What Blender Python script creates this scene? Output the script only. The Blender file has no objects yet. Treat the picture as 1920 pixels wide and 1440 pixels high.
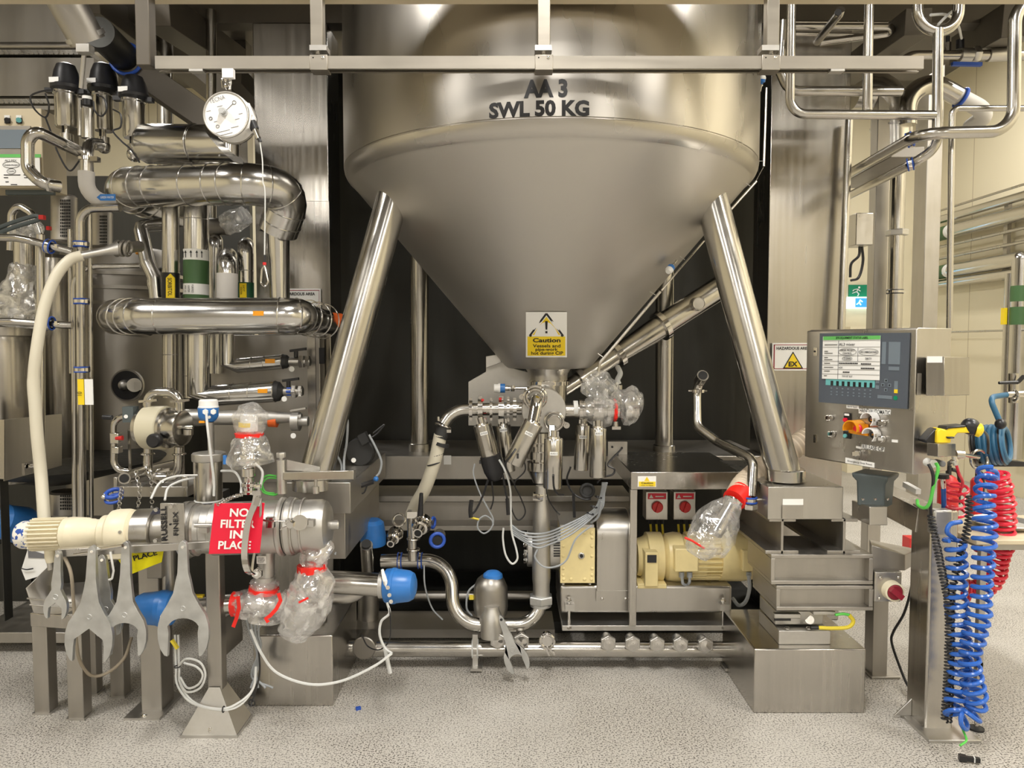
import bpy, bmesh, math, random
from mathutils import Vector, Matrix, noise as mnoise
V = Vector
PI = math.pi
rnd = random.Random(7)
sc = bpy.context.scene
COL = sc.collection

# ---------------------------------------------------------------- camera
FPX, CAMZ, PITCH = 1400.0, 1.5, math.radians(3.0)
cam_d = bpy.data.cameras.new('camera'); cam = bpy.data.objects.new('camera', cam_d); COL.objects.link(cam)
cam.location = (0, 0, CAMZ); cam.rotation_euler = (PI/2 - PITCH, 0, 0)
cam_d.sensor_width = 36; cam_d.lens = 36 * FPX / 1920; cam_d.clip_start = .05; cam_d.clip_end = 100
sc.camera = cam
sc.view_settings.view_transform = 'Standard'; sc.view_settings.look = 'None'
sc.view_settings.gamma = 1; sc.view_settings.use_curve_mapping = False
sc.view_settings.exposure = 0.12
sc.cycles.max_bounces = 8; sc.cycles.transparent_max_bounces = 24
sc.cycles.sample_clamp_indirect = 6; sc.cycles.use_denoising = True

# ---------------------------------------------------------------- world
w = bpy.data.worlds.new('world'); sc.world = w; w.use_nodes = True
w.node_tree.nodes['Background'].inputs[0].default_value = (1, .93, .80, 1)
w.node_tree.nodes['Background'].inputs[1].default_value = .12

# ---------------------------------------------------------------- lamps of the hall (ceiling fittings)
LIGHTS = [(x, y) for x in (-3.3, 0.2, 3.7) for y in (-6.2, -4.4, 0.9)] + [(-3.4, 6.4), (0.3, 6.5), (3.6, 6.3), (4.1, 3.4)]
LPOW = {0.9: 112, -4.4: 34, -6.2: 70}
ROOM_Z = 4.6
def hall_lamps():
    for (x, y) in LIGHTS:
        ld = bpy.data.lights.new('ceiling_lamp', 'AREA'); ld.shape = 'RECTANGLE'; ld.size = .34; ld.size_y = 1.5
        ld.energy = LPOW.get(y, 75); ld.color = (1, .965, .915)
        lo = bpy.data.objects.new('ceiling_lamp', ld); COL.objects.link(lo); lo.location = (x, y, ROOM_Z - .125)
hall_lamps()

# ---------------------------------------------------------------- mapping helpers
CP, SP_ = math.cos(PITCH), math.sin(PITCH)
def P(px, py, d):
    u = (px-960)/FPX; v = -(py-720)/FPX
    s = d/(CP + v*SP_)
    return V((u*s, d, CAMZ + (-SP_ + v*CP)*s))
def S(d): return d/FPX
X, Y, Z = V((1,0,0)), V((0,1,0)), V((0,0,1))

# ---------------------------------------------------------------- materials
def _mat(name):
    m = bpy.data.materials.new(name); m.use_nodes = True
    nt = m.node_tree; return m, nt, nt.nodes['Principled BSDF']
def plain(name, c, rough=.5, metal=0, emit=None, es=1, bump=0, bscale=40, spec=None, coat=0, vary=0, vscale=6):
    m, nt, b = _mat(name)
    b.inputs['Base Color'].default_value = (*c, 1); b.inputs['Roughness'].default_value = rough
    b.inputs['Metallic'].default_value = metal
    if coat: b.inputs['Coat Weight'].default_value = coat
    if emit: b.inputs['Emission Color'].default_value = (*emit, 1); b.inputs['Emission Strength'].default_value = es
    if bump or vary:
        tc = nt.nodes.new('ShaderNodeTexCoord'); n = nt.nodes.new('ShaderNodeTexNoise')
        nt.links.new(tc.outputs['Object'], n.inputs['Vector'])
        n.inputs['Scale'].default_value = bscale if bump else vscale; n.inputs['Detail'].default_value = 4
        if bump:
            bp = nt.nodes.new('ShaderNodeBump'); bp.inputs['Strength'].default_value = bump; bp.inputs['Distance'].default_value = .004
            nt.links.new(n.outputs['Fac'], bp.inputs['Height']); nt.links.new(bp.outputs['Normal'], b.inputs['Normal'])
        if vary:
            r = nt.nodes.new('ShaderNodeValToRGB')
            r.color_ramp.elements[0].position = .3; r.color_ramp.elements[1].position = .7
            r.color_ramp.elements[0].color = (*[k*(1-vary) for k in c], 1); r.color_ramp.elements[1].color = (*c, 1)
            nt.links.new(n.outputs['Fac'], r.inputs['Fac']); nt.links.new(r.outputs['Color'], b.inputs['Base Color'])
    return m
def steel(name, c=(.60,.58,.54), r0=.22, r1=.42, scale=(60,60,1.5), blotch=2.2, vary=.12, bump=.04, metal=1):
    """brushed stainless: stretched grain plus big soft blotches in roughness"""
    m, nt, b = _mat(name); L = nt.links.new; N = nt.nodes.new
    b.inputs['Metallic'].default_value = metal
    tc = N('ShaderNodeTexCoord'); mp = N('ShaderNodeMapping'); mp.inputs['Scale'].default_value = scale
    L(tc.outputs['Object'], mp.inputs['Vector'])
    g = N('ShaderNodeTexNoise'); g.inputs['Scale'].default_value = 1; g.inputs['Detail'].default_value = 3; L(mp.outputs['Vector'], g.inputs['Vector'])
    k = N('ShaderNodeTexNoise'); k.inputs['Scale'].default_value = blotch; k.inputs['Detail'].default_value = 3; L(tc.outputs['Object'], k.inputs['Vector'])
    ad = N('ShaderNodeMath'); ad.operation = 'ADD'; L(g.outputs['Fac'], ad.inputs[0]); L(k.outputs['Fac'], ad.inputs[1])
    mr = N('ShaderNodeMapRange'); mr.inputs['From Min'].default_value = .65; mr.inputs['From Max'].default_value = 1.35
    mr.inputs['To Min'].default_value = r0; mr.inputs['To Max'].default_value = r1; L(ad.outputs[0], mr.inputs['Value']); L(mr.outputs[0], b.inputs['Roughness'])
    mc = N('ShaderNodeValToRGB'); mc.color_ramp.elements[0].position = .3; mc.color_ramp.elements[1].position = .7
    mc.color_ramp.elements[0].color = (*[q*(1-vary) for q in c], 1); mc.color_ramp.elements[1].color = (*c, 1)
    hf = N('ShaderNodeMath'); hf.operation = 'MULTIPLY'; hf.inputs[1].default_value = .5; L(ad.outputs[0], hf.inputs[0])
    L(hf.outputs[0], mc.inputs['Fac']); L(mc.outputs['Color'], b.inputs['Base Color'])
    bp = N('ShaderNodeBump'); bp.inputs['Strength'].default_value = bump; bp.inputs['Distance'].default_value = .002
    L(g.outputs['Fac'], bp.inputs['Height']); L(bp.outputs['Normal'], b.inputs['Normal'])
    return m
M = {}
M['vessel'] = steel('vessel_steel', (.53,.505,.465), .22, .38, (5,5,1.2), 1.3, .08, .03)
M['cone'] = steel('satin_cone_steel', (.60,.575,.53), .38, .50, (5,5,2), 1.3, .08, .03)
M['sheet'] = steel('brushed_sheet_steel', (.52,.495,.455), .16, .30, (45,45,.8), 1.6, .2, .03)
M['steel'] = steel('satin_steel', (.54,.52,.485), .24, .38, (30,30,4), 5, .12, .04)
M['tube'] = steel('tube_steel', (.56,.54,.50), .16, .28, (14,14,6), 6, .10, .02)
M['polish'] = steel('polished_steel', (.68,.66,.63), .07, .16, (20,20,20), 9, .08, .02)
M['satin'] = steel('bead_blasted_steel', (.60,.585,.555), .36, .50, (60,60,60), 9, .10, .03)
M['dull'] = steel('dull_frame_steel', (.50,.475,.435), .36, .55, (20,20,3), 5, .22, .05)
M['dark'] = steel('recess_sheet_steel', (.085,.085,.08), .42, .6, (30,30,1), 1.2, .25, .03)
M['mezz'] = plain('dark_structural_steel', (.12,.105,.085), .45, .35, vary=.2, vscale=3)
M['rail'] = steel('weathered_rail_steel', (.40,.37,.32), .34, .5, (2,20,40), 5, .15, .03)
M['clad'] = steel('aluminium_cladding', (.64,.63,.61), .12, .26, (9,9,9), 4, .10, .05)
M['cast'] = steel('galvanised_cast_metal', (.68,.69,.69), .38, .56, (26,26,26), 14, .28, .15)
M['beam'] = plain('cream_painted_beam', (.66,.57,.40), .5, vary=.06)
M['cream'] = plain('cream_machine_paint', (.80,.73,.55), .38, bump=.12, bscale=30, vary=.06, vscale=9)
M['yellowcream'] = plain('yellow_cream_machine_paint', (.80,.67,.34), .35, bump=.08, bscale=25, vary=.08)
M['beige'] = plain('beige_plastic_cover', (.60,.56,.42), .4)
M['white'] = plain('white_plastic', (.82,.82,.80), .4)
M['paper'] = plain('white_label', (.86,.86,.84), .55)
M['black'] = plain('black_plastic', (.015,.015,.017), .35)
M['ink'] = plain('black_ink', (.012,.012,.014), .5)
M['inkgrey'] = plain('grey_ink', (.16,.16,.17), .6)
M['rubber'] = plain('black_rubber', (.022,.022,.022), .6)
M['blue'] = plain('blue_actuator_plastic', (.035,.19,.56), .32, bump=.05, bscale=20, vary=.12)
M['blue2'] = plain('blue_silicone', (.02,.08,.42), .45)
M['bluehose'] = plain('blue_polyurethane_hose', (.03,.13,.52), .25)
M['redhose'] = plain('red_polyurethane_hose', (.75,.03,.06), .25)
M['reelhose'] = plain('petrol_blue_rubber_hose', (.03,.13,.24), .42)
M['red'] = plain('red_tape', (.85,.02,.012), .35)
M['redsign'] = plain('red_sign_face', (.78,.012,.045), .38)
M['redbox'] = plain('red_enamel', (.58,.02,.02), .4)
M['dred'] = plain('dark_red_knob', (.28,.012,.03), .35)
M['yellow'] = plain('yellow_sign_face', (.90,.66,.02), .42)
M['yellow2'] = plain('lemon_card', (.80,.72,.0), .5)
M['orange'] = plain('orange_plastic', (.85,.34,.01), .4)
M['otag'] = plain('orange_tape', (.75,.13,.02), .5)
M['green'] = plain('green_band', (.055,.13,.045), .5, bump=.2, bscale=30)
M['dgreen'] = plain('dark_green_band', (.01,.07,.03), .5)
M['lgreen'] = plain('bright_green_wire', (.10,.55,.08), .4)
M['labelgreen'] = plain('label_header_green', (.13,.50,.12), .5)
M['teal'] = plain('teal_key_strip', (.15,.47,.48), .45)
M['hmi'] = plain('operator_panel_grey', (.085,.10,.125), .4)
M['hmi2'] = plain('operator_panel_light_grey', (.17,.21,.25), .4)
M['motorgrey'] = plain('dark_grey_cast_paint', (.085,.105,.11), .45, bump=.1, bscale=60)
M['silicone'] = plain('milky_silicone_hose', (.62,.58,.47), .42, bump=.06, bscale=12)
M['whitecable'] = plain('pale_grey_cable', (.62,.63,.62), .5)
M['greycable'] = plain('grey_cable', (.32,.34,.36), .5)
M['dirtycable'] = plain('tan_cable', (.34,.29,.22), .5)
M['yelcable'] = plain('yellow_marker', (.72,.58,.04), .5)
M['insul'] = plain('grey_insulation_sleeve', (.55,.53,.50), .55)
M['gsleeve'] = plain('pale_grey_pipe_wrap', (.62,.60,.58), .6)
M['duct'] = plain('tan_flexible_duct', (.60,.50,.38), .5)
M['hole'] = plain('dark_opening', (.01,.01,.01), .7)
M['mesh'] = plain('dark_mesh_guard', (.10,.09,.08), .5, .6)
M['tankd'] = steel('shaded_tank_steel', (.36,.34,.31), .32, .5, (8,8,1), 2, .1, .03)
M['coilblack'] = plain('black_coiled_cord', (.03,.03,.032), .5)
M['dial'] = plain('dial_white', (.86,.85,.84), .4)
M['exitgreen'] = plain('exit_sign_green', (.0,.24,.12), .4)
M['exitlit'] = plain('lit_exit_panel', (.7,.85,.95), .4, emit=(.75,.92,1), es=1.6)
M['exitblue'] = plain('lit_exit_blue', (.03,.25,.6), .4, emit=(.05,.35,.8), es=.8)
M['glow'] = plain('lamp_diffuser', (.9,.9,.88), .5, emit=(1,.92,.78), es=6)

def film(name, tint=(.93,.93,.92), fac=.38, seed=0.):
    m = bpy.data.materials.new(name); m.use_nodes = True; nt = m.node_tree; L = nt.links.new; N = nt.nodes.new
    nt.nodes.clear(); out = N('ShaderNodeOutputMaterial')
    tr = N('ShaderNodeBsdfTransparent'); tr.inputs[0].default_value = (.97,.97,.97,1)
    gl = N('ShaderNodeBsdfGlossy'); gl.inputs['Roughness'].default_value = .12; gl.inputs['Color'].default_value = (*tint, 1)
    df = N('ShaderNodeBsdfDiffuse'); df.inputs[0].default_value = (*tint, 1)
    ts = N('ShaderNodeBsdfTranslucent'); ts.inputs[0].default_value = (*tint, 1)
    a = N('ShaderNodeMixShader'); a.inputs[0].default_value = .5; L(df.outputs[0], a.inputs[1]); L(ts.outputs[0], a.inputs[2])
    b = N('ShaderNodeMixShader'); b.inputs[0].default_value = .5; L(a.outputs[0], b.inputs[1]); L(gl.outputs[0], b.inputs[2])
    tc = N('ShaderNodeTexCoord'); n = N('ShaderNodeTexNoise'); n.inputs['Scale'].default_value = 17; n.inputs['Detail'].default_value = 3
    n.inputs['Distortion'].default_value = .8; L(tc.outputs['Object'], n.inputs['Vector'])
    mr = N('ShaderNodeMapRange'); mr.inputs['From Min'].default_value = .4; mr.inputs['From Max'].default_value = .68
    mr.inputs['To Min'].default_value = fac*.45; mr.inputs['To Max'].default_value = fac*1.6; L(n.outputs['Fac'], mr.inputs['Value'])
    bp = N('ShaderNodeBump'); bp.inputs['Strength'].default_value = .9; bp.inputs['Distance'].default_value = .01; L(n.outputs['Fac'], bp.inputs['Height'])
    for q in (gl, df): L(bp.outputs[0], q.inputs['Normal'])
    c = N('ShaderNodeMixShader'); L(mr.outputs[0], c.inputs[0]); L(tr.outputs[0], c.inputs[1]); L(b.outputs[0], c.inputs[2])
    L(c.outputs[0], out.inputs[0]); return m
M['film'] = film('clear_plastic_film')
M['film2'] = film('milky_plastic_film', fac=.62)

def spotmat():
    m, nt, b = _mat('chipped_white_blue_paint'); L = nt.links.new; N = nt.nodes.new
    tc = N('ShaderNodeTexCoord'); n = N('ShaderNodeTexNoise'); n.inputs['Scale'].default_value = 55; n.inputs['Detail'].default_value = 2; L(tc.outputs['Object'], n.inputs['Vector'])
    r = N('ShaderNodeValToRGB'); r.color_ramp.elements[0].position = .56; r.color_ramp.elements[0].color = (.78,.76,.70,1); r.color_ramp.elements[1].position = .58; r.color_ramp.elements[1].color = (.03,.09,.38,1)
    L(n.outputs['Fac'], r.inputs['Fac']); L(r.outputs['Color'], b.inputs['Base Color']); b.inputs['Roughness'].default_value = .4; return m
M['spot'] = spotmat()
# floor: speckled resin flake
def floor_mat():
    m, nt, b = _mat('speckled_resin_floor'); L = nt.links.new; N = nt.nodes.new
    tc = N('ShaderNodeTexCoord')
    v = N('ShaderNodeTexNoise'); v.inputs['Scale'].default_value = 150; v.inputs['Detail'].default_value = 2; L(tc.outputs['Object'], v.inputs['Vector'])
    r = N('ShaderNodeValToRGB'); e = r.color_ramp.elements
    e[0].position = .39; e[0].color = (.055,.048,.04,1); e[1].position = .455; e[1].color = (.40,.375,.335,1)
    x = r.color_ramp.elements.new(.62); x.color = (.52,.495,.45,1); L(v.outputs['Fac'], r.inputs['Fac'])
    d = N('ShaderNodeTexNoise'); d.inputs['Scale'].default_value = 1.3; d.inputs['Detail'].default_value = 6; d.inputs['Roughness'].default_value = .65
    L(tc.outputs['Object'], d.inputs['Vector'])
    dr = N('ShaderNodeValToRGB'); dr.color_ramp.elements[0].position = .42; dr.color_ramp.elements[1].position = .72
    dr.color_ramp.elements[0].color = (0,0,0,1); dr.color_ramp.elements[1].color = (.45,.45,.45,1); L(d.outputs['Fac'], dr.inputs['Fac'])
    mx = N('ShaderNodeMix'); mx.data_type = 'RGBA'; mx.inputs[7].default_value = (.66,.64,.60,1)
    L(dr.outputs['Color'], mx.inputs[0]); L(r.outputs['Color'], mx.inputs[6]); L(mx.outputs[2], b.inputs['Base Color'])
    b.inputs['Roughness'].default_value = .55
    bp = N('ShaderNodeBump'); bp.inputs['Strength'].default_value = .05; bp.inputs['Distance'].default_value = .001
    L(v.outputs['Fac'], bp.inputs['Height']); L(bp.outputs[0], b.inputs['Normal']); return m
M['floor'] = floor_mat()
def panel_mat():
    m, nt, b = _mat('cream_wall_panel'); L = nt.links.new; N = nt.nodes.new
    tc = N('ShaderNodeTexCoord'); sp = N('ShaderNodeSeparateXYZ'); L(tc.outputs['Object'], sp.inputs[0])
    ad = N('ShaderNodeMath'); ad.operation = 'ADD'; L(sp.outputs[0], ad.inputs[0]); L(sp.outputs[1], ad.inputs[1])
    mo = N('ShaderNodeMath'); mo.operation = 'PINGPONG'; mo.inputs[1].default_value = .6; L(ad.outputs[0], mo.inputs[0])
    lt = N('ShaderNodeMath'); lt.operation = 'LESS_THAN'; lt.inputs[1].default_value = .006; L(mo.outputs[0], lt.inputs[0])
    mx = N('ShaderNodeMix'); mx.data_type = 'RGBA'; mx.inputs[6].default_value = (.80,.73,.54,1); mx.inputs[7].default_value = (.52,.44,.29,1)
    L(lt.outputs[0], mx.inputs[0]); L(mx.outputs[2], b.inputs['Base Color']); b.inputs['Roughness'].default_value = .45; return m
M['wall'] = panel_mat()
M['wallgrey'] = plain('grey_wall_panel', (.42,.40,.36), .6)
M['ceil'] = plain('ceiling_panel', (.15,.14,.125), .6)

# ---------------------------------------------------------------- mesh builder
def frame(ax):
    ax = V(ax).normalized(); a = X if abs(ax.x) < .9 else Z
    u = ax.cross(a).normalized(); return u, ax.cross(u).normalized(), ax
class MB:
    def __init__(s, m='steel'): s.v = []; s.f = []; s.fm = []; s.mats = []; s.use(m)
    def use(s, m):
        if m not in s.mats: s.mats.append(m)
        s.cur = s.mats.index(m); return s
    def add(s, vs, fs):
        b = len(s.v); s.v += [V(q) for q in vs]
        for f in fs: s.f.append([i+b for i in f]); s.fm.append(s.cur)
        return s
    def box(s, c, size, R=None):
        c = V(c); h = V(size)/2; vs = []
        for i in (-1,1):
            for j in (-1,1):
                for k in (-1,1):
                    q = V((i*h.x, j*h.y, k*h.z)); vs.append(c + (R @ q if R else q))
        return s.add(vs, [(0,1,3,2),(4,6,7,5),(0,4,5,1),(2,3,7,6),(0,2,6,4),(1,5,7,3)])
    def hexa(s, p):  # 4 front (ccw) + 4 back
        return s.add(p, [(0,1,2,3),(7,6,5,4),(0,4,5,1),(1,5,6,2),(2,6,7,3),(3,7,4,0)])
    def pbox(s, x0, y0, x1, y1, d, depth):  # box from px corners of the front face at depth d
        a = P(x0,y0,d); b = P(x1,y1,d)
        return s.box(((a.x+b.x)/2, d+depth/2, (a.z+b.z)/2), (abs(b.x-a.x), depth, abs(a.z-b.z)))
    def beam(s, a, b, w, h, up=Z):  # rectangular bar a->b, w across, h along up
        a = V(a); b = V(b); t = (b-a); n = t.normalized(); r = n.cross(up).normalized(); u = r.cross(n)
        p = []
        for q in (a, b):
            p += [q + r*(-w/2)+u*(-h/2), q + r*(w/2)+u*(-h/2), q + r*(w/2)+u*(h/2), q + r*(-w/2)+u*(h/2)]
        return s.hexa(p)
    def lathe(s, p, ax, prof, n=28, cap=True, closed=False):
        p = V(p); u, v, a = frame(ax); vs = []; fs = []
        for (t, r) in prof:
            for i in range(n):
                q = 2*PI*i/n; vs.append(p + a*t + (u*math.cos(q)+v*math.sin(q))*max(r, 1e-5))
        m = len(prof)
        for j in range(m-1 + (1 if closed else 0)):
            k = (j+1) % m
            for i in range(n): fs.append((j*n+i, j*n+(i+1)%n, k*n+(i+1)%n, k*n+i))
        if cap and not closed:
            fs.append(tuple(range(n))[::-1]); fs.append(tuple((m-1)*n+i for i in range(n)))
        return s.add(vs, fs)
    def cyl(s, a, b, r, r2=None, n=24, ch=0):
        a = V(a); b = V(b); L = (b-a).length; r2 = r if r2 is None else r2
        if ch: return s.lathe(a, b-a, [(0,r-ch),(ch,r),(L-ch,r2),(L,r2-ch)], n)
        return s.lathe(a, b-a, [(0,r),(L,r2)], n)
    def ring(s, c, ax, R, r, n=28, k=10, sy=1.):
        prof = [(r*sy*math.sin(2*PI*i/k), R + r*math.cos(2*PI*i/k)) for i in range(k)]
        return s.lathe(c, ax, prof, n, closed=True)
    def band(s, c, ax, R, t, wdt, n=28):  # flat collar: outer radius R, thickness t, width
        return s.lathe(c, ax, [(-wdt/2,R-t),(-wdt/2,R),(wdt/2,R),(wdt/2,R-t)], n, closed=True)
    def hexnut(s, c, ax, r, h): return s.lathe(V(c), ax, [(0,r*.93),(h*.12,r),(h*.88,r),(h,r*.93)], 6)
    def sphere(s, c, r, sx=1., ax=Z, n=20, k=10, a0=-PI/2, a1=PI/2):
        prof = [(r*sx*math.sin(a0+(a1-a0)*i/k), r*math.cos(a0+(a1-a0)*i/k)) for i in range(k+1)]
        return s.lathe(c, ax, prof, n)
    def sweep(s, pts, rs, n=12, cap=True, closed=False):
        pts = [V(p) for p in pts]; m = len(pts)
        if not isinstance(rs, (list, tuple)): rs = [rs]*m
        T = []
        for i in range(m):
            a = pts[i-1] if (i or closed) else pts[i]; b = pts[(i+1) % m] if (i < m-1 or closed) else pts[i]
            T.append((b-a).normalized())
        u, v, _ = frame(T[0]); vs = []; fs = []
        for i in range(m):
            if i:
                q = T[i-1].rotation_difference(T[i]); u = q @ u; v = T[i].cross(u).normalized(); u = v.cross(T[i]).normalized()
            else: v = T[0].cross(u).normalized()
            for j in range(n):
                a = 2*PI*j/n; vs.append(pts[i] + (u*math.cos(a)+v*math.sin(a))*rs[i])
        for i in range(m-1+(1 if closed else 0)):
            k = (i+1) % m
            for j in range(n): fs.append((i*n+j, i*n+(j+1)%n, k*n+(j+1)%n, k*n+j))
        if cap and not closed: fs.append(tuple(range(n))[::-1]); fs.append(tuple((m-1)*n+j for j in range(n)))
        return s.add(vs, fs)
    def tube(s, pts, r, bend=None, n=16, cap=True, seg=7):
        return s.sweep(fillet(pts, bend if bend is not None else r*2.5, seg), r, n, cap)
    def cable(s, pts, r, n=6, seg=8): return s.sweep(spline(pts, seg), r, n)
    def prism(s, poly, o, ux, uy, th):  # poly in (a,b); extruded th along ux x uy (both ways half)
        o = V(o); ux = V(ux).normalized(); uy = V(uy).normalized(); nn = ux.cross(uy).normalized(); k = len(poly)
        vs = [o + ux*a + uy*b - nn*th/2 for a, b in poly] + [o + ux*a + uy*b + nn*th/2 for a, b in poly]
        return s.add(vs, [tuple(range(k))[::-1], tuple(range(k, 2*k))] + [(i, (i+1)%k, k+(i+1)%k, k+i) for i in range(k)])
    def pprism(s, poly, d, depth):  # polygon in px at depth d, extruded back
        k = len(poly); f = [P(x, y, d) for x, y in poly]; b = [q + Y*depth for q in f]
        return s.add(f+b, [tuple(range(k)), tuple(range(k, 2*k))[::-1]] + [(i, k+i, k+(i+1)%k, (i+1)%k) for i in range(k)])
    def crumple(s, pts, rs, n=30, amp=.12, seed=1, sub=5, squash=1., cap=True):
        rr = random.Random(seed); pts = [V(p) for p in pts]; P2 = []; R2 = []
        for i in range(len(pts)-1):
            for j in range(sub):
                t = j/sub; P2.append(pts[i].lerp(pts[i+1], t)); R2.append(rs[i]*(1-t)+rs[i+1]*t)
        P2.append(pts[-1]); R2.append(rs[-1]); b = len(s.v); s.sweep(P2, R2, n, cap)
        for i, c in enumerate(P2):
            for j in range(n):
                q = s.v[b+i*n+j]; d = q-c
                th = 2*PI*j/n; ph = i*.55
                a = 1 + amp*(1.5*mnoise.noise(V((math.cos(th)*2.6+seed, math.sin(th)*2.6, ph*.32))) + 1.1*mnoise.noise(V((math.cos(th)*5+seed, math.sin(th)*5+ph*.25, ph*.5))) + rr.uniform(-.14,.14))
                s.v[b+i*n+j] = c + d*a
        return s
    def text(s, txt, c, h, ux=X, uy=Z, width=None, bold=0, ext=.0006, warp=None, align='C'):
        cu = bpy.data.curves.new('t', 'FONT'); cu.body = txt; cu.size = 1; cu.offset = bold; cu.resolution_u = 3
        ob = bpy.data.objects.new('t', cu); me = bpy.data.meshes.new_from_object(ob)
        ux = V(ux).normalized(); uy = V(uy).normalized(); nn = ux.cross(uy).normalized()
        xs = [v.co.x for v in me.vertices]; ys = [v.co.y for v in me.vertices]
        if not xs: return s
        x0, x1, y0, y1 = min(xs), max(xs), min(ys), max(ys); nl = txt.count('\n')
        k = h/.70; kx = k if width is None else width/(x1-x0)
        cx = (x0+x1)/2 if align == 'C' else x0; cy = (y0+y1)/2; c = V(c)
        vs = []
        for v in me.vertices:
            q = c + ux*(v.co.x-cx)*kx + uy*(v.co.y-cy)*k + nn*ext
            vs.append(warp(q) if warp else q)
        s.add(vs, [tuple(p.vertices) for p in me.polygons])
        bpy.data.objects.remove(ob); bpy.data.curves.remove(cu); bpy.data.meshes.remove(me); return s
    def mesh(s, name):
        me = bpy.data.meshes.new(name); me.from_pydata(s.v, [], s.f)
        for m in s.mats: me.materials.append(M[m])
        me.polygons.foreach_set('material_index', s.fm)
        bm = bmesh.new(); bm.from_mesh(me); bmesh.ops.triangulate(bm, faces=[f for f in bm.faces if len(f.verts) > 8], ngon_method='EAR_CLIP')
        bmesh.ops.recalc_face_normals(bm, faces=bm.faces); bm.to_mesh(me); bm.free()
        me.shade_smooth(); me.set_sharp_from_angle(angle=math.radians(32)); me.update(); return me
def fillet(pts, R, seg=7):
    pts = [V(p) for p in pts]
    if len(pts) < 3: return pts
    out = [pts[0]]
    for i in range(1, len(pts)-1):
        a, b, c = pts[i-1], pts[i], pts[i+1]; d1 = (a-b); d2 = (c-b); l1, l2 = d1.length, d2.length
        if l1 < 1e-6 or l2 < 1e-6: continue
        d1 /= l1; d2 /= l2; an = d1.angle(d2)
        if an > PI-.03: out.append(b); continue
        t = min(R/math.tan(an/2), l1*.49 if i > 1 else l1*.98, l2*.49 if i < len(pts)-2 else l2*.98); r = t*math.tan(an/2)
        bis = (d1+d2).normalized(); ce = b + bis*(r/math.sin(an/2)); s0 = b+d1*t-ce; s1 = b+d2*t-ce
        q = s0.rotation_difference(s1); ang = q.angle; axn = q.axis
        for k in range(seg+1): out.append(ce + Matrix.Rotation(ang*k/seg, 3, axn) @ s0)
    out.append(pts[-1]); return out
def spline(pts, seg=8):
    pts = [V(p) for p in pts]; q = [2*pts[0]-pts[1]] + pts + [2*pts[-1]-pts[-2]]; out = []
    for i in range(1, len(q)-2):
        for j in range(seg):
            t = j/seg; a, b, c, d = q[i-1], q[i], q[i+1], q[i+2]
            out.append(.5*((2*b)+(c-a)*t+(2*a-5*b+4*c-d)*t*t+(3*b-a-3*c+d)*t**3))
    out.append(pts[-1]); return out
def coil(path, R, turns, k=12, tight=None, seed=0):
    """helix points wound round a polyline path"""
    sp = spline(path, 24); L = [0]
    for i in range(1, len(sp)): L.append(L[-1]+(sp[i]-sp[i-1]).length)
    out = []; n = int(turns*k); u = None; pt = None; rr = random.Random(seed); jit = [rr.uniform(-.13,.13) for _ in range(int(turns)+3)]
    for i in range(n+1):
        t = i/n*L[-1]; j = 0
        while j < len(L)-2 and L[j+1] < t: j += 1
        f = (t-L[j])/max(L[j+1]-L[j], 1e-9); c = sp[j].lerp(sp[j+1], f); T = (sp[j+1]-sp[j]).normalized()
        if u is None: u, v, _ = frame(T)
        else:
            q = pt.rotation_difference(T); u = q @ u; v = T.cross(u).normalized(); u = v.cross(T).normalized()
        pt = T; a = 2*PI*i/k; ft = i/k; j0 = int(ft); jj = jit[j0]*(1-ft+j0)+jit[j0+1]*(ft-j0)
        out.append(c + (u*math.cos(a)+v*math.sin(a))*R*(1+jj))
    return out
def PP(*pts): return [P(*p) for p in pts]

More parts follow.
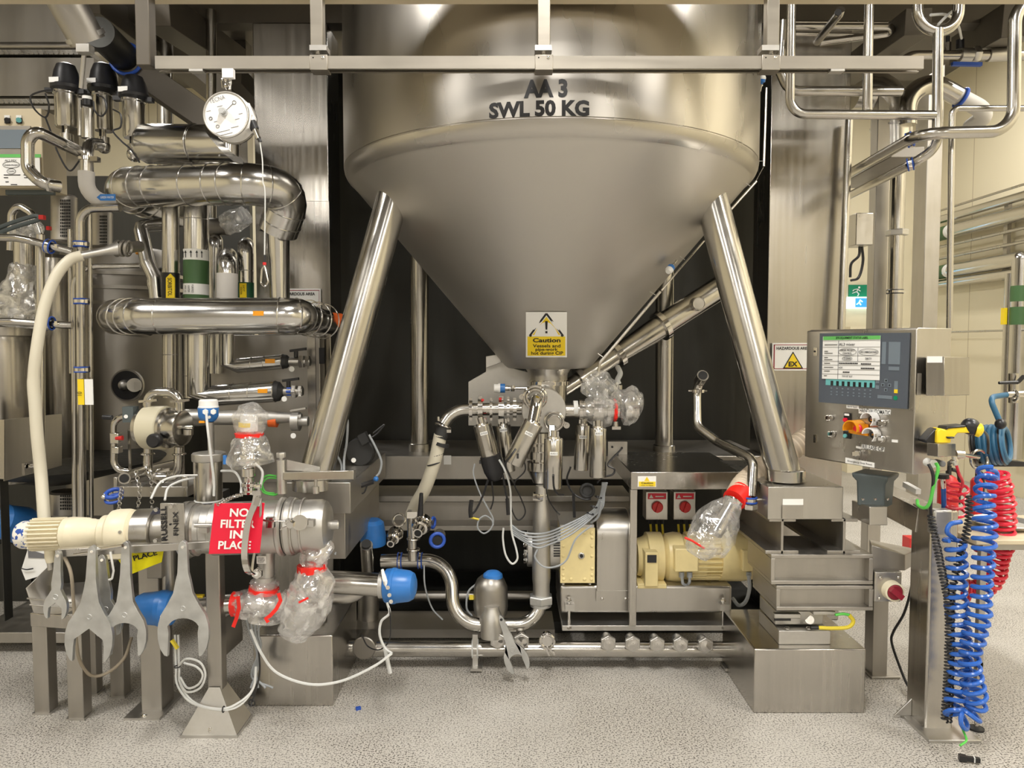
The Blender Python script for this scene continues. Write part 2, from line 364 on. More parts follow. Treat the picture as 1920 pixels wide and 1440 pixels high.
# ---------------------------------------------------------------- things and parts
THINGS = []
def thing(name, label, cat, group=None):
    o = bpy.data.objects.new(name, None); o.empty_display_size = .05; COL.objects.link(o)
    o['label'] = label; o['category'] = cat
    if group: o['group'] = group
    THINGS.append(o); return o
def bev(o, b):
    if b:
        m = o.modifiers.new('bevel', 'BEVEL'); m.width = b; m.segments = 2; m.limit_method = 'ANGLE'; m.angle_limit = math.radians(50); m.harden_normals = False
KEEP = ('lettering','keys','print','printed_markings','ventilation_slots','grille_holes','key_labels','cooling_fins','bolted_plate','fine_rings')
def clusters(mb):
    """split a builder into pieces that do not touch"""
    n = len(mb.v); par = list(range(n))
    def fd(a):
        while par[a] != a: par[a] = par[par[a]]; a = par[a]
        return a
    for f in mb.f:
        r = fd(f[0])
        for i in f[1:]: par[fd(i)] = r
    cm = {}
    for i in range(n): cm.setdefault(fd(i), []).append(i)
    cs = []
    for k, idx in cm.items():
        lo = [min(mb.v[i][a] for i in idx)-.003 for a in range(3)]; hi = [max(mb.v[i][a] for i in idx)+.003 for a in range(3)]; cs.append([lo, hi, {k}])
    ch = len(cs) > 1
    while ch:
        ch = False
        for i in range(len(cs)):
            for j in range(len(cs)-1, i, -1):
                A_, B_ = cs[i], cs[j]
                if all(A_[0][a] <= B_[1][a] and B_[0][a] <= A_[1][a] for a in range(3)):
                    A_[0] = [min(x, y) for x, y in zip(A_[0], B_[0])]; A_[1] = [max(x, y) for x, y in zip(A_[1], B_[1])]; A_[2] |= B_[2]; cs.pop(j); ch = True
    if len(cs) == 1: return [mb]
    out = []
    for c in cs:
        q = MB.__new__(MB); q.mats = list(mb.mats); q.cur = 0; q.v = []; q.f = []; q.fm = []; mp = {}
        for i in range(n):
            if fd(i) in c[2]: mp[i] = len(q.v); q.v.append(mb.v[i])
        for f, m in zip(mb.f, mb.fm):
            if f[0] in mp: q.f.append([mp[i] for i in f]); q.fm.append(m)
        used = sorted(set(q.fm)); q.mats = [q.mats[u] for u in used]; q.fm = [used.index(m) for m in q.fm]; out.append(q)
    out.sort(key=lambda q: -len(q.v)); return out
def part(par, name, mb, label=None, b=0, kind=None):
    if name not in KEEP and kind is None:
        cs = clusters(mb)
        if 1 < len(cs) <= 60:
            obs = [part1(par, name, c, label, b) for c in cs]; return obs[0]
    return part1(par, name, mb, label, b, kind)
def part1(par, name, mb, label=None, b=0, kind=None):
    o = bpy.data.objects.new(name, mb.mesh(name)); COL.objects.link(o); o.parent = par; bev(o, b)
    if label: o['label'] = label
    if kind: o['kind'] = kind
    return o
def solo(name, mb, label, cat, group=None, b=0, kind=None):
    cs = clusters(mb)
    if len(cs) > 1 or len(mb.mats) > 1:
        t = thing(name, label, cat, group); w_ = name.split('_')[-1]; w_ = w_[:-1] if w_.endswith('s') else w_
        for c in cs:
            # one part per material inside each piece
            for mi, mt in enumerate(c.mats):
                q = MB(mt); mp = {}
                for f, m in zip(c.f, c.fm):
                    if m == mi:
                        for i in f:
                            if i not in mp: mp[i] = len(q.v); q.v.append(c.v[i])
                        q.f.append([mp[i] for i in f]); q.fm.append(0)
                if q.f: part1(t, w_ if mi == 0 else {'black':'black_tip','polish':'steel_fitting','hole':'opening','yelcable':'yellow_marker','paper':'white_label','white':'white_hook','ink':'lettering','yellow':'yellow_label','redbox':'red_tip','lgreen':'green_wire','blue':'blue_plug'}.get(mt, w_), q, b=b)
        return t
    me = mb.mesh(name); o = bpy.data.objects.new(name, me); COL.objects.link(o); bev(o, b)
    co = [v.co for v in me.vertices]; lo = V([min(c[i] for c in co) for i in range(3)]); hi = V([max(c[i] for c in co) for i in range(3)])
    og = V(((lo.x+hi.x)/2, (lo.y+hi.y)/2, lo.z)); me.transform(Matrix.Translation(-og)); o.location = og
    o['label'] = label; o['category'] = cat
    if group: o['group'] = group
    if kind: o['kind'] = kind
    return o
def struct(name, mb, b=0):
    me = mb.mesh(name); o = bpy.data.objects.new(name, me); COL.objects.link(o); o['kind'] = 'structure'; bev(o, b); return o
def copy_tree(o, d=(0,0,0), label=None, par=None):
    c = o.copy(); COL.objects.link(c)
    if par: c.parent = par
    else:
        c.location = o.location + V(d)
        if label: c['label'] = label
        if o.type == 'EMPTY': THINGS.append(c)
    for ch in list(o.children): copy_tree(ch, par=c)
    return c
def finish():
    bpy.context.view_layer.update()
    for e in THINGS:
        pts = []
        def rec(o):
            for ch in o.children:
                if ch.type == 'MESH': pts.extend(ch.matrix_world @ V(c) for c in ch.bound_box)
                rec(ch)
        rec(e)
        if not pts: continue
        g = V(((min(p.x for p in pts)+max(p.x for p in pts))/2, (min(p.y for p in pts)+max(p.y for p in pts))/2, min(p.z for p in pts)))
        d = g - e.location; e.location = g
        for ch in e.children: ch.location = ch.location - d

# ================================================================ ROOM
WXL, WXR, WYB, WYF = -6.4, 5.0, 9.2, -7.0
mb = MB('floor'); mb.box(((WXL+WXR)/2, (WYB+WYF)/2, -.05), (WXR-WXL, WYB-WYF, .1)); struct('floor', mb)
mb = MB('ceil'); mb.box(((WXL+WXR)/2, (WYB+WYF)/2, ROOM_Z+.05), (WXR-WXL, WYB-WYF, .1)); struct('ceiling', mb)
mb = MB('wall'); mb.box(((WXL+WXR)/2, WYB+.05, ROOM_Z/2), (WXR-WXL, .1, ROOM_Z)); struct('wall_back', mb)
mb = MB('wallgrey'); mb.box(((WXL+WXR)/2, WYF-.05, ROOM_Z/2), (WXR-WXL, .1, ROOM_Z)); struct('wall_front', mb)
mb = MB('wall'); mb.box((WXL-.05, (WYB+WYF)/2, ROOM_Z/2), (.1, WYB-WYF, ROOM_Z)); struct('wall_left', mb)
mb = MB('wall'); mb.box((WXR+.05, (WYB+WYF)/2, ROOM_Z/2), (.1, WYB-WYF, ROOM_Z)); struct('wall_right', mb)
for i, (x, y) in enumerate(LIGHTS):   # housings of the fittings; the light itself is set at the top
    if i == 0:
        lt = thing('ceiling_light', 'long rectangular ceiling light fitting in white housing, out of view above', 'light', 'ceiling light fittings')
        h = MB('white'); h.box((x, y, ROOM_Z-.05), (.42, 1.62, .1)); part(lt, 'housing', h)
        h = MB('glow'); h.box((x, y, ROOM_Z-.105), (.36, 1.54, .012)); part(lt, 'diffuser', h); L0 = (x, y)
    else: copy_tree(lt, (x-L0[0], y-L0[1], 0))

# mezzanine over the machine: deck at z 3.3 and its beams, with an opening for the vessel
mez = thing('mezzanine_platform', 'dark steel mezzanine deck and beams above the big conical vessel', 'platform')
mb = MB('mezz')
for (x0, x1, y0, y1) in ((-1.95,-.82,2.62,5.0), (1.20,2.9,2.62,5.4), (-.82,1.20,4.64,5.2)):
    mb.box(((x0+x1)/2, (y0+y1)/2, 3.4), (x1-x0, y1-y0, .05))
part(mez, 'deck', mb)
for (x0, x1) in ((-1.9,-.82), (1.20,2.6)):
    mb = MB('mezz'); mb.box(((x0+x1)/2, 4.08, 3.285), (x1-x0, .1, .18)); part(mez, 'beam', mb)
mb = MB('mezz'); mb.box((-2.05, 4.4, 3.28), (.12, 3.2, .18)); part(mez, 'beam', mb)

# cream beam across the top of the view, in front of the vessel
zb = P(960, 8, 2.66).z
solo('ceiling_beam', MB('beam').box((.2, 2.6, zb+.10), (6.4, .12, .2)), 'long cream-painted horizontal beam spanning the very top of the view', 'beam')

# tall sheet steel columns either side of the vessel
mb = MB('sheet')
a = P(485, 700, 4.0); b = P(621, 700, 4.0)
mb.box(((a.x+b.x)/2, 4.13, 1.592), (b.x-a.x, .26, 3.18)); 
cl = thing('steel_column', 'wide brushed steel column left of the conical vessel', 'column'); part(cl, 'sheet_casing', mb, b=.004)
s_ = MB('sheet'); z = P(550, 375, 4.0).z; s_.box(((a.x+b.x)/2, 3.999, z-.3), (b.x-a.x+.004, .006, .6-.012)); part(cl, 'casing_panel', s_, b=.002)
mb = MB('sheet')
a = P(1437, 700, 4.0); b = P(1583, 700, 4.0)
mb.box(((a.x+b.x)/2, 4.13, 1.592), (b.x-a.x, .26, 3.18)); cr = thing('steel_column', 'wide brushed steel column right of the conical vessel, behind the control cabinet', 'column'); part(cr, 'sheet_casing', mb, b=.004)
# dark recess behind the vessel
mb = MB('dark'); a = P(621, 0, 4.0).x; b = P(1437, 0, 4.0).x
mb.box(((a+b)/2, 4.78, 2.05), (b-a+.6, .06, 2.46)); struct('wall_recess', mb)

# ================================================================ VESSEL
AX, AY, VR = .177, 3.65, .965
A0 = V((AX, AY, 0))
ves = thing('conical_vessel', 'huge stainless steel vessel with conical bottom marked SWL 50 KG, on four tubular legs', 'vessel')
mb = MB('vessel'); mb.lathe(A0, Z, [(3.5,VR),(2.308,VR),(2.306,VR-.004),(2.302,VR-.004),(2.300,VR-.001),(2.285,VR-.004),(2.27,VR-.011),(2.255,VR-.022),(2.243,VR-.036)], 128, cap=False)
part(ves, 'cylinder_shell', mb)
mb = MB('cone'); mb.lathe(A0, Z, [(2.243,VR-.036),(2.235,VR-.045),(1.40,.212),(1.388,.195),(1.384,.12)], 128, cap=False); part(ves, 'cone', mb)
mb = MB('steel'); mb.lathe(A0, Z, [(1.40,.12),(1.36,.096),(1.345,.094),(1.33,.094)], 48, cap=True); part(ves, 'outlet_neck', mb)
# lettering wrapped on the shell
def wrapv(q):
    an = (q.x-AX)/VR; r = VR + .0015
    return V((AX + r*math.sin(an), AY - r*math.cos(an), q.z))
def wtext(txt, x0, x1, y0, y1, bold):
    d = 2.69; a = P(x0, y1, d); b = P(x1, y0, d); m = MB('ink')
    m.text(txt, ((a.x+b.x)/2, d, (a.z+b.z)/2), b.z-a.z, width=b.x-a.x, bold=bold, ext=0, warp=wrapv); return m
m = wtext('AA 3', 982, 1064, 151, 182, .045); part(ves, 'lettering', m)
m = wtext('SWL 50 KG', 915, 1105, 190, 217, .045); part(ves, 'lettering', m)
# legs
def leg(top, foot, r, back=False):
    m = MB('tube'); top = V(top); foot = V(foot); m.cyl(top, foot, r, n=40)
    o = part(ves, 'leg', m)
    m = MB('tube'); m.lathe(foot - Z*.004, Z, [(0,r+.012),(.045,r+.012),(.048,r+.008)], 40); part(o, 'foot_collar', m)
rL = 31*S(3.12)
leg(P(728,375,3.22)+V((.02,.06,.06)), P(585,915,3.10), rL)
leg(P(1345,378,3.22)+V((-.02,.06,.06)), P(1472,898,3.10), rL)
leg(P(786,480,4.1), P(787,845,4.2), 17*S(4.1)); leg(P(1247,480,4.1), P(1245,848,4.2), 17*S(4.1))
# caution sticker on the cone: plane following the cone slope
def cone_pt(px, py):
    # intersect pixel ray with cone surface
    o = V((0,0,CAMZ)); d = P(px,py,1)-o
    k = (VR-.045-.212)/(2.235-1.40)
    lo, hi = 2.5, 3.65
    f = lambda t: (V((o.x+d.x*t-AX, o.y+d.y*t-AY)).length - (.212+k*(o.z+d.z*t-1.40)))
    for _ in range(40):
        mid = (lo+hi)/2
        if f(mid) > 0: lo = mid
        else: hi = mid
    return o + d*(lo-.004)
def conemap(mbld, polys):  # list of px polygons mapped onto cone
    for pl in polys:
        b = len(mbld.v); mbld.add([cone_pt(*p) for p in pl], [tuple(range(len(pl)))])
def grid_px(mbld, x0, y0, x1, y1, nx, ny, f):
    vs = [f(x0+(x1-x0)*i/nx, y0+(y1-y0)*j/ny) for j in range(ny+1) for i in range(nx+1)]
    mbld.add(vs, [(j*(nx+1)+i, j*(nx+1)+i+1, (j+1)*(nx+1)+i+1, (j+1)*(nx+1)+i) for j in range(ny) for i in range(nx)])
m = MB('paper'); grid_px(m, 986, 585, 1063, 670, 10, 8, cone_pt)
st = part(ves, 'caution_sign', m, 'white and yellow square caution sticker')
lift = lambda k: (lambda x, y: cone_pt(x, y) + (V((0,0,CAMZ))-cone_pt(x, y)).normalized()*k)
m = MB('yellow'); grid_px(m, 989, 631, 1060, 667, 10, 4, lift(.0012))
l2 = lift(.0024)
m.add([lift(.0016)(*p) for p in ((1024.5,594),(998,628),(1051,628))], [(0,1,2)])
part(st, 'yellow_field', m)
def conetext(m, t, cx, cy, h, wd, bold=.02):
    m.text(t, (cx, 0, -cy), h, width=wd, bold=bold, ext=0, warp=lambda q: l2(q.x, -q.z))
m = MB('ink')
for a, b in (((1024.5,588),(993,630)), ((993,630),(1056,630)), ((1056,630),(1024.5,588))):
    dx, dy = b[0]-a[0], b[1]-a[1]; L = math.hypot(dx, dy); nx, ny = -dy/L*1.8, dx/L*1.8
    m.add([lift(.002)(a[0]+nx,a[1]+ny), lift(.002)(a[0]-nx,a[1]-ny), lift(.002)(b[0]-nx,b[1]-ny), lift(.002)(b[0]+nx,b[1]+ny)], [(0,1,2,3)])
m.add([l2(1022,602), l2(1027,602), l2(1026,618), l2(1023,618)], [(0,1,2,3)]); m.add([l2(1022.5,621), l2(1026.5,621), l2(1026.5,625), l2(1022.5,625)], [(0,1,2,3)])
conetext(m, 'Caution', 1025, 638, 7.5, 52, .03); conetext(m, 'Vessels and', 1025, 648.5, 6, 52); conetext(m, 'pipe-work', 1025, 656, 5.5, 42); conetext(m, 'hot during CIP', 1026, 663, 6, 60)
part(st, 'lettering', m)
# instrument tubing down the right side of vessel
m = MB('steel'); m.tube(PP((1437,165,3.6),(1432,312,3.55)), .0055, n=10); m.tube(PP((1431,314,3.55),(1418,338,3.5)), .002, n=6)
m.tube(PP((1418,340,3.5),(1330,438,3.4)), .0055, n=10); m.tube(PP((1320,452,3.4),(1278,500,3.35),(1240,545,3.3)), .004, n=8)
m.tube(PP((1238,547,3.3),(1125,680,3.2),(1122,697,3.2)), .0065, n=10, bend=.02)
for a, b in (((1418,302),(1432,302)), ((1397,342),(1408,350)), ((1274,480),(1284,487)), ((1219,547),(1229,553)), ((1121,663),(1131,670))):
    m.tube(PP((a[0],a[1],3.4),(b[0],b[1],3.4)), .002, n=6)
part(ves, 'conduit', m)
def sensor_head(p, ax, r, nm, lab):
    t = thing(nm, lab, 'sensor'); u, v, a = frame(ax); p = V(p)
    m = MB('blue'); m.lathe(p, a, [(0,r*.35),(r*.5,r*.5),(r*.7,r),(r*1.6,r),(r*1.6,r*.9)], 20); part(t, 'sensor_body', m)
    m = MB('white'); m.lathe(p+a*r*1.6, a, [(0,r*1.02),(r*.5,r*1.02),(r*.9,r*.75),(r*1.1,r*.7)], 16); part(t, 'sensor_cap', m)
    m = MB('polish'); m.cyl(p, p-a*r*2.2, r*.28); m.hexnut(p-a*r*.6, a, r*.5, r*.5); part(t, 'stem', m); return t
sensor_head(P(1428,158,3.5), (.1,-.3,1), .014, 'level_sensor', 'blue and white sensor at the upper right edge of the vessel wall')
sensor_head(P(1261,498,3.3), (-.5,-.5,-.6), .017, 'level_sensor', 'blue and white sensor low on the right slope of the cone')

# ================================================================ LOAD FRAME (platform behind, beams)
lf = thing('steel_platform', 'long dark horizontal steel platform and beams running behind the valves under the cone', 'frame')
m = MB('dull'); a = P(622,855,4.0); b = P(1437,899,4.0)
m.box(((a.x+b.x)/2, 4.34, (a.z+b.z)/2), (b.x-a.x, .68, a.z-b.z)); part(lf, 'platform', m, b=.004)
m = MB('dull'); m.pbox(624,930,1183,941,3.97,.30); m.pbox(624,941,1183,987,4.10,.02); m.pbox(624,986,1183,995,3.97,.30); part(lf, 'beam', m, b=.002)
m = MB('dark'); m.pbox(524,899,1437,1092,4.72,.03); part(lf, 'shade_panel', m)  # dark sheet added in place of the shade under the platform
m = MB('paper'); m.pbox(832,854,846,871,3.995,.003); part(lf, 'label_plate', m, 'small white label')
# left box beam carrying left leg
m = MB('dull'); a = P(655,913,3.05).x; m.box((a-.14, 3.5, .865), (.28, .86, .13)); m.box((a-.10, 3.5, .70), (.14,.8,.20)); part(lf, 'support_beam', m, b=.003)

# ================================================================ OUTLET VALVE BLOCK (centre)
vb = thing('outlet_valve_block', 'round steel outlet valve body clamped under the cone, with side ports', 'valve')
cz = P(1022,716,3.6)
m = MB('tube'); C0 = V((AX, AY, 0)); zt = P(0,697,3.65).z; zr = P(0,716,3.65).z; zb_ = P(0,745,3.65).z
m.lathe(C0, Z, [(zt-.0,.093),(zr+.01,.093),(zb_-.1,.085)], 40); part(vb, 'neck', m)
m = MB('polish'); m.lathe(C0, Z, [(zr-.012,.088),(zr-.014,.104),(zr+.004,.104),(zr+.006,.088)], 40, closed=True)
m.box((AX+.0, AY-.108, zr-.004), (.05,.014,.012)); m.box((AX-.03, AY-.108, zr-.004), (.014,.02,.02)); part(vb, 'clamp_ring', m)
DV = 3.36; cv = P(1020,770,DV); R = 42*S(DV)
m = MB('satin'); m.cyl(cv, cv+Y*.42, R, n=56, ch=.003); part(vb, 'body', m)
m = MB('polish')
for (x, y) in ((979,744),(1062,797)):
    q = P(x,y,DV); m.cyl(q-Y*.012, q+Y*.03, .014); m.cyl(q-Y*.03, q-Y*.012, .006); m.beam(q, cv.lerp(q,.8), .012,.02)
part(vb, 'lug', m)
# port with elbow on the front plate
m = MB('polish'); e0 = P(1003,745,DV)
m.ring(e0-Y*.012, Y, 20*S(DV), .009); m.tube(PP((1003,750,3.34),(1008,750,3.25),(1000,790,3.22)), 12*S(3.2), bend=.05); m.ring(e0-Y*.03, Y, 15*S(DV), .007)
part(vb, 'elbow_port', m)
m = MB('polish'); e1 = P(1039,790,DV-.02)
m.ring(e1, Y, 17*S(DV), .006); m.cyl(e1-Y*.03, e1, 13*S(DV), ch=.004); m.ring(e1-Y*.03, Y, 12*S(DV), .003)
m.beam(P(1035,800,3.3), P(1035,822,3.27), .02,.02); part(vb, 'capped_port', m)
# left port
d = 3.45
m = MB('tube'); m.cyl(P(1000,765,d), P(880,768,d), 12*S(d)); part(vb, 'side_pipe', m)
m = MB('polish')
for x, r, w_ in ((883,17,6),(901,20,9),(921,17,5),(940,20,10),(953,19,5),(965,17,7)):
    m.band(P(x,767,d), X, r*S(d), .03, w_*S(d)); m.box(P(x,767+r+1,d), (w_*S(d)*.8,.02,.016)); m.box(P(x,767-r-1,d), (w_*S(d)*.8,.02,.016))
m.use('redbox')
for x, y in ((905,750),(909,786),(938,748)): m.box(P(x,y,d-.03), (.012,.01,.010))
part(vb, 'clamp', m)
m = MB('tube'); m.cyl(P(1055,770,d), P(1092,770,d), 13*S(d)); part(vb, 'side_pipe', m)
m = MB('paper'); m.band(P(1079,766,d), X, 15*S(d), .008, 8*S(d)); part(vb, 'label_band', m, 'white label band')
m = MB('polish'); m.band(P(1090,768,d), X, 19*S(d), .03, 9*S(d)); part(vb, 'clamp', m)
# outlet stack below
d = 3.5
m = MB('tube'); c = P(1012,905,d); up = P(1012,812,d)
k = S(d); prof = [(0,12*k),(2*k,13*k),(22*k,22*k),(24*k,24*k),(40*k,24*k),(41*k,18*k),(46*k,18*k),(47*k,26*k),(60*k,26*k),(61*k,19*k),(70*k,19*k),(71*k,24*k),(76*k,24*k),(77*k,18*k),(95*k,18*k)]
m.lathe(c, Z, prof, 36); part(vb, 'outlet_stack', m)

# beige hose to the left port
hz = thing('product_hose', 'pale flexible hose with black cuff hanging from the left port of the outlet valve', 'hose')
m = MB('tube'); m.sweep(spline(PP((886,768,3.45),(865,769,3.45),(845,779,3.44),(832,796,3.43)),6), 11.5*S(3.45), 18); part(hz, 'elbow_pipe', m)
m = MB('rubber'); m.cyl(P(833,800,3.43), P(825,822,3.42), 13*S(3.43)); m.cyl(P(829,830,3.42), P(827,836,3.42), 14.3*S(3.43)); part(hz, 'cuff', m)
m = MB('silicone'); m.sweep(spline(PP((826,815,3.42),(815,865,3.43),(797,915,3.46),(778,950,3.52),(765,985,3.60)),8), 12.6*S(3.43), 18); part(hz, 'hose', m)
m = MB('polish'); m.ring(P(831,799,3.43), (P(833,800,3.43)-P(825,822,3.42)), 15*S(3.43), .005); m.box(P(842,808,3.41), (.02,.02,.014)); m.cyl(P(822,789,3.42), P(822,781,3.42), .006); part(hz, 'clamp', m)
m = MB('black')
for x, y in ((819,853),(814,869)): m.ring(P(x,y,3.43), (-.3,0,1), 12.8*S(3.43), .0035)
part(hz, 'cable_tie', m)

# temperature probe with blue head
t = thing('temperature_probe', 'small probe with white cap and blue collar left of the outlet neck', 'sensor')
d = 3.5; m = MB('white'); m.cyl(P(926,728,d), P(937,728,d), 8*S(d), ch=.003); m.band(P(936,728,d), X, 9.5*S(d), .02, 4*S(d)); part(t, 'cap', m)
m = MB('blue'); m.cyl(P(938,728,d), P(947,728,d), 8.6*S(d)); part(t, 'collar', m)
m = MB('polish'); m.cyl(P(947,728,d), P(992,728,d), 2.6*S(d)); m.hexnut(P(958,728,d), X, 6.5*S(d), 7*S(d)); m.cyl(P(947,728,d), P(956,728,d), 4.5*S(d)); part(t, 'stem', m)

# grey support bracket behind
bp_ = MB('satin'); bp_.pprism([(878,716),(911,697),(911,668),(936,664),(960,690),(1000,700),(1000,800),(878,798)], 3.72, .02)
bp_.pprism([(911,668),(936,664),(940,680),(911,690)], 3.66, .06)
solo('bracket_plate', bp_, 'flat grey steel plate with cut corner behind the left valve ports', 'plate', b=.002)

def ns(q): return q.normalized()
def actuator(nm, lab, a, b, r, txt=None, tp=None, slot=None, blackcap=False, group='cylindrical valve actuators under the outlet', mat='tube'):
    t = thing(nm, lab, 'actuator', group); a, b = V(a), V(b); ax = (b-a).normalized(); L = (b-a).length
    m = MB(mat); m.lathe(a, ax, [(0,r*.94),(.004,r),(L*.68,r),(L*.685,r*.985),(L-.004,r*.985),(L,r*.94)], 36); part(t, 'barrel', m)
    m = MB('polish'); m.cyl(a-ax*.035, a, r*.34); m.beam(a-ax*.03+X*r*.45, a+X*r*.45, .008,.008); m.beam(a-ax*.03-X*r*.45, a-X*r*.45, .008,.008)
    m.lathe(a, -ax, [(0,r*.7),(.008,r*.66)], 24); part(t, 'yoke', m)
    if txt:
        u = ax.cross(Y).normalized(); u = u if u.x > 0 else -u; up = -ax; c = a + ax*L*(tp or .3) - Y*(r+.001)
        hh = .0075; m = MB('paper')
        def wr(q):
            dlt = q-a; tt = dlt.dot(ax); h_ = dlt.dot(u); an = h_/r; e = r+.0008+(0 if not wr.l else .0006)
            return a + ax*tt + u*math.sin(an)*e - Y.cross(X)*0 + (-(Y - ax*Y.dot(ax)).normalized())*math.cos(an)*e
        wr.l = 0; k = 8; wd = .017
        vs = [wr(c + u*(-wd+2*wd*i/k) + up*s_*hh) for s_ in (-1,1) for i in range(k+1)]
        m.add(vs, [(i, i+1, k+2+i, k+1+i) for i in range(k)]); lp = part(t, 'label_plate', m, 'white tag with black lettering')
        wr.l = 1; m = MB('ink'); m.text(txt, c, .0085, ux=u, uy=up, width=.029, bold=.01, ext=0, warp=wr); part(lp, 'lettering', m)
    if slot:
        m = MB('black'); q = a + ax*L*slot - Y*(r*1.0); m.box(q, (.009,.006,.022)); part(t, 'cable_gland', m)
    if blackcap:
        m = MB('black'); m.lathe(b-ax*.02, ax, [(0,r*1.12),(.03,r*1.16),(.07,r*1.1),(.105,r*.85),(.118,r*.5)], 30); m.box(b+ax*.01-X*r*1.1, (.02,.03,.014)); part(t, 'plastic_cap', m)
    return t
d = 3.4
actuator('valve_actuator', 'tilted steel cylinder actuator with black domed plastic cap, leftmost under the outlet', P(904,796,d), P(921,862,d), 17.5*S(d), 'AV026', .22, None, True)
actuator('valve_actuator', 'narrow steel cylinder actuator between the black-capped and the slanted one', P(943,797,d+.1), P(953,884,d+.1), 14.5*S(d), 'AV018', .09)
actuator('valve_actuator', 'strongly slanted steel cylinder actuator leaning down to the left, centre front', P(1001,792,3.22), P(962,869,3.22), 19*S(3.22), 'AV020', .25, .78)
actuator('valve_actuator', 'upright steel cylinder actuator in front of the outlet stack', P(1038,822,3.2), P(1036,915,3.2), 18*S(3.2), 'AV013', .28, .75)
actuator('valve_actuator', 'short shaded steel cylinder actuator half behind the rightmost one', P(1093,797,3.5), P(1089,881,3.5), 14*S(3.5), 'AV011', .25)
actuator('valve_actuator', 'upright steel cylinder actuator hanging under the plastic-wrapped right port', P(1121,802,3.35), P(1121,894,3.35), 16*S(3.35), 'AV012', .1)

# wrapped right port
wp = thing('wrapped_valve', 'valve port wrapped in clear plastic film with a red tape band, right of the outlet', 'valve')
d = 3.4; m = MB('polish'); m.cyl(P(1094,768,d), P(1160,768,d), 17*S(d)); m.band(P(1120,768,d), X, 25*S(d), .04, 18*S(d)); m.band(P(1140,768,d), X, 22*S(d), .03, 6*S(d)); m.cyl(P(1172,770,d), P(1196,768,d), 17*S(d))
m.cyl(P(1154,790,d), P(1154,800,d), .012); m.box(P(1155,802,d), (.04,.03,.014)); part(wp, 'valve_body', m)
m = MB('film'); m.crumple(PP((1097,768,d),(1112,768,d),(1130,770,d),(1146,770,d),(1152,770,d)), [18*S(d),29*S(d),31*S(d),26*S(d),15*S(d)], amp=.13, seed=3)
m.crumple(PP((1152,770,d),(1165,762,d),(1182,762,d),(1198,766,d),(1204,768,d)), [15*S(d),33*S(d),38*S(d),26*S(d),6*S(d)], amp=.12, seed=5)
m.crumple(PP((1150,755,d),(1135,735,d),(1118,718,d+.03),(1104,702,d+.03)), [20*S(d),26*S(d),24*S(d),16*S(d)], amp=.22, seed=8)
m.crumple(PP((1130,735,d),(1110,730,d+.03),(1092,728,d+.05)), [22*S(d),18*S(d),10*S(d)], amp=.25, seed=9); part(wp, 'plastic_film', m, 'clear crumpled plastic film')
m = MB('red'); m.crumple(PP((1150,770,d),(1153,770,d),(1156,770,d)), [19*S(d),21*S(d),19*S(d)], amp=.12, seed=2, sub=2); part(wp, 'red_tape', m)

# inclined pipe going up to the right
ip = thing('inclined_pipe', 'thick steel pipe rising diagonally to the right behind the right front leg', 'pipe')
a, b = P(1050,735,3.75), P(1360,533,4.0)
f = lambda t: a.lerp(b, t)
m = MB('tube'); ax = b-a; L = ax.length
m.lathe(a, ax, [(0,14*S(3.8)),(L*.12,14*S(3.8)),(L*.125,17*S(3.8)),(L*.30,17*S(3.8)),(L*.58,23*S(3.8)),(L,23*S(3.9))], 36); m.hexnut(a-ax.normalized()*.01, ax, 17*S(3.7), .03); part(ip, 'pipe', m)
m = MB('polish')
for t, r in ((.12,22),(.335,25),(.60,29)): m.band(f(t), ax, r*S(3.85), .02, .028)
part(ip, 'collar', m)
m = MB('tube'); q = P(1308,570,3.85); m.cyl(q-Y*.03, q+Y*.05, 13*S(3.85), ch=.003); m.ring(q-Y*.03, Y, 11*S(3.85), .003); part(ip, 'capped_stub', m)
m = MB('whitecable'); m.sweep(spline(PP((1158,688,3.65),(1163,700,3.6),(1158,712,3.6),(1160,720,3.6)),5), 5*S(3.6), 8); m.use('polish'); m.cyl(P(1161,722,3.6), P(1161,730,3.6), 6*S(3.6)); part(ip, 'drain_nozzle', m)

# thin steel pipe with open elbow
m = MB('tube'); m.tube(PP((1312,712,3.55),(1306,735,3.58),(1307,800,3.5),(1345,828,3.4),(1413,862,3.15),(1408,932,3.08)), 9*S(3.3), bend=.07)
m.cyl(P(1312,714,3.55), P(1318,704,3.5), 11*S(3.5)); m.use('hole'); m.cyl(P(1318,704,3.5), P(1318.3,703.5,3.497), 8.5*S(3.5))
vp = thing('vent_pipe', 'thin bent steel pipe with an open mouth above the motor, ending in a blue clamp', 'pipe'); part(vp, 'pipe', m)
m = MB('blue2'); q = P(1407,933,3.07); m.ring(q, Z, 11.5*S(3.07), .004); m.ring(q-Z*.02, Z, 11.5*S(3.07), .004); m.use('polish'); m.band(q-Z*.01, Z, 12*S(3.07), .01, .012); m.cyl(q-Z*.01+X*.02, P(1437,935,3.07), .004); m.hexnut(q-Z*.048, Z, 14*S(3.07), .022); part(vp, 'blue_clamp', m)
m = MB('polish'); q = P(1308,733,3.57); m.band(q, Z, 13*S(3.5), .01, .014); m.cyl(q-X*.045, q+X*.045, .005); part(vp, 'clamp', m)

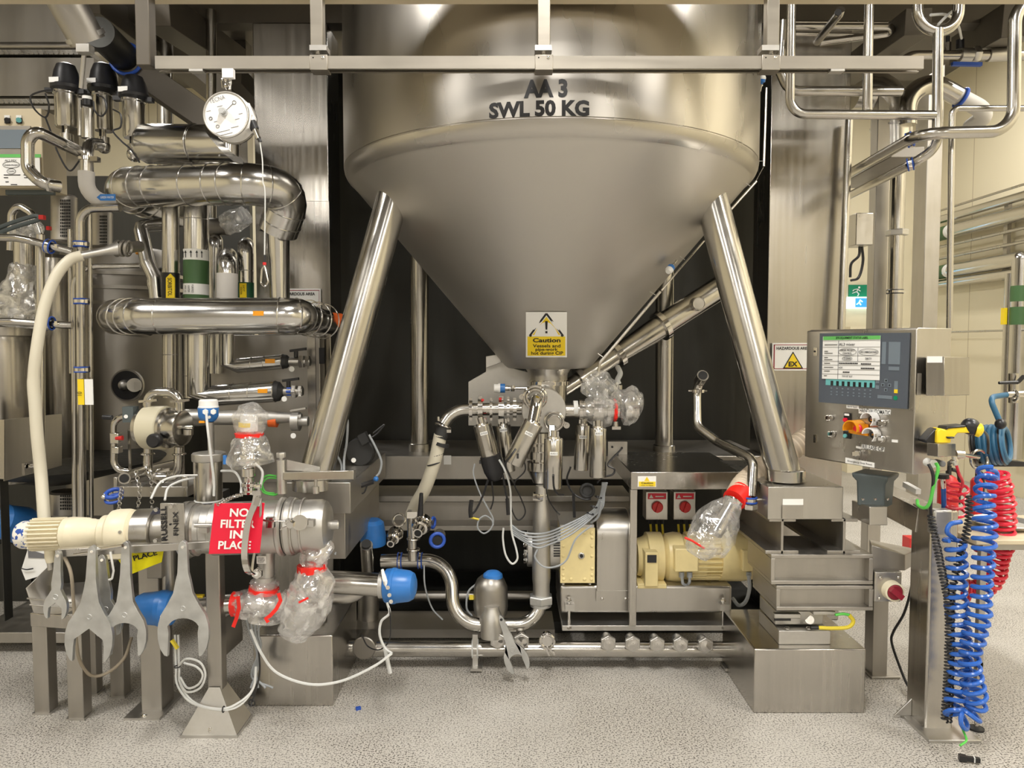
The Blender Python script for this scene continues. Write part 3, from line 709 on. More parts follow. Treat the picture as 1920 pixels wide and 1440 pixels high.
# flexible tan duct with wrapped nozzle
fd = thing('flexible_duct', 'tan ribbed flexible duct coming from behind the right leg with red tape at its end', 'duct')
path = spline(PP((1530,812,3.45),(1490,838,3.42),(1440,872,3.38),(1400,905,3.2),(1384,930,3.1)), 30); rs = [(22 + 1.3*math.sin(i*1.25))*S(3.2) for i in range(len(path))]
m = MB('duct'); m.sweep(path, rs, 22); part(fd, 'duct', m)
m = MB('red'); m.cyl(P(1391,922,3.12), P(1376,938,3.08), 22*S(3.1)); part(fd, 'red_tape', m)
m = MB('polish'); m.cyl(P(1376,938,3.08), P(1340,1000,3.02), 15*S(3.05)); m.cyl(P(1376,938,3.08), P(1367,955,3.07), 19*S(3.05), 15*S(3.05)); part(fd, 'metal_nozzle', m)
m = MB('film'); m.crumple(PP((1374,943,3.07),(1358,965,3.05),(1338,995,3.0),(1318,1022,2.98),(1306,1042,2.98)), [19*S(3),33*S(3),44*S(3),36*S(3),20*S(3)], amp=.15, seed=21)
m.use('red'); m.sweep(PP((1284,1008,2.9),(1298,1014,2.9),(1320,1028,2.93)), 2.2*S(3), 6); part(fd, 'plastic_bag', m, 'clear plastic bag over the nozzle')

# ================================================================ PUMP SKID
D = 3.45
sk = thing('pump_skid', 'folded steel base plate under the yellow gearbox and motor', 'frame')
m = MB('steel'); m.pbox(1050,1098,1372,1150,D,.36); part(sk, 'channel_base', m, b=.012)
m = MB('satin'); m.pbox(1054,1173,1392,1183,D-.03,.46); part(sk, 'bottom_plate', m, b=.002)
m = MB('satin'); m.pbox(1372,1176,1393,1205,D-.02,.05); part(sk, 'end_bracket', m)
for x in (1067, 1356):
    m = MB('polish'); q = P(x,1178,D-.02); m.cyl(q, P(x,1120,D-.02), .008); m.hexnut(q, Z, .016,.012); m.hexnut(P(x,1128,D-.02), Z, .014,.012); m.use('satin'); m.box(P(x+1,1137,D-.02), (.044,.04,.030)); part(sk, 'jacking_bolt', m)
gb = thing('gearbox', 'boxy yellow-cream gearbox with bolted rectangular front plate and centre hole', 'gearbox')
m = MB('yellowcream'); m.pbox(1052,992,1114,1092,D,.26); part(gb, 'housing', m, b=.008)
m = MB('yellowcream'); m.pbox(1051,990,1115,1093,D-.012,.010)
for x in (1057,1071,1096,1109):
    for y in (999,1086): m.sphere(P(x,y,D-.012), .0085, ax=-Y, sx=.5, n=12, k=4, a0=0)
for y in (1008,1043,1066,1078,1024):
    for x in (1056,1110): m.sphere(P(x,y,D-.012), .0075, ax=-Y, sx=.5, n=12, k=4, a0=0)
part(gb, 'bolted_plate', m)
m = MB('satin'); m.ring(P(1090,1042,D-.014), Y, .011, .0045); m.use('hole'); m.cyl(P(1090,1042,D-.016), P(1090,1042,D-.012), .010); part(gb, 'sight_port', m)
m = MB('satin'); m.pbox(1050,984,1114,990,D-.01,.28); part(gb, 'top_cover', m)
m = MB('redbox'); m.box(P(1090,981,D+.05), (.03,.02,.014)); m.use('yelcable'); m.box(P(1080,981,D+.05), (.012,.02,.012)); part(gb, 'top_fitting', m)
m = MB('satin')
for x in (1056,1106): m.cyl(P(x,1093,D+.02), P(x,1102,D+.02), .008)
part(gb, 'foot', m)
# rotary pump head left of gearbox
ph = thing('rotary_pump_head', 'round cast steel pump head left of the yellow gearbox', 'pump')
m = MB('satin'); c = P(1000,1028,D+.1); m.cyl(c, P(1052,1028,D+.1), 42*S(D)*.95, n=40, ch=.006); m.cyl(P(988,1028,D+.1), c, 35*S(D), n=40, ch=.004); part(ph, 'housing', m)
m = MB('polish')
for k in range(8):
    an = k*PI/4; q = P(988,1028,D+.1)+V((0,math.cos(an),math.sin(an)))*.062; m.hexnut(q, -X, .011, .016)
part(ph, 'cap_nuts', m)
m = MB('black')
for i in range(9): m.pbox(1038,1002+i*5,1050,1004+i*5,D-.005,.004)
part(ph, 'ventilation_slots', m)
# vertical suction column through pump head
cp = thing('feed_column', 'vertical cast steel pipe column with hex nut and large union nut, left of the gearbox', 'pipe')
m = MB('satin'); d = D-.0; m.lathe(P(1015,1120,d), Z, [(0,16*S(d)),(.06,16*S(d)),(.09,17.5*S(d)),(.28,17.5*S(d)),(.30,17*S(d)),(.40,16*S(d)),(.46,12*S(d)),(.53,11*S(d))], 32); part(cp, 'pipe', m)
m = MB('polish'); m.hexnut(P(1012,938,d), Z, 15*S(d), .035); part(cp, 'hex_nut', m)
m = MB('cast'); m.hexnut(P(1014,1131,d), Z, 24*S(d), 16*S(d)); m.band(P(1014,1130,d), Z, 20*S(d), .01, .03); part(cp, 'union_nut', m)
# S-bend pipe
sb = thing('transfer_pipe', 'thick S-bend steel pipe looping down and right to the union nut', 'pipe')
m = MB('tube'); m.tube(PP((715,1052,3.5),(846,1050,3.5),(850,1172,3.4),(1012,1172,3.42),(1014,1125,D)), 13*S(3.45), bend=.13, n=24, seg=12); part(sb, 'pipe', m)
for x in (750,788):
    m = MB('blue2'); q = P(x,1051,3.5); m.ring(q-X*.008, X, 14.5*S(3.5), .003); m.ring(q+X*.008, X, 14.5*S(3.5), .003); m.use('polish'); m.band(q, X, 15*S(3.5), .006, .012); part(sb, 'blue_clamp', m)
# coupling guard
cg = thing('coupling_guard', 'brushed steel rounded guard between gearbox and frame leg', 'guard')
r_ = 33*S(D); c = P(1120,990,D+.0); c2 = P(1183,990,D+.0)
poly = []; d0, d1 = D-.01, D+.27; zc = P(0,1010,D).z; zt_ = P(0,952,D+.14).z; zbm = P(0,1128,D-.01).z
poly = [(d0, zbm), (d0, zc-.01)] + [((d0+d1)/2 - (d1-d0)/2*math.cos(t), zc + (zt_-zc)*math.sin(t)) for t in [i*PI/14 for i in range(1,14)]] + [(d1, zc-.01), (d1, zbm)]
m = MB('steel'); xa, xb = P(1119,1000,D).x, P(1182,1000,D).x; m.prism(poly, ((xa+xb)/2,0,0), Y, Z, xb-xa); part(cg, 'cover', m, b=.003)
m = MB('steel'); m.pbox(1118,1108,1184,1128,D-.016,.006); part(cg, 'mounting_flange', m)
m = MB('polish')
for x in (1129,1173): m.sphere(P(x,1123,D-.016), .008, ax=-Y, sx=.7, n=10, k=4, a0=0)
part(cg, 'screw', m)
# electric motor
mo = thing('electric_motor', 'large yellow-cream electric motor with terminal box lying on the pump skid', 'motor')
d = D+.12; ym = 1042; r = 44*S(d)
m = MB('yellowcream'); m.lathe(P(1192,ym+2,d), X, [(0,34*S(d)),(.03,38*S(d)),(.045,42*S(d)),(.05,47*S(d)),(.12,47*S(d))], 40)
m.lathe(P(1240,ym+2,d), X, [(0,36*S(d)),(.02,44*S(d)),(.06,47*S(d)),(.09,46*S(d)),(.10,42*S(d)),(.2,42*S(d))], 40); part(mo, 'gear_flange', m)
m = MB('yellowcream'); m.lathe(P(1343,ym,d), X, [(-.12,41*S(d)),(0,41*S(d)),(.002,47*S(d)),(.11,47*S(d)),(.16,44*S(d)),(.19,36*S(d)),(.20,20*S(d))], 44); part(mo, 'fan_cowl', m)
m = MB('yellowcream')
for k in range(30):
    an = 2*PI*k/30; q0 = P(1285,ym,d)+V((0,math.cos(an),math.sin(an)))*43*S(d); q1 = P(1345,ym,d)+V((0,math.cos(an),math.sin(an)))*43*S(d)
    m.beam(q0, q1, .004 if abs(math.cos(an))<.7 else .012, .012 if abs(math.cos(an))<.7 else .004)
part(mo, 'cooling_fins', m)
m = MB('yellowcream'); m.pbox(1266,1029,1310,1073,D-.03,.09); part(mo, 'terminal_box', m, b=.006)
m = MB('yellowcream'); m.pbox(1393,1033,1427,1072,D-.02,.08); part(mo, 'terminal_box', m, b=.006)
m = MB('yellowcream'); m.pbox(1210,1036,1234,1100,D-.035,.26); m.pbox(1196,1095,1250,1104,D-.01,.3); part(mo, 'mounting_foot', m, b=.003)
m = MB('black'); m.pbox(1214,1041,1231,1055,D-.039,.004); part(mo, 'rating_plate', m)
m = MB('greycable'); m.tube(PP((1278,1073,D-.0),(1280,1095,D),(1300,1102,D+.05)), .007, n=8); m.tube(PP((1293,1073,D-.0),(1293,1092,D),(1286,1100,D+.05)), .007, n=8)
m.cyl(P(1278,1072,D), P(1278,1082,D), .012); m.cyl(P(1293,1072,D), P(1293,1082,D), .013); m.cyl(P(1404,1072,D+.01), P(1404,1080,D+.01), .012)
m.cable(PP((1404,1078,D),(1405,1105,D),(1398,1128,D+.02),(1385,1135,D+.06),(1374,1122,D+.12)), .009, 8); part(mo, 'cable', m)
# support table frame with caution sticker
tf = thing('steel_shelf_frame', 'steel shelf on a thin square leg above the motor, bearing a small caution sticker', 'frame')
m = MB('sheet'); a = P(1183,885,3.35); b = P(1398,918,3.35); m.box(((a.x+b.x)/2, 3.66, (a.z+b.z)/2), (b.x-a.x, .62, a.z-b.z)); part(tf, 'top', m, b=.003)
m = MB('sheet'); m.pbox(1182,918,1193,1174,3.36,.04); part(tf, 'leg', m, b=.002)
m = MB('sheet'); m.pbox(1433,1008,1442,1160,3.36,.05); part(tf, 'leg', m, b=.002)
m = MB('paper'); m.pbox(1196,893,1230,913,3.348,.002); k = part(tf, 'caution_sticker', m); m = MB('yellow'); m.pbox(1198,903,1229,912,3.3465,.0015); m.pprism([(1213,894),(1208,902),(1218,902)], 3.3465,.001); m.use('ink'); m.text('Caution', P(1213.5,905.5,3.346), 3.6*S(3.35), width=22*S(3.35), bold=.02); m.text('Hot surface', P(1213.5,910,3.346), 2.2*S(3.35), width=22*S(3.35)); part(k, 'print', m)
for i, x in enumerate((1211, 1263)):
    t = thing('isolator_switch', ('left' if i == 0 else 'right') + ' one of the two grey switch boxes with red rotary knob under the steel shelf', 'switch', 'isolator switches under the shelf')
    d = 3.7; m = MB('steel'); m.pbox(x,922,x+41,975,d,.09); part(t, 'box', m, b=.003)
    m = MB('redsign'); m.pbox(x+4,925,x+38,936,d-.002,.003); m.use('paper'); m.add(PP((x+6,934,d-.0035),(x+14,934,d-.0035),(x+10,927,d-.0035)), [(0,1,2)]); m.pbox(x+18,930,x+34,932,d-.003,.001); part(t, 'warning_label', m)
    m = MB('redbox'); q = P(x+21,950,d); m.cyl(q, q-Y*.018, 10.5*S(d), ch=.003); m.box(q-Y*.024, (.012,.014,.05), Matrix.Rotation(.3,3,'Y')); part(t, 'rotary_knob', m)
    for k, dx in enumerate((8,19,30)):
        m = MB('yelcable'); m.tube(PP((x+dx,975,d+.03),(x+dx+1,988,d+.03),(x+dx+3,1012,d+.05)), .006, n=6); m.use('black'); m.cyl(P(x+dx,974,d+.03), P(x+dx,982,d+.03), .009); part(t, 'cable', m)
# control cable bundle from actuators to the gearbox
m = MB('greycable')
for i in range(5):
    o = i*3
    m.cable(PP((1130+i*2,905,3.38),(1127+o*.5,925,3.4),(1118+o,950,3.4),(1100+o,965+i,3.4),(1060+o,985+i*4,3.36),(1020+o,1000+i*5,3.33),(980+i*6,998+i*7,3.33),(960,985+i*4,3.35)), .0045, 6)
m.cable(PP((1110,985,3.35),(1080,1010,3.33),(1062,1050,3.33),(1040,1063,3.33),(1018,1062,3.33),(1003,1045,3.33),(1008,1030,3.33)), .0045, 6)
m.cable(PP((1128,940,3.38),(1122,968,3.4),(1108,980,3.42)), .006, 6)
m.use('black')
for x, y in ((1122,932),(1107,963),(1113,950)): m.ring(P(x,y,3.39), (.3,0,1), .016,.003, 12, 6)
solo('cable_bundle', m, 'bundle of grey signal cables sweeping from the right actuator down over the gearbox', 'cables')
def cablething(name, label, segs, group=None):
    t = MB(segs[0][1])
    for pts, mt, r in segs: t.use(mt); t.cable(PP(*pts), r*S(pts[0][2]), 6)
    return solo(name, t, label, 'cable', group)
cablething('actuator_cable', 'black cable hanging below the leftmost black-capped actuator with yellow plug tip', [
    (((915,900,3.38),(905,930,3.38),(893,955,3.38),(884,965,3.38)), 'black', 2.2), (((922,902,3.38),(925,935,3.38),(920,955,3.38)), 'black', 1.6),
    (((884,938,3.38),(882,955,3.38),(883,970,3.38)), 'black', 4.5), (((882,970,3.38),(898,974,3.38)), 'yelcable', 2)])
cablething('actuator_cable', 'grey cable coiled into a small ring left of the feed column', [
    (((890,870,3.38),(888,890,3.38),(900,925,3.38),(916,955,3.38),(925,975,3.38),(920,992,3.38),(907,1000,3.38),(896,990,3.38),(898,975,3.38),(910,967,3.38),(922,975,3.38),(925,985,3.38)), 'greycable', 1.5)])
cablething('actuator_cable', 'white cable drooping from the second actuator down to a loop beside the pump head', [
    (((936,862,3.3),(948,885,3.3),(957,920,3.3),(958,970,3.3),(960,1000,3.3),(968,1030,3.3),(970,1048,3.3),(960,1057,3.3),(948,1040,3.3),(943,1010,3.3),(944,990,3.3)), 'whitecable', 2.0),
    (((943,890,3.3),(947,915,3.3),(951,935,3.3)), 'black', 2.2), (((951,935,3.3),(953,965,3.3)), 'black', 4)])
cablething('actuator_cable', 'black thin cable looping behind the front actuators', [
    (((975,845,3.33),(985,880,3.35),(965,905,3.35),(975,930,3.35),(985,960,3.35),(972,975,3.35),(960,955,3.35),(958,920,3.35)), 'black', 1.5),
    (((967,842,3.12),(958,855,3.1),(948,870,3.12),(955,890,3.2),(963,905,3.3)), 'black', 2.0)])
cablething('actuator_cable', 'short black cable curling under the upright front actuator', [
    (((1037,892,3.1),(1039,915,3.12),(1046,926,3.15),(1056,928,3.2)), 'black', 2.2), (((1024,914,3.2),(1028,935,3.25),(1040,955,3.3),(1050,965,3.3)), 'black', 1.2)])
cablething('actuator_cable', 'black knotted cable hanging off the right-hand actuators', [
    (((1165,842,3.4),(1140,870,3.35),(1152,880,3.35),(1148,890,3.35),(1130,895,3.35),(1120,905,3.38)), 'black', 1.8),
    (((1070,875,3.5),(1063,900,3.5),(1075,925,3.5),(1095,936,3.5),(1108,935,3.5)), 'black', 2), (((1075,925,3.45),(1076,950,3.45),(1077,970,3.45)), 'black', 3)])
m = MB('rubber'); m.ring(P(1101,920,3.5), Y, 12*S(3.5), .008); m.cyl(P(1101,920,3.5), P(1101,920,3.52), 9*S(3.5))
solo('round_connector', m, 'round black connector ring behind the cables right of the front actuator', 'connector')
t = MB('dull'); t.pbox(1140,828,1176,862,3.9,.01); t.use('black')
for x, y in ((1148,838),(1158,850),(1166,840)): t.cyl(P(x,y,3.895), P(x,y,3.9), .006)
solo('punched_plate', t, 'small square steel plate with holes right of the rightmost actuator', 'plate')

# vertical actuator with blue top, near bottom centre
bt = thing('inline_valve', 'dark steel round-topped valve actuator with translucent blue dome on the floor-level pipe', 'valve')
d = 3.45; m = MB('tankd'); m.lathe(P(920,1150,d), Z, [(0,31*S(d)),(14*S(d),33*S(d)),(52*S(d),32*S(d)),(66*S(d),26*S(d)),(72*S(d),19*S(d))], 36); part(bt, 'actuator_bell', m)
m = MB('blue'); m.lathe(P(924,1082,d), Z, [(0,19*S(d)),(6*S(d),18*S(d)),(11*S(d),12*S(d)),(13*S(d),5*S(d))], 24); part(bt, 'blue_dome', m)
m = MB('satin'); m.lathe(P(922,1196,3.36), V((0,.12,1)), [(0,20*S(d)),(20*S(d),21*S(d)),(40*S(d),20*S(d)),(52*S(d),14*S(d)),(58*S(d),14*S(d))], 30); m.band(P(922,1160,3.38), Z, 23*S(d), .02,.02); part(bt, 'valve_body', m)
m = MB('greycable'); m.cable(PP((893,1095,3.45),(878,1110,3.45),(875,1140,3.45),(885,1155,3.45)), 2*S(d)); m.use('yelcable'); m.box(P(884,1120,3.44), (.02,.01,.02)); part(bt, 'cable', m)

# bottom manifold with hex caps
mf = thing('drain_manifold', 'long horizontal steel pipe near the floor with a row of hexagonal caps', 'pipe')
d = 3.4; m = MB('tube'); m.cyl(P(655,1216,d), P(1392,1218,d), 15*S(d), n=32); part(mf, 'pipe', m)
m = MB('dull'); m.pbox(652,1236,1396,1246,d+.12,.3); part(mf, 'drip_rail', m)
for x, y in ((933,1203),(978,1204),(1141,1208),(1187,1209),(1233,1210),(1277,1210),(1324,1212)):
    m = MB('satin'); q = P(x,y,d-.075); m.cyl(q+Y*.09, q+Y*.02, 9*S(d)); m.hexnut(q+Y*.025, -Y, 15.5*S(d), .022)
    o = part(mf, 'hex_cap', m); m = MB('polish'); m.lathe(q+Y*.004, -Y, [(0,11*S(d)),(.004,10.5*S(d)),(.0045,3*S(d)),(.006,1.5*S(d))], 24); part(o, 'cap_face', m)
m = MB('polish'); q = P(1026,1202,d-.06); m.cyl(q+Y*.06, q-Y*.004, 10*S(d)); m.ring(q, Y, 12.5*S(d), .008); m.beam(q+V((.01,-.01,-.03)), q+V((.035,-.01,-.06)), .008,.008); m.beam(q+V((-.005,-.01,-.03)), q+V((.01,-.01,-.065)), .008,.008); part(mf, 'clamped_cap', m)
for x in (891, 1369):
    m = MB('satin'); m.pbox(x-5,1190,x+5,1256,d-.03,.01); m.pbox(x-9,1254,x+13,1259,d-.06,.08); m.use('polish'); m.hexnut(P(x+6,1256,d-.03), Z, .012,.012); part(mf, 'floor_bracket', m)
    m = MB('whitecable'); q = P(x,1216,d); m.ring(q-X*.012, X, 16.5*S(d), .004); m.ring(q+X*.012, X, 16.5*S(d), .004); part(mf, 'pipe_clamp', m)
m = MB('tankd'); q = P(682,1216,3.35); m.cyl(q+Y*.1, q, 22*S(d), ch=.004); part(mf, 'flanged_end', m)

# ================================================================ RIGHT SUPPORT STACK
rs_ = thing('support_stack', 'stack of stainless beams and channels carrying the right front leg', 'support')
zt = P(0,913,2.98).z; zb1 = P(0,974,2.98).z; xl, xr = P(1457,0,2.98).x, P(1603,0,2.98).x
m = MB('steel'); m.box(((xl+xr)/2, 3.33, (zt+zb1)/2), (xr-xl, .70, zt-zb1)); part(rs_, 'box_beam', m, b=.003)
m = MB('paper'); m.pbox(1468,936,1506,947,2.976,.003); part(rs_, 'label_strip', m, 'white label strip'); m = MB('sheet'); m.pbox(1467,947,1506,973,2.974,.004); part(rs_, 'cover_plate', m)
zi0, zi1 = zb1, P(0,1040,2.98).z
for xc, w_ in ((P(1488,0,2.98).x,.135), (P(1609,0,2.98).x,.135)):
    m = MB('dull'); m.box((xc, 3.42, (zi0+zi1)/2), (.011,.86,zi0-zi1)); m.box((xc, 3.42, zi1+.007), (w_,.86,.014)); m.box((xc,3.42,zi0-.006), (w_*.8,.86,.012)); part(rs_, 'i_beam', m, b=.002)
for (x0,y0,x1,y1,dd) in ((1446,1040,1637,1096,2.97),(1456,1098,1637,1145,2.97)):
    m = MB('dull'); m.pbox(x0,y0,x1,y0+7,dd,.30); m.pbox(x0,y1-7,x1,y1,dd,.30); m.pbox(x0,y0+7.2,x0+7,y1-7.2,dd,.30); m.pbox(x1-7,y0+7.2,x1,y1-7.2,dd,.30); m.pbox(x0+2,y0+2,x1-2,y1-2,dd+.04,.012); part(rs_, 'channel', m, b=.002)
m = MB('dull'); zc0 = P(0,1040,2.97).z; zc1 = P(0,1170,3.0).z; x_ = P(1446,0,2.97).x
pass
lc = thing('load_cell', 'steel load cell block with small black tag and green-yellow earth wire, on the right plinth', 'load cell')
ztop = .267
m = MB('satin'); a = P(1450,1148,3.03); m.box((a.x+.12, 3.16, (a.z+ztop)/2+.03), (.20,.20,a.z-ztop-.07)); m.box((a.x+.055,3.03,a.z-.012),(.11,.03,.02)); m.pbox(1525,1146,1567,1154,3.0,.15); part(lc, 'cell_body', m, b=.004)
m = MB('satin'); b_ = P(1458,1180,3.03); m.box((b_.x+.107, 3.14, (b_.z+ztop)/2), (.214,.25,b_.z-ztop)); part(lc, 'foot_plate', m, b=.003)
m = MB('black'); m.pbox(1452,1151,1483,1164,3.05,.004); m.use('paper'); m.pbox(1457,1153,1465,1158,3.048,.004); m.pbox(1472,1153,1480,1158,3.048,.004); part(lc, 'tag', m, 'black tag with two white marks')
m = MB('tube'); m.cyl(P(1518,1162,3.055), P(1518,1162,3.09), .018); part(lc, 'pin', m)
for x in (1476,1516): m = MB('polish'); m.sphere(P(x,1178,3.02), .011, sx=.6, n=12, k=5); part(lc, 'bolt', m)
m = MB('yelcable'); m.cable(PP((1535,1177,3.0),(1560,1178,2.99),(1590,1176,2.98),(1600,1165,2.98),(1592,1153,2.98)), .008, 8); m.use('lgreen'); m.cable(PP((1592,1153,2.98),(1580,1151,2.98),(1566,1153,2.98)), .006, 8); m.use('black'); m.cyl(P(1520,1177,3.0), P(1538,1177,3.0), .007); part(lc, 'earth_wire', m, 'green and yellow earth wire')
pl = MB('sheet'); xl, xr = P(1436,0,2.97).x, P(1655,0,2.97).x; pl.box(((xl+xr)/2, 3.20, ztop/2), (xr-xl, .46, ztop))
solo('steel_plinth', pl, 'low square stainless plinth under the right leg support', 'plinth', b=.005)
# left plinth
pl = MB('sheet'); xl, xr = P(452,0,3.03).x, P(608,0,3.03).x; pl.box(((xl+xr)/2, 3.27, .15), (xr-xl, .48, .30))
solo('steel_plinth', pl, 'low square stainless plinth below the plastic-wrapped valves on the left', 'plinth', b=.005)

# grey post with isolator behind the stack
gp = thing('isolator_post', 'steel post with red and yellow rotary isolator right of the support stack', 'post')
m = MB('dull'); a = P(1640,1075,3.3); b = P(1668,1075,3.3); m.box(((a.x+b.x)/2, 3.34, a.z/2+.02), (b.x-a.x,.08,a.z+.04)); m.box(((a.x+b.x)/2+.02,3.36,.005),(.13,.16,.010)); part(gp, 'post', m, b=.002)
m = MB('dull'); m.hexa(PP((1634,1022,3.0),(1634,1068,3.0),(1697,1070,3.0),(1697,1040,3.0))[::1] + PP((1630,1012,3.3),(1630,1055,3.3),(1722,1055,3.3),(1722,1030,3.3))); part(gp, 'arm', m, b=.003)
m = MB('steel'); m.pbox(1641,1072,1690,1129,2.96,.09); part(gp, 'switch_box', m, b=.005)
for x, y in ((1651,1083),(1691-6,1083),(1649,1122),(1686,1124)): m = MB('polish'); m.sphere(P(x,y,2.958), .007, ax=-Y, sx=.6, n=10, k=4, a0=0); part(gp, 'screw', m)
m = MB('yellowcream'); q = P(1671,1106,2.96); m.use('cream'); m.lathe(q, -Y, [(0,19*S(2.96)),(.03,18*S(2.96)),(.032,15*S(2.96)),(.02,14.5*S(2.96))], 32); k = part(gp, 'yellow_collar', m)
m = MB('dred'); m.cyl(q-Y*.015, q-Y*.036, 14*S(2.96), ch=.003, n=30); m.box(q-Y*.044, (.022,.018,.056), Matrix.Rotation(-.9,3,'Y')); part(gp, 'rotary_knob', m)
m = MB('black'); m.cable(PP((1712,1070,3.1),(1708,1105,3.1),(1695,1150,3.15),(1675,1185,3.2),(1672,1205,3.2),(1685,1245,3.15),(1702,1285,3.05),(1719,1300,3.0)), .0055, 8)
solo('power_cable', m, 'thin black cable curving down behind the cabinet post', 'cable')

# ================================================================ CONTROL CABINET
cab = thing('control_cabinet', 'stainless control cabinet with grey operator panel and taped status label, on the right', 'control cabinet')
LF = V((1.268, 3.187, 0)); e1 = V((.458,-.889,0)); nf = V((-.889,-.458,0)); ZB, ZT = 1.018, 1.563; WC = .49
def F(u, z, o=0): return LF + e1*u + Z*z + nf*o
def ray_plane(px, py, p0, n):
    o = V((0,0,CAMZ)); dv = P(px,py,1)-o; return o + dv*((V(p0)-o).dot(n)/dv.dot(n))
def FP(px, py, o=.001): return ray_plane(px, py, LF+nf*o, nf)   # pixel -> point on cabinet door
def fpoly(m, pts, o=.001, th=.002):
    f = [FP(x,y,o) for x,y in pts]; b = [q - nf*th for q in f]; k = len(f)
    return m.add(f+b, [tuple(range(k)), tuple(range(k,2*k))[::-1]] + [(i,k+i,k+(i+1)%k,(i+1)%k) for i in range(k)])
def bil(c, s_, t):  # bilinear in px quad tl,tr,br,bl
    tl,tr,br,bl = c; x = (tl[0]*(1-s_)+tr[0]*s_)*(1-t)+(bl[0]*(1-s_)+br[0]*s_)*t; y = (tl[1]*(1-s_)+tr[1]*s_)*(1-t)+(bl[1]*(1-s_)+br[1]*s_)*t; return x, y
def frect(m, c, s0, t0, s1, t1, o, th=.0012): return fpoly(m, [bil(c,s0,t0),bil(c,s1,t0),bil(c,s1,t1),bil(c,s0,t1)], o, th)
def ftext(m, t, px, py, h, w, o=.003, bold=.01):
    sc_ = 2.95/1400; c = FP(px,py,o); w_ = (FP(px+w/2,py,o)-FP(px-w/2,py,o)).length; h_ = (FP(px,py-h/2,o)-FP(px,py+h/2,o)).length
    m.text(t, c, h_, ux=e1, uy=Z, width=w_, bold=bold, ext=.0004)
m = MB('steel'); DC = .2
m.hexa([F(0,ZB),F(WC,ZB),F(WC,ZT),F(0,ZT),F(0,ZB,-DC),F(WC,ZB,-DC),F(WC,ZT,-DC),F(0,ZT,-DC)]); part(cab, 'enclosure', m, b=.003)
m = MB('steel'); m.hexa([F(-.004,ZB+.004,.012),F(WC+.004,ZB+.004,.012),F(WC+.004,ZT-.004,.012),F(-.004,ZT-.004,.012),F(-.004,ZB+.004,.002),F(WC+.004,ZB+.004,.002),F(WC+.004,ZT-.004,.002),F(-.004,ZT-.004,.002)]); door = part(cab, 'door', m, b=.003)
PQ = ((1537,625),(1705,624),(1700,767),(1535,754)); O = .014
m = MB('hmi'); frect(m, PQ, 0,0,1,1, O+.006, .006); hp = part(cab, 'operator_panel', m, 'dark grey operator panel')
O2 = O+.0075
m = MB('hmi2')
frect(m, PQ, .70,.12,.745,.42, O2); frect(m, PQ, .775,.12,.905,.42, O2); frect(m, PQ, .78,.45,.90,.50, O2)
frect(m, PQ, .665,.84,.83,.885, O2); frect(m, PQ, .85,.64,.89,.75, O2); frect(m, PQ, .64,.64,.68,.68, O2); frect(m, PQ, .64,.71,.68,.76, O2)
for s_, t in ((.755,.64),(.72,.70),(.795,.70),(.755,.765)): frect(m, PQ, s_-.018,t-.022,s_+.018,t+.022, O2)
part(hp, 'key_labels', m)
m = MB('teal'); frect(m, PQ, .075,.645,.63,.745, O2); part(hp, 'function_key_strip', m, 'teal function key strip')
m = MB('black')
for i in range(8):
    s_ = .145+i*.063; frect(m, PQ, s_-.014,.68,s_+.014,.745, O2+.0012); 
    m.use('hmi2')
    for t in (.775,.825,.865): frect(m, PQ, s_-.014,t,s_+.006,t+.018, O2)
    m.use('black')
for s_, t in ((.755,.64),(.72,.70),(.795,.70),(.755,.765)): frect(m, PQ, s_-.008,t-.01,s_+.008,t+.01, O2+.0012)
part(hp, 'keys', m)
m = MB('yellow'); frect(m, PQ, .85,.75,.89,.80, O2); part(hp, 'yellow_key', m)
m = MB('exitgreen'); q = FP(*bil(PQ,.868,.865), O2); m.cyl(q, q-nf*.001, .0085, n=20); part(hp, 'green_key', m)
m = MB('paper'); LQ = ((1543,631),(1651,629),(1649,713),(1541,710)); frect(m, LQ, 0,0,1,1, O2+.003, .001); sl = part(cab, 'status_label', m, 'printed white status label with green header taped to the screen')
m = MB('labelgreen'); frect(m, LQ, .005,.0,.995,.085, O2+.0042); part(sl, 'green_header', m)
O3 = O2+.0055; m = MB('ink')
def lt(t, s_, v, h, w, bold=.008): x, y = bil(LQ,s_,v); ftext(m, t, x, y, h*84, w*108, O3, bold)
lt('SITE EQUIPMENT STATUS LABEL', .5,.045,.045,.56,.02)
lt('AL3 mixer', .42,.19,.06,.28); lt('UNDER PROJECT', .43,.335,.04,.26,.02); lt('CONTROL', .43,.40,.04,.16,.02); lt('DECOMMISSIONED', .80,.37,.04,.30,.02)
lt('CLEAN', .43,.52,.045,.12,.02); lt('DIRTY', .80,.52,.045,.11,.02)
for v, w in ((.19,.22),(.345,.06),(.39,.14),(.49,.06),(.54,.14),(.625,.10),(.72,.16),(.81,.10),(.92,.05)): frect(m, LQ, .03,v,.03+w,v+.012, O3)
lt('AGRF', .32,.73,.04,.07)
for s0, s1, v in ((.29,.60,.63),(.67,.85,.64),(.67,.89,.74),(.36,.47,.835)): 
    k = s0
    while k < s1: frect(m, LQ, k,v-.015,k+.022,v+.014, O3); k += .03
lt('SW107 8.0"', .44,.93,.04,.18)
m.use('inkgrey')
for v in (.10,.25,.45,.58,.67,.77,.88): frect(m, LQ, .0,v,.995,v+.005, O3-.0005)
frect(m, LQ, .27,.1,.275,.995, O3-.0005); frect(m, LQ, .61,.27,.615,.58, O3-.0005)
m.use('ink')
for s0, v0, ra, rb in ((.43,.365,.155,.082),(.80,.37,.17,.075),(.43,.52,.085,.048)):
    pts = [FP(*bil(LQ, s0+ra*math.cos(a), v0+rb*math.sin(a)), O3) for a in [i*PI/12 for i in range(24)]]; m.sweep(pts, .0007, 4, closed=True)
part(sl, 'lettering', m)
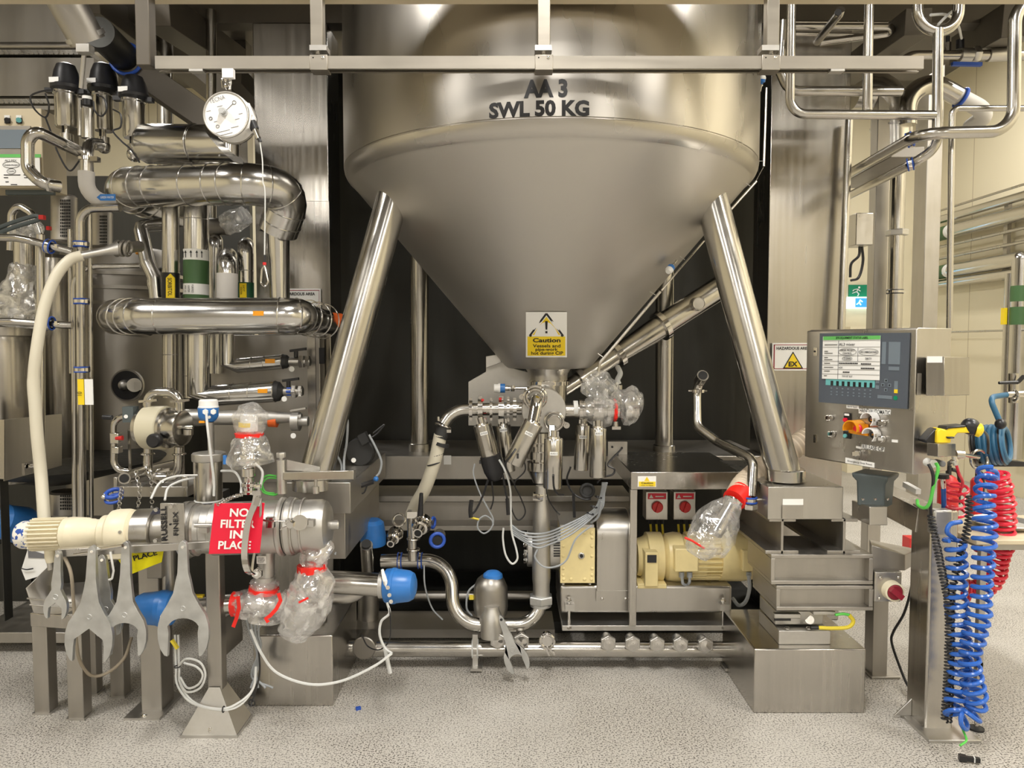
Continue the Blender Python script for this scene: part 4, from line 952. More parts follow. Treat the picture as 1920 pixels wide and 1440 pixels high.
def fcyl(mm, px, py, r, l, o=.014, n=20, ch=0): q = FP(px,py,o); return mm.cyl(q, q+nf*l, r, n=n, ch=ch)
m = MB('paper'); fpoly(m, [(1587,759),(1610,761),(1610,767),(1587,765)], O+.001); fpoly(m, [(1610,766),(1670,768),(1669,778),(1610,775)], O+.001)
fpoly(m, [(1616,833),(1658,839),(1657,847),(1615,841)], O+.001); fpoly(m, [(1672,824),(1683,825),(1683,830),(1672,829)], O+.001); fpoly(m, [(1585,858),(1639,868),(1639,877),(1585,868)], O+.001); fpoly(m, [(1605,836),(1614,838),(1614,842),(1605,840)], O+.001)
k = part(cab, 'label_strips', m, 'white label strips')
m = MB('ink'); ftext(m, 'HAND/AUTOMATIC', 1640, 771.5, 8, 57, O+.002, .005); ftext(m, 'RELEASE CIP', 1637, 840, 7.5, 40, O+.002, .005); m.use('inkgrey'); ftext(m, 'Site Air Supply', 1598, 763, 3, 18, O+.002); ftext(m, 'Emergency Stop Reset', 1612, 868, 3.5, 46, O+.002); part(k, 'lettering', m)
for px, py in ((1562,783),(1660,793),(1566,813),(1660,823)):
    m = MB('polish'); fcyl(m, px-4, py, .014, .022, ch=.002); q = FP(px-4,py,.036); m.beam(q, q+nf*.035-Z*.0, .006,.014); part(cab, 'key_lock', m)
m = MB('polish'); fcyl(m, 1610, 850, .012, .03, ch=.002); q = FP(1610,850,.04); m.beam(q-e1*.02-Z*.004+nf*.01, q+e1*.004, .008,.016); part(cab, 'key_lock', m)
for py in (659, 822):
    m = MB('polish'); fpoly(m, [(1525,py-7),(1532,py-7),(1532,py+8),(1525,py+8)], O+.002, .003); m.use('hole'); fcyl(m, 1528, py, .004, .003, .015); part(door, 'door_latch', m)
m = MB('black'); fpoly(m, [(1582,774),(1594,775),(1594,793),(1582,792)], O+.004, .004); m.use('redsign'); fcyl(m, 1587, 787, .008, .012, .016); m.use('paper'); fpoly(m, [(1583,775),(1592,776),(1592,780),(1583,779)], O+.006,.001); part(cab, 'red_button', m)
m = MB('black'); fpoly(m, [(1581,808),(1594,810),(1594,823),(1581,821)], O+.004, .004); m.use('teal'); fcyl(m, 1586, 817, .008, .008, .016); part(cab, 'green_button', m)
# yellow shroud with emergency stop, white shrouds
def shroud(px, py, r, l, mt, nm, a0, a1, t=.004):
    mm = MB(mt); c = FP(px,py,.014); n = 20; vs = []; fs = []
    for i in range(n+1):
        a = a0+(a1-a0)*i/n; dv = e1*math.cos(a)+Z*math.sin(a)
        for (rr_, ll) in ((r,0),(r,l),(r-t,l),(r-t,0)): vs.append(c+dv*rr_+nf*ll)
    for i in range(n):
        for j in range(4): fs.append((i*4+j, i*4+(j+1)%4, (i+1)*4+(j+1)%4, (i+1)*4+j))
    fs += [(0,1,2,3), (n*4+3,n*4+2,n*4+1,n*4)]
    mm.add(vs, fs); return mm
mm = shroud(1611, 803, .034, .055, 'orange', '', -.3, PI+.3); fpoly(mm, [(1592,790),(1628,796),(1627,818),(1591,812)], .018, .004)
es = part(cab, 'emergency_stop_shroud', mm, 'orange-yellow shroud'); m = MB('redsign'); fcyl(m, 1612, 803, .008, .03, .014); fcyl(m, 1611, 803, .017, .012, .044, ch=.003); part(es, 'emergency_stop_button', m)
for px, py in ((1637,786),(1640,815)):
    mm = shroud(px, py, .029, .038, 'dial', '', -.9, PI-.1); o = part(cab, 'round_shroud', mm, 'white round shroud'); m = MB('black'); fcyl(m, px, py, .013, .014, ch=.002); m.use('polish'); q = FP(px,py,.03); m.beam(q-e1*.008, q+e1*.02+nf*.02, .008,.012); part(o, 'selector', m)
# side attachments (right side plane)
R0 = LF + e1*WC; ns_ = e1
def RP(px, py, o=.001): return ray_plane(px, py, R0+ns_*o, ns_)
def rbox(m, x0, y0, x1, y1, th, o=0):
    a = [RP(x,y,o) for x,y in ((x0,y0),(x1,y0),(x1,y1),(x0,y1))]; return m.hexa([a[0]+e1*th, a[1]+e1*th, a[2]+e1*th, a[3]+e1*th, a[0],a[1],a[2],a[3]])
m = MB('sheet'); a = P(1736,669,2.80); b = P(1790,669,2.80)
m.hexa(PP((1736,742,2.72),(1771,742,2.69),(1771,669,2.69),(1736,669,2.72)) + PP((1746,738,2.86),(1818,741,2.82),(1818,670,2.82),(1746,670,2.86))); po = part(cab, 'document_pocket', m, b=.002)
m = MB('paper'); m.hexa(PP((1738,680,2.712),(1767,680,2.686),(1767,668,2.686),(1738,668,2.712)) + PP((1738,680,2.716),(1767,680,2.69),(1767,668,2.69),(1738,668,2.716))); part(po, 'label_strip', m)
m = MB('sheet'); m.hexa(PP((1738,854,2.66),(1759,857,2.62),(1759,832,2.62),(1738,830,2.66)) + PP((1765,854,2.82),(1792,856,2.78),(1792,832,2.78),(1765,830,2.82))); part(cab, 'scanner_holder', m, b=.002)
for (px, py) in ((1737,866),(1754,866)):
    m = MB('white'); m.use('inkgrey' if px > 1740 else 'white'); q = P(px,py,2.72); m.cyl(q, q+V((.0,-.05,0)), .011 if px>1740 else .015, ch=.003); part(cab, 'cable_gland', m)
m = MB('dull'); m.pbox(1720,700,1727,741,2.75,.01); part(cab, 'hinge_strip', m)
# cabinet pivot arm
m = MB('motorgrey'); m.lathe(P(1640,948,2.98), Z, [(0,.066),(.006,.073),(.10,.078),(.118,.095),(.135,.10)], 4); part(cab, 'pivot_mount', m, 'dark grey cast swivel mount', b=.010)
for x in (1618,1641,1664): m = MB('polish'); m.sphere(P(x,936,2.90), .006, n=10, k=4); part(cab, 'bolt', m)
m = MB('steel'); m.hexa(PP((1630,985,2.86),(1664,985,2.86),(1664,950,2.86),(1630,950,2.86)) + PP((1597,970,3.1),(1625,970,3.1),(1625,938,3.1),(1597,938,3.1))); part(cab, 'support_arm', m, b=.003)

# diagonal beam and upright post
po = thing('cabinet_post', 'tall square stainless post with bolted foot, right foreground', 'post')
m = MB('sheet'); xl = P(1733,1395,2.83).x; xr = P(1785,1395,2.83).x; ztp = P(0,957,2.83).z
m.box(((xl+xr)/2, 2.90, ztp/2), (xr-xl, .14, ztp)); part(po, 'upright', m, b=.008)
m = MB('satin'); m.box(((xl+xr)/2+.012, 2.86, .006), (xr-xl+.09, .24, .012)); m.prism([(0,0),(.07,0),(0,.07)], (xl-.0, 2.93, .012), -X, Z, .008); part(po, 'foot_plate', m, b=.002)
m = MB('polish'); m.hexnut(P(1762,1390,2.775), Z, .013, .022); part(po, 'anchor_bolt', m)
m = MB('satin'); q = P(1768,960,2.83); m.pbox(1752,957,1787,1004,2.78,.05); part(po, 'top_block', m, b=.008)
m = MB('sheet'); m.beam(P(1640,925,3.25), P(1740,975,2.93), .10, .10); part(po, 'diagonal_beam', m, b=.003)
m = MB('white'); m.beam(P(1697,908,3.0), P(1722,922,2.9), .02,.02); part(po, 'end_cap', m)
# wooden-topped table at far right
tb = thing('side_table', 'pale-topped steel table cut off by the right edge of the view', 'table')
d = 2.83; x0 = P(1874,0,d).x
m = MB('dull'); a = P(1874,1378,d); m.box((x0+.012, d+.012, (P(0,1030,d).z+.04)/2), (.024,.024,P(0,1030,d).z-.04)); part(tb, 'leg', m, b=.002)
m = MB('dull'); m.box((x0+.012, d+.36, (P(0,1030,d).z)/2), (.024,.024,P(0,1030,d).z)); part(tb, 'leg', m, b=.002)
m = MB('dull'); m.beam((x0+.012, d, .26), (x0+.012, d+.36, .26), .024,.024); part(tb, 'stretcher', m)
m = MB('rubber'); m.lathe((x0+.012, d+.012, 0), Z, [(0,.028),(.008,.028),(.014,.01)], 20); m.use('polish'); m.cyl((x0+.012, d+.012, .01), (x0+.012, d+.012, .045), .008); part(tb, 'levelling_foot', m)
zt2 = P(0,1030,d).z; m = MB('dull'); m.box((x0+.40, d+.18, zt2+.012), (.80,.38,.024)); part(tb, 'apron', m); m = MB('beam'); m.box((x0+.38, d+.18, zt2+.034), (.84,.42,.02)); part(tb, 'table_top', m, b=.004)
m = MB('satin'); m.lathe((x0+.2, d+.18, zt2+.044), Z, [(0,.08),(.005,.10),(.022,.12),(.024,.118),(.008,.095)], 32); solo('metal_dish', m, 'shallow metal dish lying on the pale-topped table', 'dish')

# ================================================================ hose reel, scanner, coiled hoses
hr = thing('hose_reel', 'hose reel wound with petrol-blue hose between two side discs, right of the cabinet', 'hose reel')
q0 = P(1826,836,3.05); q1 = P(1880,833,2.98); ax = (q1-q0).normalized(); d = 3.0
m = MB('tankd'); m.cyl(q0, q0+ax*.006, 38*S(d), n=40); m.cyl(q0, q1, 16*S(d)); part(hr, 'side_disc', m)
m = MB('black'); m.ring(q0+ax*.012, ax, 37*S(d), .007, 36); m.cyl(q1, q1+ax*.006, 40*S(d), n=40); part(hr, 'side_disc', m)
m = MB('reelhose')
for i in range(6): m.ring(q0+ax*(.030+i*.0165), ax, 30*S(d), .0105, 36, 10)
for i in range(5): m.ring(q0+ax*(.038+i*.0165), ax, 35*S(d), .0095, 36, 10)
m.tube(PP((1875,792,2.95),(1858,752,2.97),(1862,744,3.0),(1888,740,3.05)), .011, bend=.05); part(hr, 'hose', m)
m = MB('black'); m.sphere(P(1876,795,2.92), .021); part(hr, 'hose_stop', m)
m = MB('black'); m.prism([(0,0),(.13,0),(.13,.018),(.0,.03)], P(1855,873,3.0), X, Z, .05); m.beam(P(1888,870,3.0), P(1893,862,3.0), .02,.03); part(hr, 'bracket', m)
m = MB('tube'); m.cyl(P(1792,852,2.9), P(1835,857,2.95), .008); m.cyl(P(1791,852,2.9), P(1806,853,2.9), .017); m.ring(P(1836,862,2.95), V((.2,-1,.1)), 18*S(3), .006); part(hr, 'swivel_fitting', m)

scn = thing('barcode_scanner', 'yellow and black handheld scanner resting in the holder on the cabinet side', 'scanner')
d = 2.72; th = .045
def sp(m_, poly, dd, dp): return m_.pprism(poly, dd, dp)
m = MB('yellow'); sp(m, [(1757,831),(1758,808),(1764,803),(1773,806),(1778,802),(1812,800),(1820,812),(1796,812),(1790,820),(1784,822),(1783,831)], d-.02, .05); part(scn, 'body', m, 'yellow body', b=.006)
m = MB('black'); sp(m, [(1774,807),(1776,800),(1812,797),(1812,801),(1779,804)], d-.024, .06); sp(m, [(1734,826),(1752,806),(1759,803),(1758,831),(1738,831)], d-.005, .05); sp(m,[(1776,819),(1790,819),(1791,822),(1778,823)],d-.03,.02); part(scn, 'grip', m, 'black grip and nose', b=.004)
m = MB('black'); q = P(1823,803,d); m.sphere(q+V((-.006,0,.006)), .031, ax=V((1,0,-.5)), sx=1.1); part(scn, 'handle_end', m, 'black'); m = MB('yellow'); m.lathe(q+V((.008,-.01,-.004)), V((1,-.5,-.2)), [(0,.024),(.012,.026),(.02,.018),(.024,.006)], 20); part(scn, 'end_cap', m)
m = MB('black'); m.cable(PP((1833,802,d),(1842,806,d),(1852,820,d+.1),(1853,850,d+.15)), .005, 8); part(scn, 'cord', m)

def coiled(name, label, mt, segs, cat='hose'):
    m_ = MB(mt)
    for (path, Rp, turns, rp, seed) in segs:
        dd = path[0][2]; pts = coil(PP(*path), Rp*S(dd), turns, 14, seed=seed); m_.sweep(pts, rp*S(dd), 7)
    return m_
m = coiled('', '', 'bluehose', [
  (((1852,880,2.72),(1846,930,2.68),(1846,1000,2.66),(1842,1080,2.66),(1838,1140,2.66),(1826,1195,2.66),(1818,1240,2.66),(1825,1290,2.66),(1830,1325,2.66),(1808,1348,2.66),(1790,1335,2.68),(1795,1290,2.7),(1802,1230,2.7),(1796,1160,2.72),(1792,1110,2.72),(1794,1060,2.72),(1790,1010,2.72)), 17, 46, 4.3, 4)])
m.cable(PP((1790,1010,2.72),(1776,998,2.7),(1782,983,2.7),(1803,978,2.7)), 4.3*S(2.7), 8); m.cable(PP((1852,880,2.72),(1868,885,2.75),(1870,900,2.75)), 4.3*S(2.7), 8)
solo('coiled_hose', m, 'long coiled bright blue air hose hanging in a double strand beside the cabinet post', 'hose')
m = coiled('', '', 'redhose', [
  (((1868,884,2.9),(1878,930,2.9),(1882,990,2.9),(1873,1040,2.92),(1858,1085,2.95),(1832,1108,2.98),(1806,1105,3.0)), 19, 26, 3.6, 9)])
solo('coiled_hose', m, 'coiled red air hose sagging behind the blue coils', 'hose')
m = coiled('', '', 'redhose', [(((1797,905,2.85),(1795,925,2.86),(1790,970,2.88)), 16, 4.5, 2.6, 2)])
m.cable(PP((1792,868,2.74),(1798,888,2.76),(1805,905,2.8),(1797,930,2.85)), 2.6*S(2.8), 8); m.use('polish'); m.cyl(P(1789,856,2.72), P(1792,872,2.72), .009); m.cyl(P(1789,862,2.72), P(1790,866,2.72), .015)
solo('coiled_hose', m, 'thin red hose with steel coupling hanging from the scanner holder', 'hose')
m = coiled('', '', 'coilblack', [
  (((1745,965,2.74),(1752,1000,2.72),(1762,1050,2.72),(1772,1100,2.72),(1779,1150,2.72),(1778,1230,2.72),(1775,1300,2.72),(1771,1352,2.72)), 5.5, 62, 1.9, 3),
  (((1818,930,2.74),(1815,985,2.72),(1803,1030,2.71),(1791,1080,2.71),(1783,1130,2.71),(1783,1200,2.71),(1782,1280,2.71),(1778,1352,2.71)), 5.5, 60, 1.9, 5)])
solo('spiral_cable', m, 'black coiled cord hanging in front of the cabinet post', 'cord')
m = MB('lgreen'); m.cable(PP((1755,868,2.66),(1759,880,2.65),(1752,905,2.66),(1744,940,2.68),(1735,952,2.7),(1722,948,2.75),(1720,938,2.8)), .006, 8); m.cable(PP((1800,1352,2.7),(1806,1370,2.66),(1812,1388,2.62),(1800,1398,2.6)), .004, 6)
solo('earth_wire', m, 'bright green wire dangling from the cabinet side past the post', 'wire')
m = MB('black'); m.cable(PP((1741,870,2.66),(1748,885,2.65),(1750,905,2.66),(1745,945,2.7),(1746,965,2.73)), .006, 8)
solo('scanner_cable', m, 'black cable running from the cabinet gland to the coiled cord', 'cable')
m = MB('black'); a = P(1798,1403,2.62); b = P(1838,1412,2.60); a.z = b.z = .014; m.beam(a, a.lerp(b,.35), .02,.02); m.beam(a.lerp(b,.35), b, .014,.016); m.use('whitecable'); m.beam(a.lerp(b,.7), a.lerp(b,.76), .016,.018)
solo('cable_plug', m, 'small black connector plug lying on the floor by the post foot', 'plug')

# fire extinguishers beyond
def extinguisher(px0, px1, y0, y1, d, lab):
    t = thing('fire_extinguisher', lab, 'fire extinguisher', 'fire extinguishers'); r = (px1-px0)/2*S(d); q = P((px0+px1)/2, y1, d); h = (y1-y0)*S(d)
    m = MB('redbox'); m.lathe(q, Z, [(0,r*.9),(.01,r),(h-r*.8,r),(h-r*.25,r*.7),(h,r*.3)], 28); part(t, 'cylinder', m)
    m = MB('black'); m.cyl(q+Z*h, q+Z*(h+.05), r*.28); m.beam(q+Z*(h+.05)-X*r*.3, q+Z*(h+.09)+X*r*.9, .02,.014); m.cable([q+Z*(h+.03)+X*r*.3, q+Z*h+X*r*1.1, q+Z*(h*.5)+X*r*1.15], .01, 8); part(t, 'valve_head', m); return t
extinguisher(1757,1793,888,1000,3.9,'red fire extinguisher with blue hose stub in front, behind the cabinet post')
extinguisher(1817,1838,892,1010,4.3,'narrow red fire extinguisher half hidden behind the coiled hoses')
m = MB('redbox'); m.pbox(1706,1010,1728,1035,5.2,.1); m.pbox(1853,1030,1886,1045,3.2,.1); solo('red_crate', m, 'small red box glimpsed behind the post', 'box')
m = MB('bluehose'); m.cyl(P(1769,915,2.9), P(1770,952,2.9), .009); m.use('polish'); m.cyl(P(1768,898,2.9), P(1769,916,2.9), .009); m.use('black'); m.cyl(P(1768,889,2.9), P(1768,897,2.9), .022)
solo('air_fitting', m, 'blue hose stub with steel coupling hanging under the cabinet', 'fitting')
# hazardous sign on right column
def hazard(name, x0, y0, x1, y1, d, lab, tri=True):
    t = thing('warning_sign', lab, 'sign'); m = MB('paper'); m.pbox(x0,y0,x1,y1,d,.003); part(t, 'board', m, b=.001)
    m = MB('dred')
    for a in ((x0+3,y0+3,x1-3,y0+4.2),(x0+3,y1-4.2,x1-3,y1-3),(x0+3,y0+3,x0+4.2,y1-3),(x1-4.2,y0+3,x1-3,y1-3)): m.pbox(*a, d-.0012, .001)
    part(t, 'border', m)
    cx = (x0+x1)/2; m = MB('ink'); m.text('HAZARDOUS AREA', P(cx, y0+10, d-.002), 5.2*S(d), width=62*S(d), bold=.025)
    if tri:
        m.pprism([(cx,y0+16),(cx-19,y0+48),(cx+19,y0+48)], d-.002, .001); m.use('yellow'); m.pprism([(cx,y0+19.5),(cx-15.5,y0+46),(cx+15.5,y0+46)], d-.0035, .001); m.use('ink'); m.text('EX', P(cx, y0+39.5, d-.0045), 8.5*S(d), width=17*S(d), bold=.04)
    part(t, 'lettering', m); return t
hazard('', 1448,643,1526,695,3.98,'white HAZARDOUS AREA sign with yellow EX triangle, left of the control cabinet')
hazard('', 517,541,602,593,3.98,'white HAZARDOUS AREA sign half hidden behind the clad pipes on the left', False)

# ================================================================ OVERHEAD RAIL
rl = thing('overhead_rail', 'horizontal galvanised strut rail hung across the front of the vessel', 'rail')
d = 2.55; y0 = P(0,105,d).z; y1 = P(0,129,d).z; xa = P(288,0,d).x; xb = P(1735,0,d).x; h = y0-y1; t_ = .003
m = MB('rail'); xm = (xa+xb)/2; L = xb-xa
m.box((xm, d+.0, (y0+y1)/2), (L, t_, h)); m.box((xm, d+.04, (y0+y1)/2), (L, t_, h)); m.box((xm, d+.02, y0-.0015), (L, .04, t_)); m.box((xm, d+.007, y1+.0015), (L,.012,t_)); m.box((xm, d+.034, y1+.0015), (L,.012,t_)); part(rl, 'channel', m)
for x in (597, 1020, 1446):
    m = MB('rail'); m.pbox(x-17,102,x+17,131,d-.006,.052); k = part(rl, 'bracket', m, b=.002); m = MB('polish'); m.sphere(P(x+8,108,d-.006), .006, ax=-Y, sx=.5, n=10, k=4, a0=0); m.use('hole'); m.cyl(P(x-10,108,d-.007), P(x-10,108,d-.005), .0025, n=8); part(k, 'bolt', m)
    m = MB('satin'); m.pbox(x-17,84,x+15,94,d-.004,.05); m.use('polish'); m.cyl(P(x-1,94,d+.02), P(x-1,103,d+.02), .009); part(k, 'clamp', m)
    m = MB('rail'); a = P(x-12,90,d+.02); b = P(x+11,90,d+.02); m.box(((a.x+b.x)/2, d+.02, (a.z+2.80)/2), (b.x-a.x, .04, 2.80-a.z)); part(rl, 'hanger', m, b=.002)
m = MB('mezz'); a = P(262,127,d+.02); b = P(288,127,d+.02); m.box(((a.x+b.x)/2, d+.02, (a.z+2.80)/2), (b.x-a.x,.05,2.80-a.z)); part(rl, 'hanger', m, b=.003)
for x in (366, 1570): m = MB('paper'); m.use('satin'); m.pbox(x-12,129,x+14,133,d-.002,.03); part(rl, 'slot_plate', m)

# tool balancer
bl = thing('spring_balancer', 'round white spring balancer lettered TECNA hanging from the rail by a hook', 'balancer')
d = 2.52; c = P(424,215,d); up = V((.28,0,1)).normalized()
m = MB('dial'); m.cyl(c+Y*.0, c+Y*.07, 41*S(d), n=48, ch=.004); m.pprism([(424,175),(455,184),(472,215),(466,240),(440,256)], d+.012, .05); part(bl, 'housing', m, 'white drum housing')
m = MB('steel'); m.ring(c, Y, 41*S(d), .0035, 48); m.cyl(c+Y*.07, c+Y*.078, 43*S(d), n=40); part(bl, 'rim', m)
m = MB('cast'); q = P(420,211,d); m.cyl(q, q-Y*.012, .013); m.cyl(q-Y*.012, q-Y*.026, .009); part(bl, 'centre_knob', m)
m = MB('inkgrey'); m.text('TECNA', P(407,186,d-.001), 8*S(d), width=30*S(d), ux=V((1,0,.30)), uy=V((-.30,0,1)), bold=-.005)
for a_, b_ in (((424,207),(437,194)),): m.beam(P(*a_,d-.001), P(*b_,d-.001), .002,.001)
m.ring(P(439,192,d-.001), Y, .006,.0009,16,5); m.ring(P(395,222,d-.001), Y, .005,.0012,16,5); m.ring(P(408,237,d-.001), Y, .005,.0008,16,5)
for i, (x, y, w_) in enumerate(((391,208,8),(404,228,6),(418,246,26),(425,251,22),(440,238,14),(451,213,7),(445,223,8),(412,199,10))): m.beam(P(x-w_/2,y+w_*.12,d-.0008), P(x+w_/2,y-w_*.12,d-.0008), .0012,.0008)
part(bl, 'printed_markings', m)
m = MB('paper'); m.use('dial'); m.pbox(416,128,437,145,d+.005,.02); part(bl, 'hanger_tab', m); m = MB('polish')
for k in range(3): m.ring(P(424+(k%2)*4,150+k*6,d+.02), (1,k%2,0), .009,.0028,12,6)
m.tube(PP((418,165,d+.02),(416,150,d+.02),(424,143,d+.02),(433,150,d+.02),(431,168,d+.02)), .004, bend=.01, n=8); part(bl, 'suspension_hook', m)
m = MB('dial'); m.cyl(P(462,196,d+.03), P(475,233,d+.03), .012); part(bl, 'cable_guide', m); m = MB('black'); m.cyl(P(472,228,d+.03), P(478,243,d+.03), .014); m.use('polish'); m.cyl(P(478,243,d+.03), P(485,260,d+.03), .010,.008); m.use('black'); m.cyl(P(484,258,d+.03), P(488,266,d+.03), .006); part(bl, 'cable_guide_nozzle', m)
m = MB('whitecable'); m.cable(PP((487,265,d+.03),(492,300,d+.03),(493,340,d+.03),(497,365,d+.03),(496,480,d+.03)), .0022, 6); part(bl, 'suspension_rope', m)
m = MB('black'); m.cyl(P(496.5,478,d+.03), P(496.5,492,d+.03), .005); m.use('redbox'); m.cyl(P(496,492,d+.03), P(496,497,d+.03), .006); m.use('polish'); m.tube(PP((496,497,d+.03),(491,505,d+.03),(489,530,d+.03),(497,540,d+.03),(503,528,d+.03),(498,505,d+.03),(496,498,d+.03)), .003, bend=.012, n=8); part(bl, 'snap_hook', m)

# ================================================================ UPPER RIGHT PIPEWORK
def pipe(name, label, runs, group=None, mat='tube', cat='pipe', clamps=(), nuts=(), bend=None):
    t = thing(name, label, cat, group)
    for (pts, r) in runs:
        m = MB(mat); rr = r*S(pts[0][2]); m.tube(PP(*pts), rr, bend=bend or rr*3.2, n=18, seg=8); part(t, 'pipe', m)
    for (x, y, dd, ax, r, c) in clamps:
        m = MB(c); q = P(x,y,dd); a_ = V(ax).normalized(); m.ring(q-a_*.010, a_, r*S(dd), .0035, 20, 6); m.ring(q+a_*.010, a_, r*S(dd), .0035, 20, 6)
        m.use('polish'); m.band(q, a_, (r+1)*S(dd), .004, .014, 20); m.box(q+V((r+2,0,0))*S(dd), (.012,.02,.016)); part(t, 'clamp', m)
    for (x, y, dd, ax, r, h) in nuts:
        m = MB('satin'); q = P(x,y,dd); m.hexnut(q, ax, r*S(dd), h); part(t, 'nut', m)
    return t
pipe('steel_pipe', 'steel pipe dropping in a square bend and running right at mid height, upper right', [(((1484,-20,3.3),(1481,214,3.3),(1752,216,3.3)), 8.5)], bend=.07)
pipe('steel_pipe', 'straight vertical steel pipe teeing into the horizontal run, upper right', [(((1630,-20,3.3),(1626,208,3.3)), 8.5)])
pipe('steel_pipe', 'steel pipe with U-shaped top and blue clamp curling down behind the rail end', [(((1720,-10,3.32),(1722,58,3.32),(1796,58,3.32),(1798,-10,3.32)), 10), (((1759,55,3.31),(1757,278,3.3),(1712,306,3.35),(1590,368,4.3)), 9)], clamps=((1707,308,3.37,(-1,.6,-.2),11,'blue2'),), bend=.11)
pipe('steel_pipe', 'steel pipe bending round the upper right corner of the view and back to the left', [(((1925,-2,3.2),(1903,30,3.2),(1900,246,3.2),(1725,250,3.2),(1585,330,4.2)), 11)], clamps=((1706,262,3.35,(-1,.8,-.3),13,'blue2'),), bend=.10)
pipe('steel_pipe', 'steel pipe curving behind and running level into the fat bend, upper right', [(((1468,40,3.6),(1462,130,3.6),(1478,171,3.6),(1690,171,3.6)), 9)], bend=.08)
pipe('steel_pipe', 'thin steel pipe with rounded corner dropping to the control cabinet', [(((1925,203,3.3),(1785,203,3.3),(1780,620,3.3)), 5.5)], bend=.03)
pipe('steel_pipe', 'slim conduit running up the edge of the right steel column', [(((1592,225,3.94),(1577,618,3.9)), 7)])
pipe('steel_pipe', 'steel pipe with hairpin bend close under the mezzanine, upper right', [(((1445,50,3.7),(1672,50,3.7),(1672,62,3.75),(1538,80,3.8)), 6.5)], bend=.04)
pipe('steel_pipe', 'twin level steel pipes just under the cream beam, upper right', [(((1440,42,3.9),(1700,44,3.9)), 4), (((1440,62,3.9),(1610,66,3.9)), 4)])
m = MB('tube'); m.sweep(PP((1576,18,3.3),(1574,26,3.32),(1532,78,3.7)), [8*S(3.3)]*3, 16); m.use('hole'); m.cyl(P(1571,24,3.29), P(1572,23,3.285), 6*S(3.3)); solo('open_tube', m, 'short slanted open-ended steel tube under the mezzanine, upper right', 'tube')
t = pipe('valved_pipe', 'level steel pipe with ball valve, nut and blue lever near the upper right corner', [(((1670,128,4.0),(1710,103,4.0),(1820,103,4.0)), 8), (((1825,103,4.0),(1925,104,4.0)), 9)], bend=.1, nuts=((1822,103,4.0,(1,0,0),15,.035),))
m = MB('satin'); m.cyl(P(1853,103,4.0), P(1890,102,4.0), 12*S(4)); m.cyl(P(1800,103,4), P(1824,103,4), 12*S(4)); part(t, 'coupling', m); m = MB('blue2'); m.beam(P(1785,120,3.95), P(1840,121,3.95), .02,.018); part(t, 'lever', m)
m = MB('black'); m.cyl(P(1777,92,4), P(1777,68,4), .010); m.cyl(P(1800,92,4), P(1800,75,4), .02); m.use('polish'); m.cyl(P(1777,96,4), P(1777,80,4), .016); part(t, 'gauge_cock', m)
m = MB('whitecable'); m.cable(PP((1760,45,3.3),(1775,30,3.35),(1790,18,3.4)), .006, 6); m.cable(PP((1745,28,3.3),(1775,28,3.4),(1795,45,3.6),(1803,72,3.9)), .006, 6); part(t, 'tubing', m)
m = MB('tube'); m.tube(PP((1700,235,4.6),(1700,180,4.6),(1745,152,4.6),(1795,180,4.6)), 17*S(4.6), bend=.2, n=20); m.use('insul'); m.tube(PP((1795,180,4.6),(1855,212,4.6),(1820,238,4.8)), 15*S(4.6), bend=.1, n=18); m.use('blue2'); m.ring(P(1802,184,4.6), (1,0,-.5), 17*S(4.6), .012)
solo('white_pipe', m, 'pale looping pipe with blue clamp against the cream wall, upper right', 'pipe')
# fat insulated bend
m = MB('insul'); m.tube(PP((1600,168,4.7),(1670,170,4.7),(1672,300,4.7)), 35*S(4.7), bend=.16, n=28); fb = thing('fat_duct', 'fat steel duct bending down behind the pipes, upper right', 'duct')
m.mats = ['tube']; part(fb, 'duct', m)
for y in (182,240,296): m = MB('clad'); m.band(P(1671,y,4.7), Z, 36.5*S(4.7), .01, .012, 28); part(fb, 'seam_band', m)
m = MB('tube'); m.lathe(P(1671,318,4.7), Z, [(0,12*S(4.7)),(.05,26*S(4.7)),(.09,35*S(4.7))], 28); part(fb, 'reducer', m)
pipe('steel_pipe', 'vertical dark steel pipe with hexagonal union, rising behind the control cabinet', [(((1684,318,4.5),(1676,640,4.5)), 13)], nuts=((1682,442,4.5,(0,0,1),19.5,.035),), clamps=((1678,547,4.5,(0,0,1),14,'black'),))
sp_ = thing('square_post', 'square steel post with small junction box behind the control cabinet', 'post')
m = MB('dull'); a = P(1634,700,4.6); b = P(1659,700,4.6); m.box(((a.x+b.x)/2, 4.645, 1.55), (b.x-a.x,.09,3.1)); part(sp_, 'upright', m, b=.004)
m = MB('steel'); m.pbox(1606,399,1637,459,4.45,.15); k = part(sp_, 'junction_box', m, b=.004); m = MB('black'); m.cable(PP((1612,462,4.5),(1610,480,4.5),(1596,495,4.5),(1594,520,4.5)), .008, 6); m.cable(PP((1616,462,4.5),(1618,490,4.5),(1610,520,4.5),(1595,526,4.5)), .008, 6); part(k, 'cable', m)
cl = MB('dull'); a = P(1727,700,6.5); b = P(1755,700,6.5); cl.box(((a.x+b.x)/2, 6.6, ROOM_Z/2-.03), (b.x-a.x,.2,ROOM_Z-.1)); solo('square_column', cl, 'plain square steel column standing by the cream wall, far right', 'column', b=.004)
cl = MB('insul'); a = P(1600,700,8.6); b = P(1760,700,8.6); cl.mats = ['wall']; cl.box(((a.x+b.x)/2, 8.9, P(0,612,8.6).z/2), (b.x-a.x,.4,P(0,612,8.6).z)); solo('low_cabinet', cl, 'cream boxed-in ledge at the back wall behind the control cabinet', 'ledge')
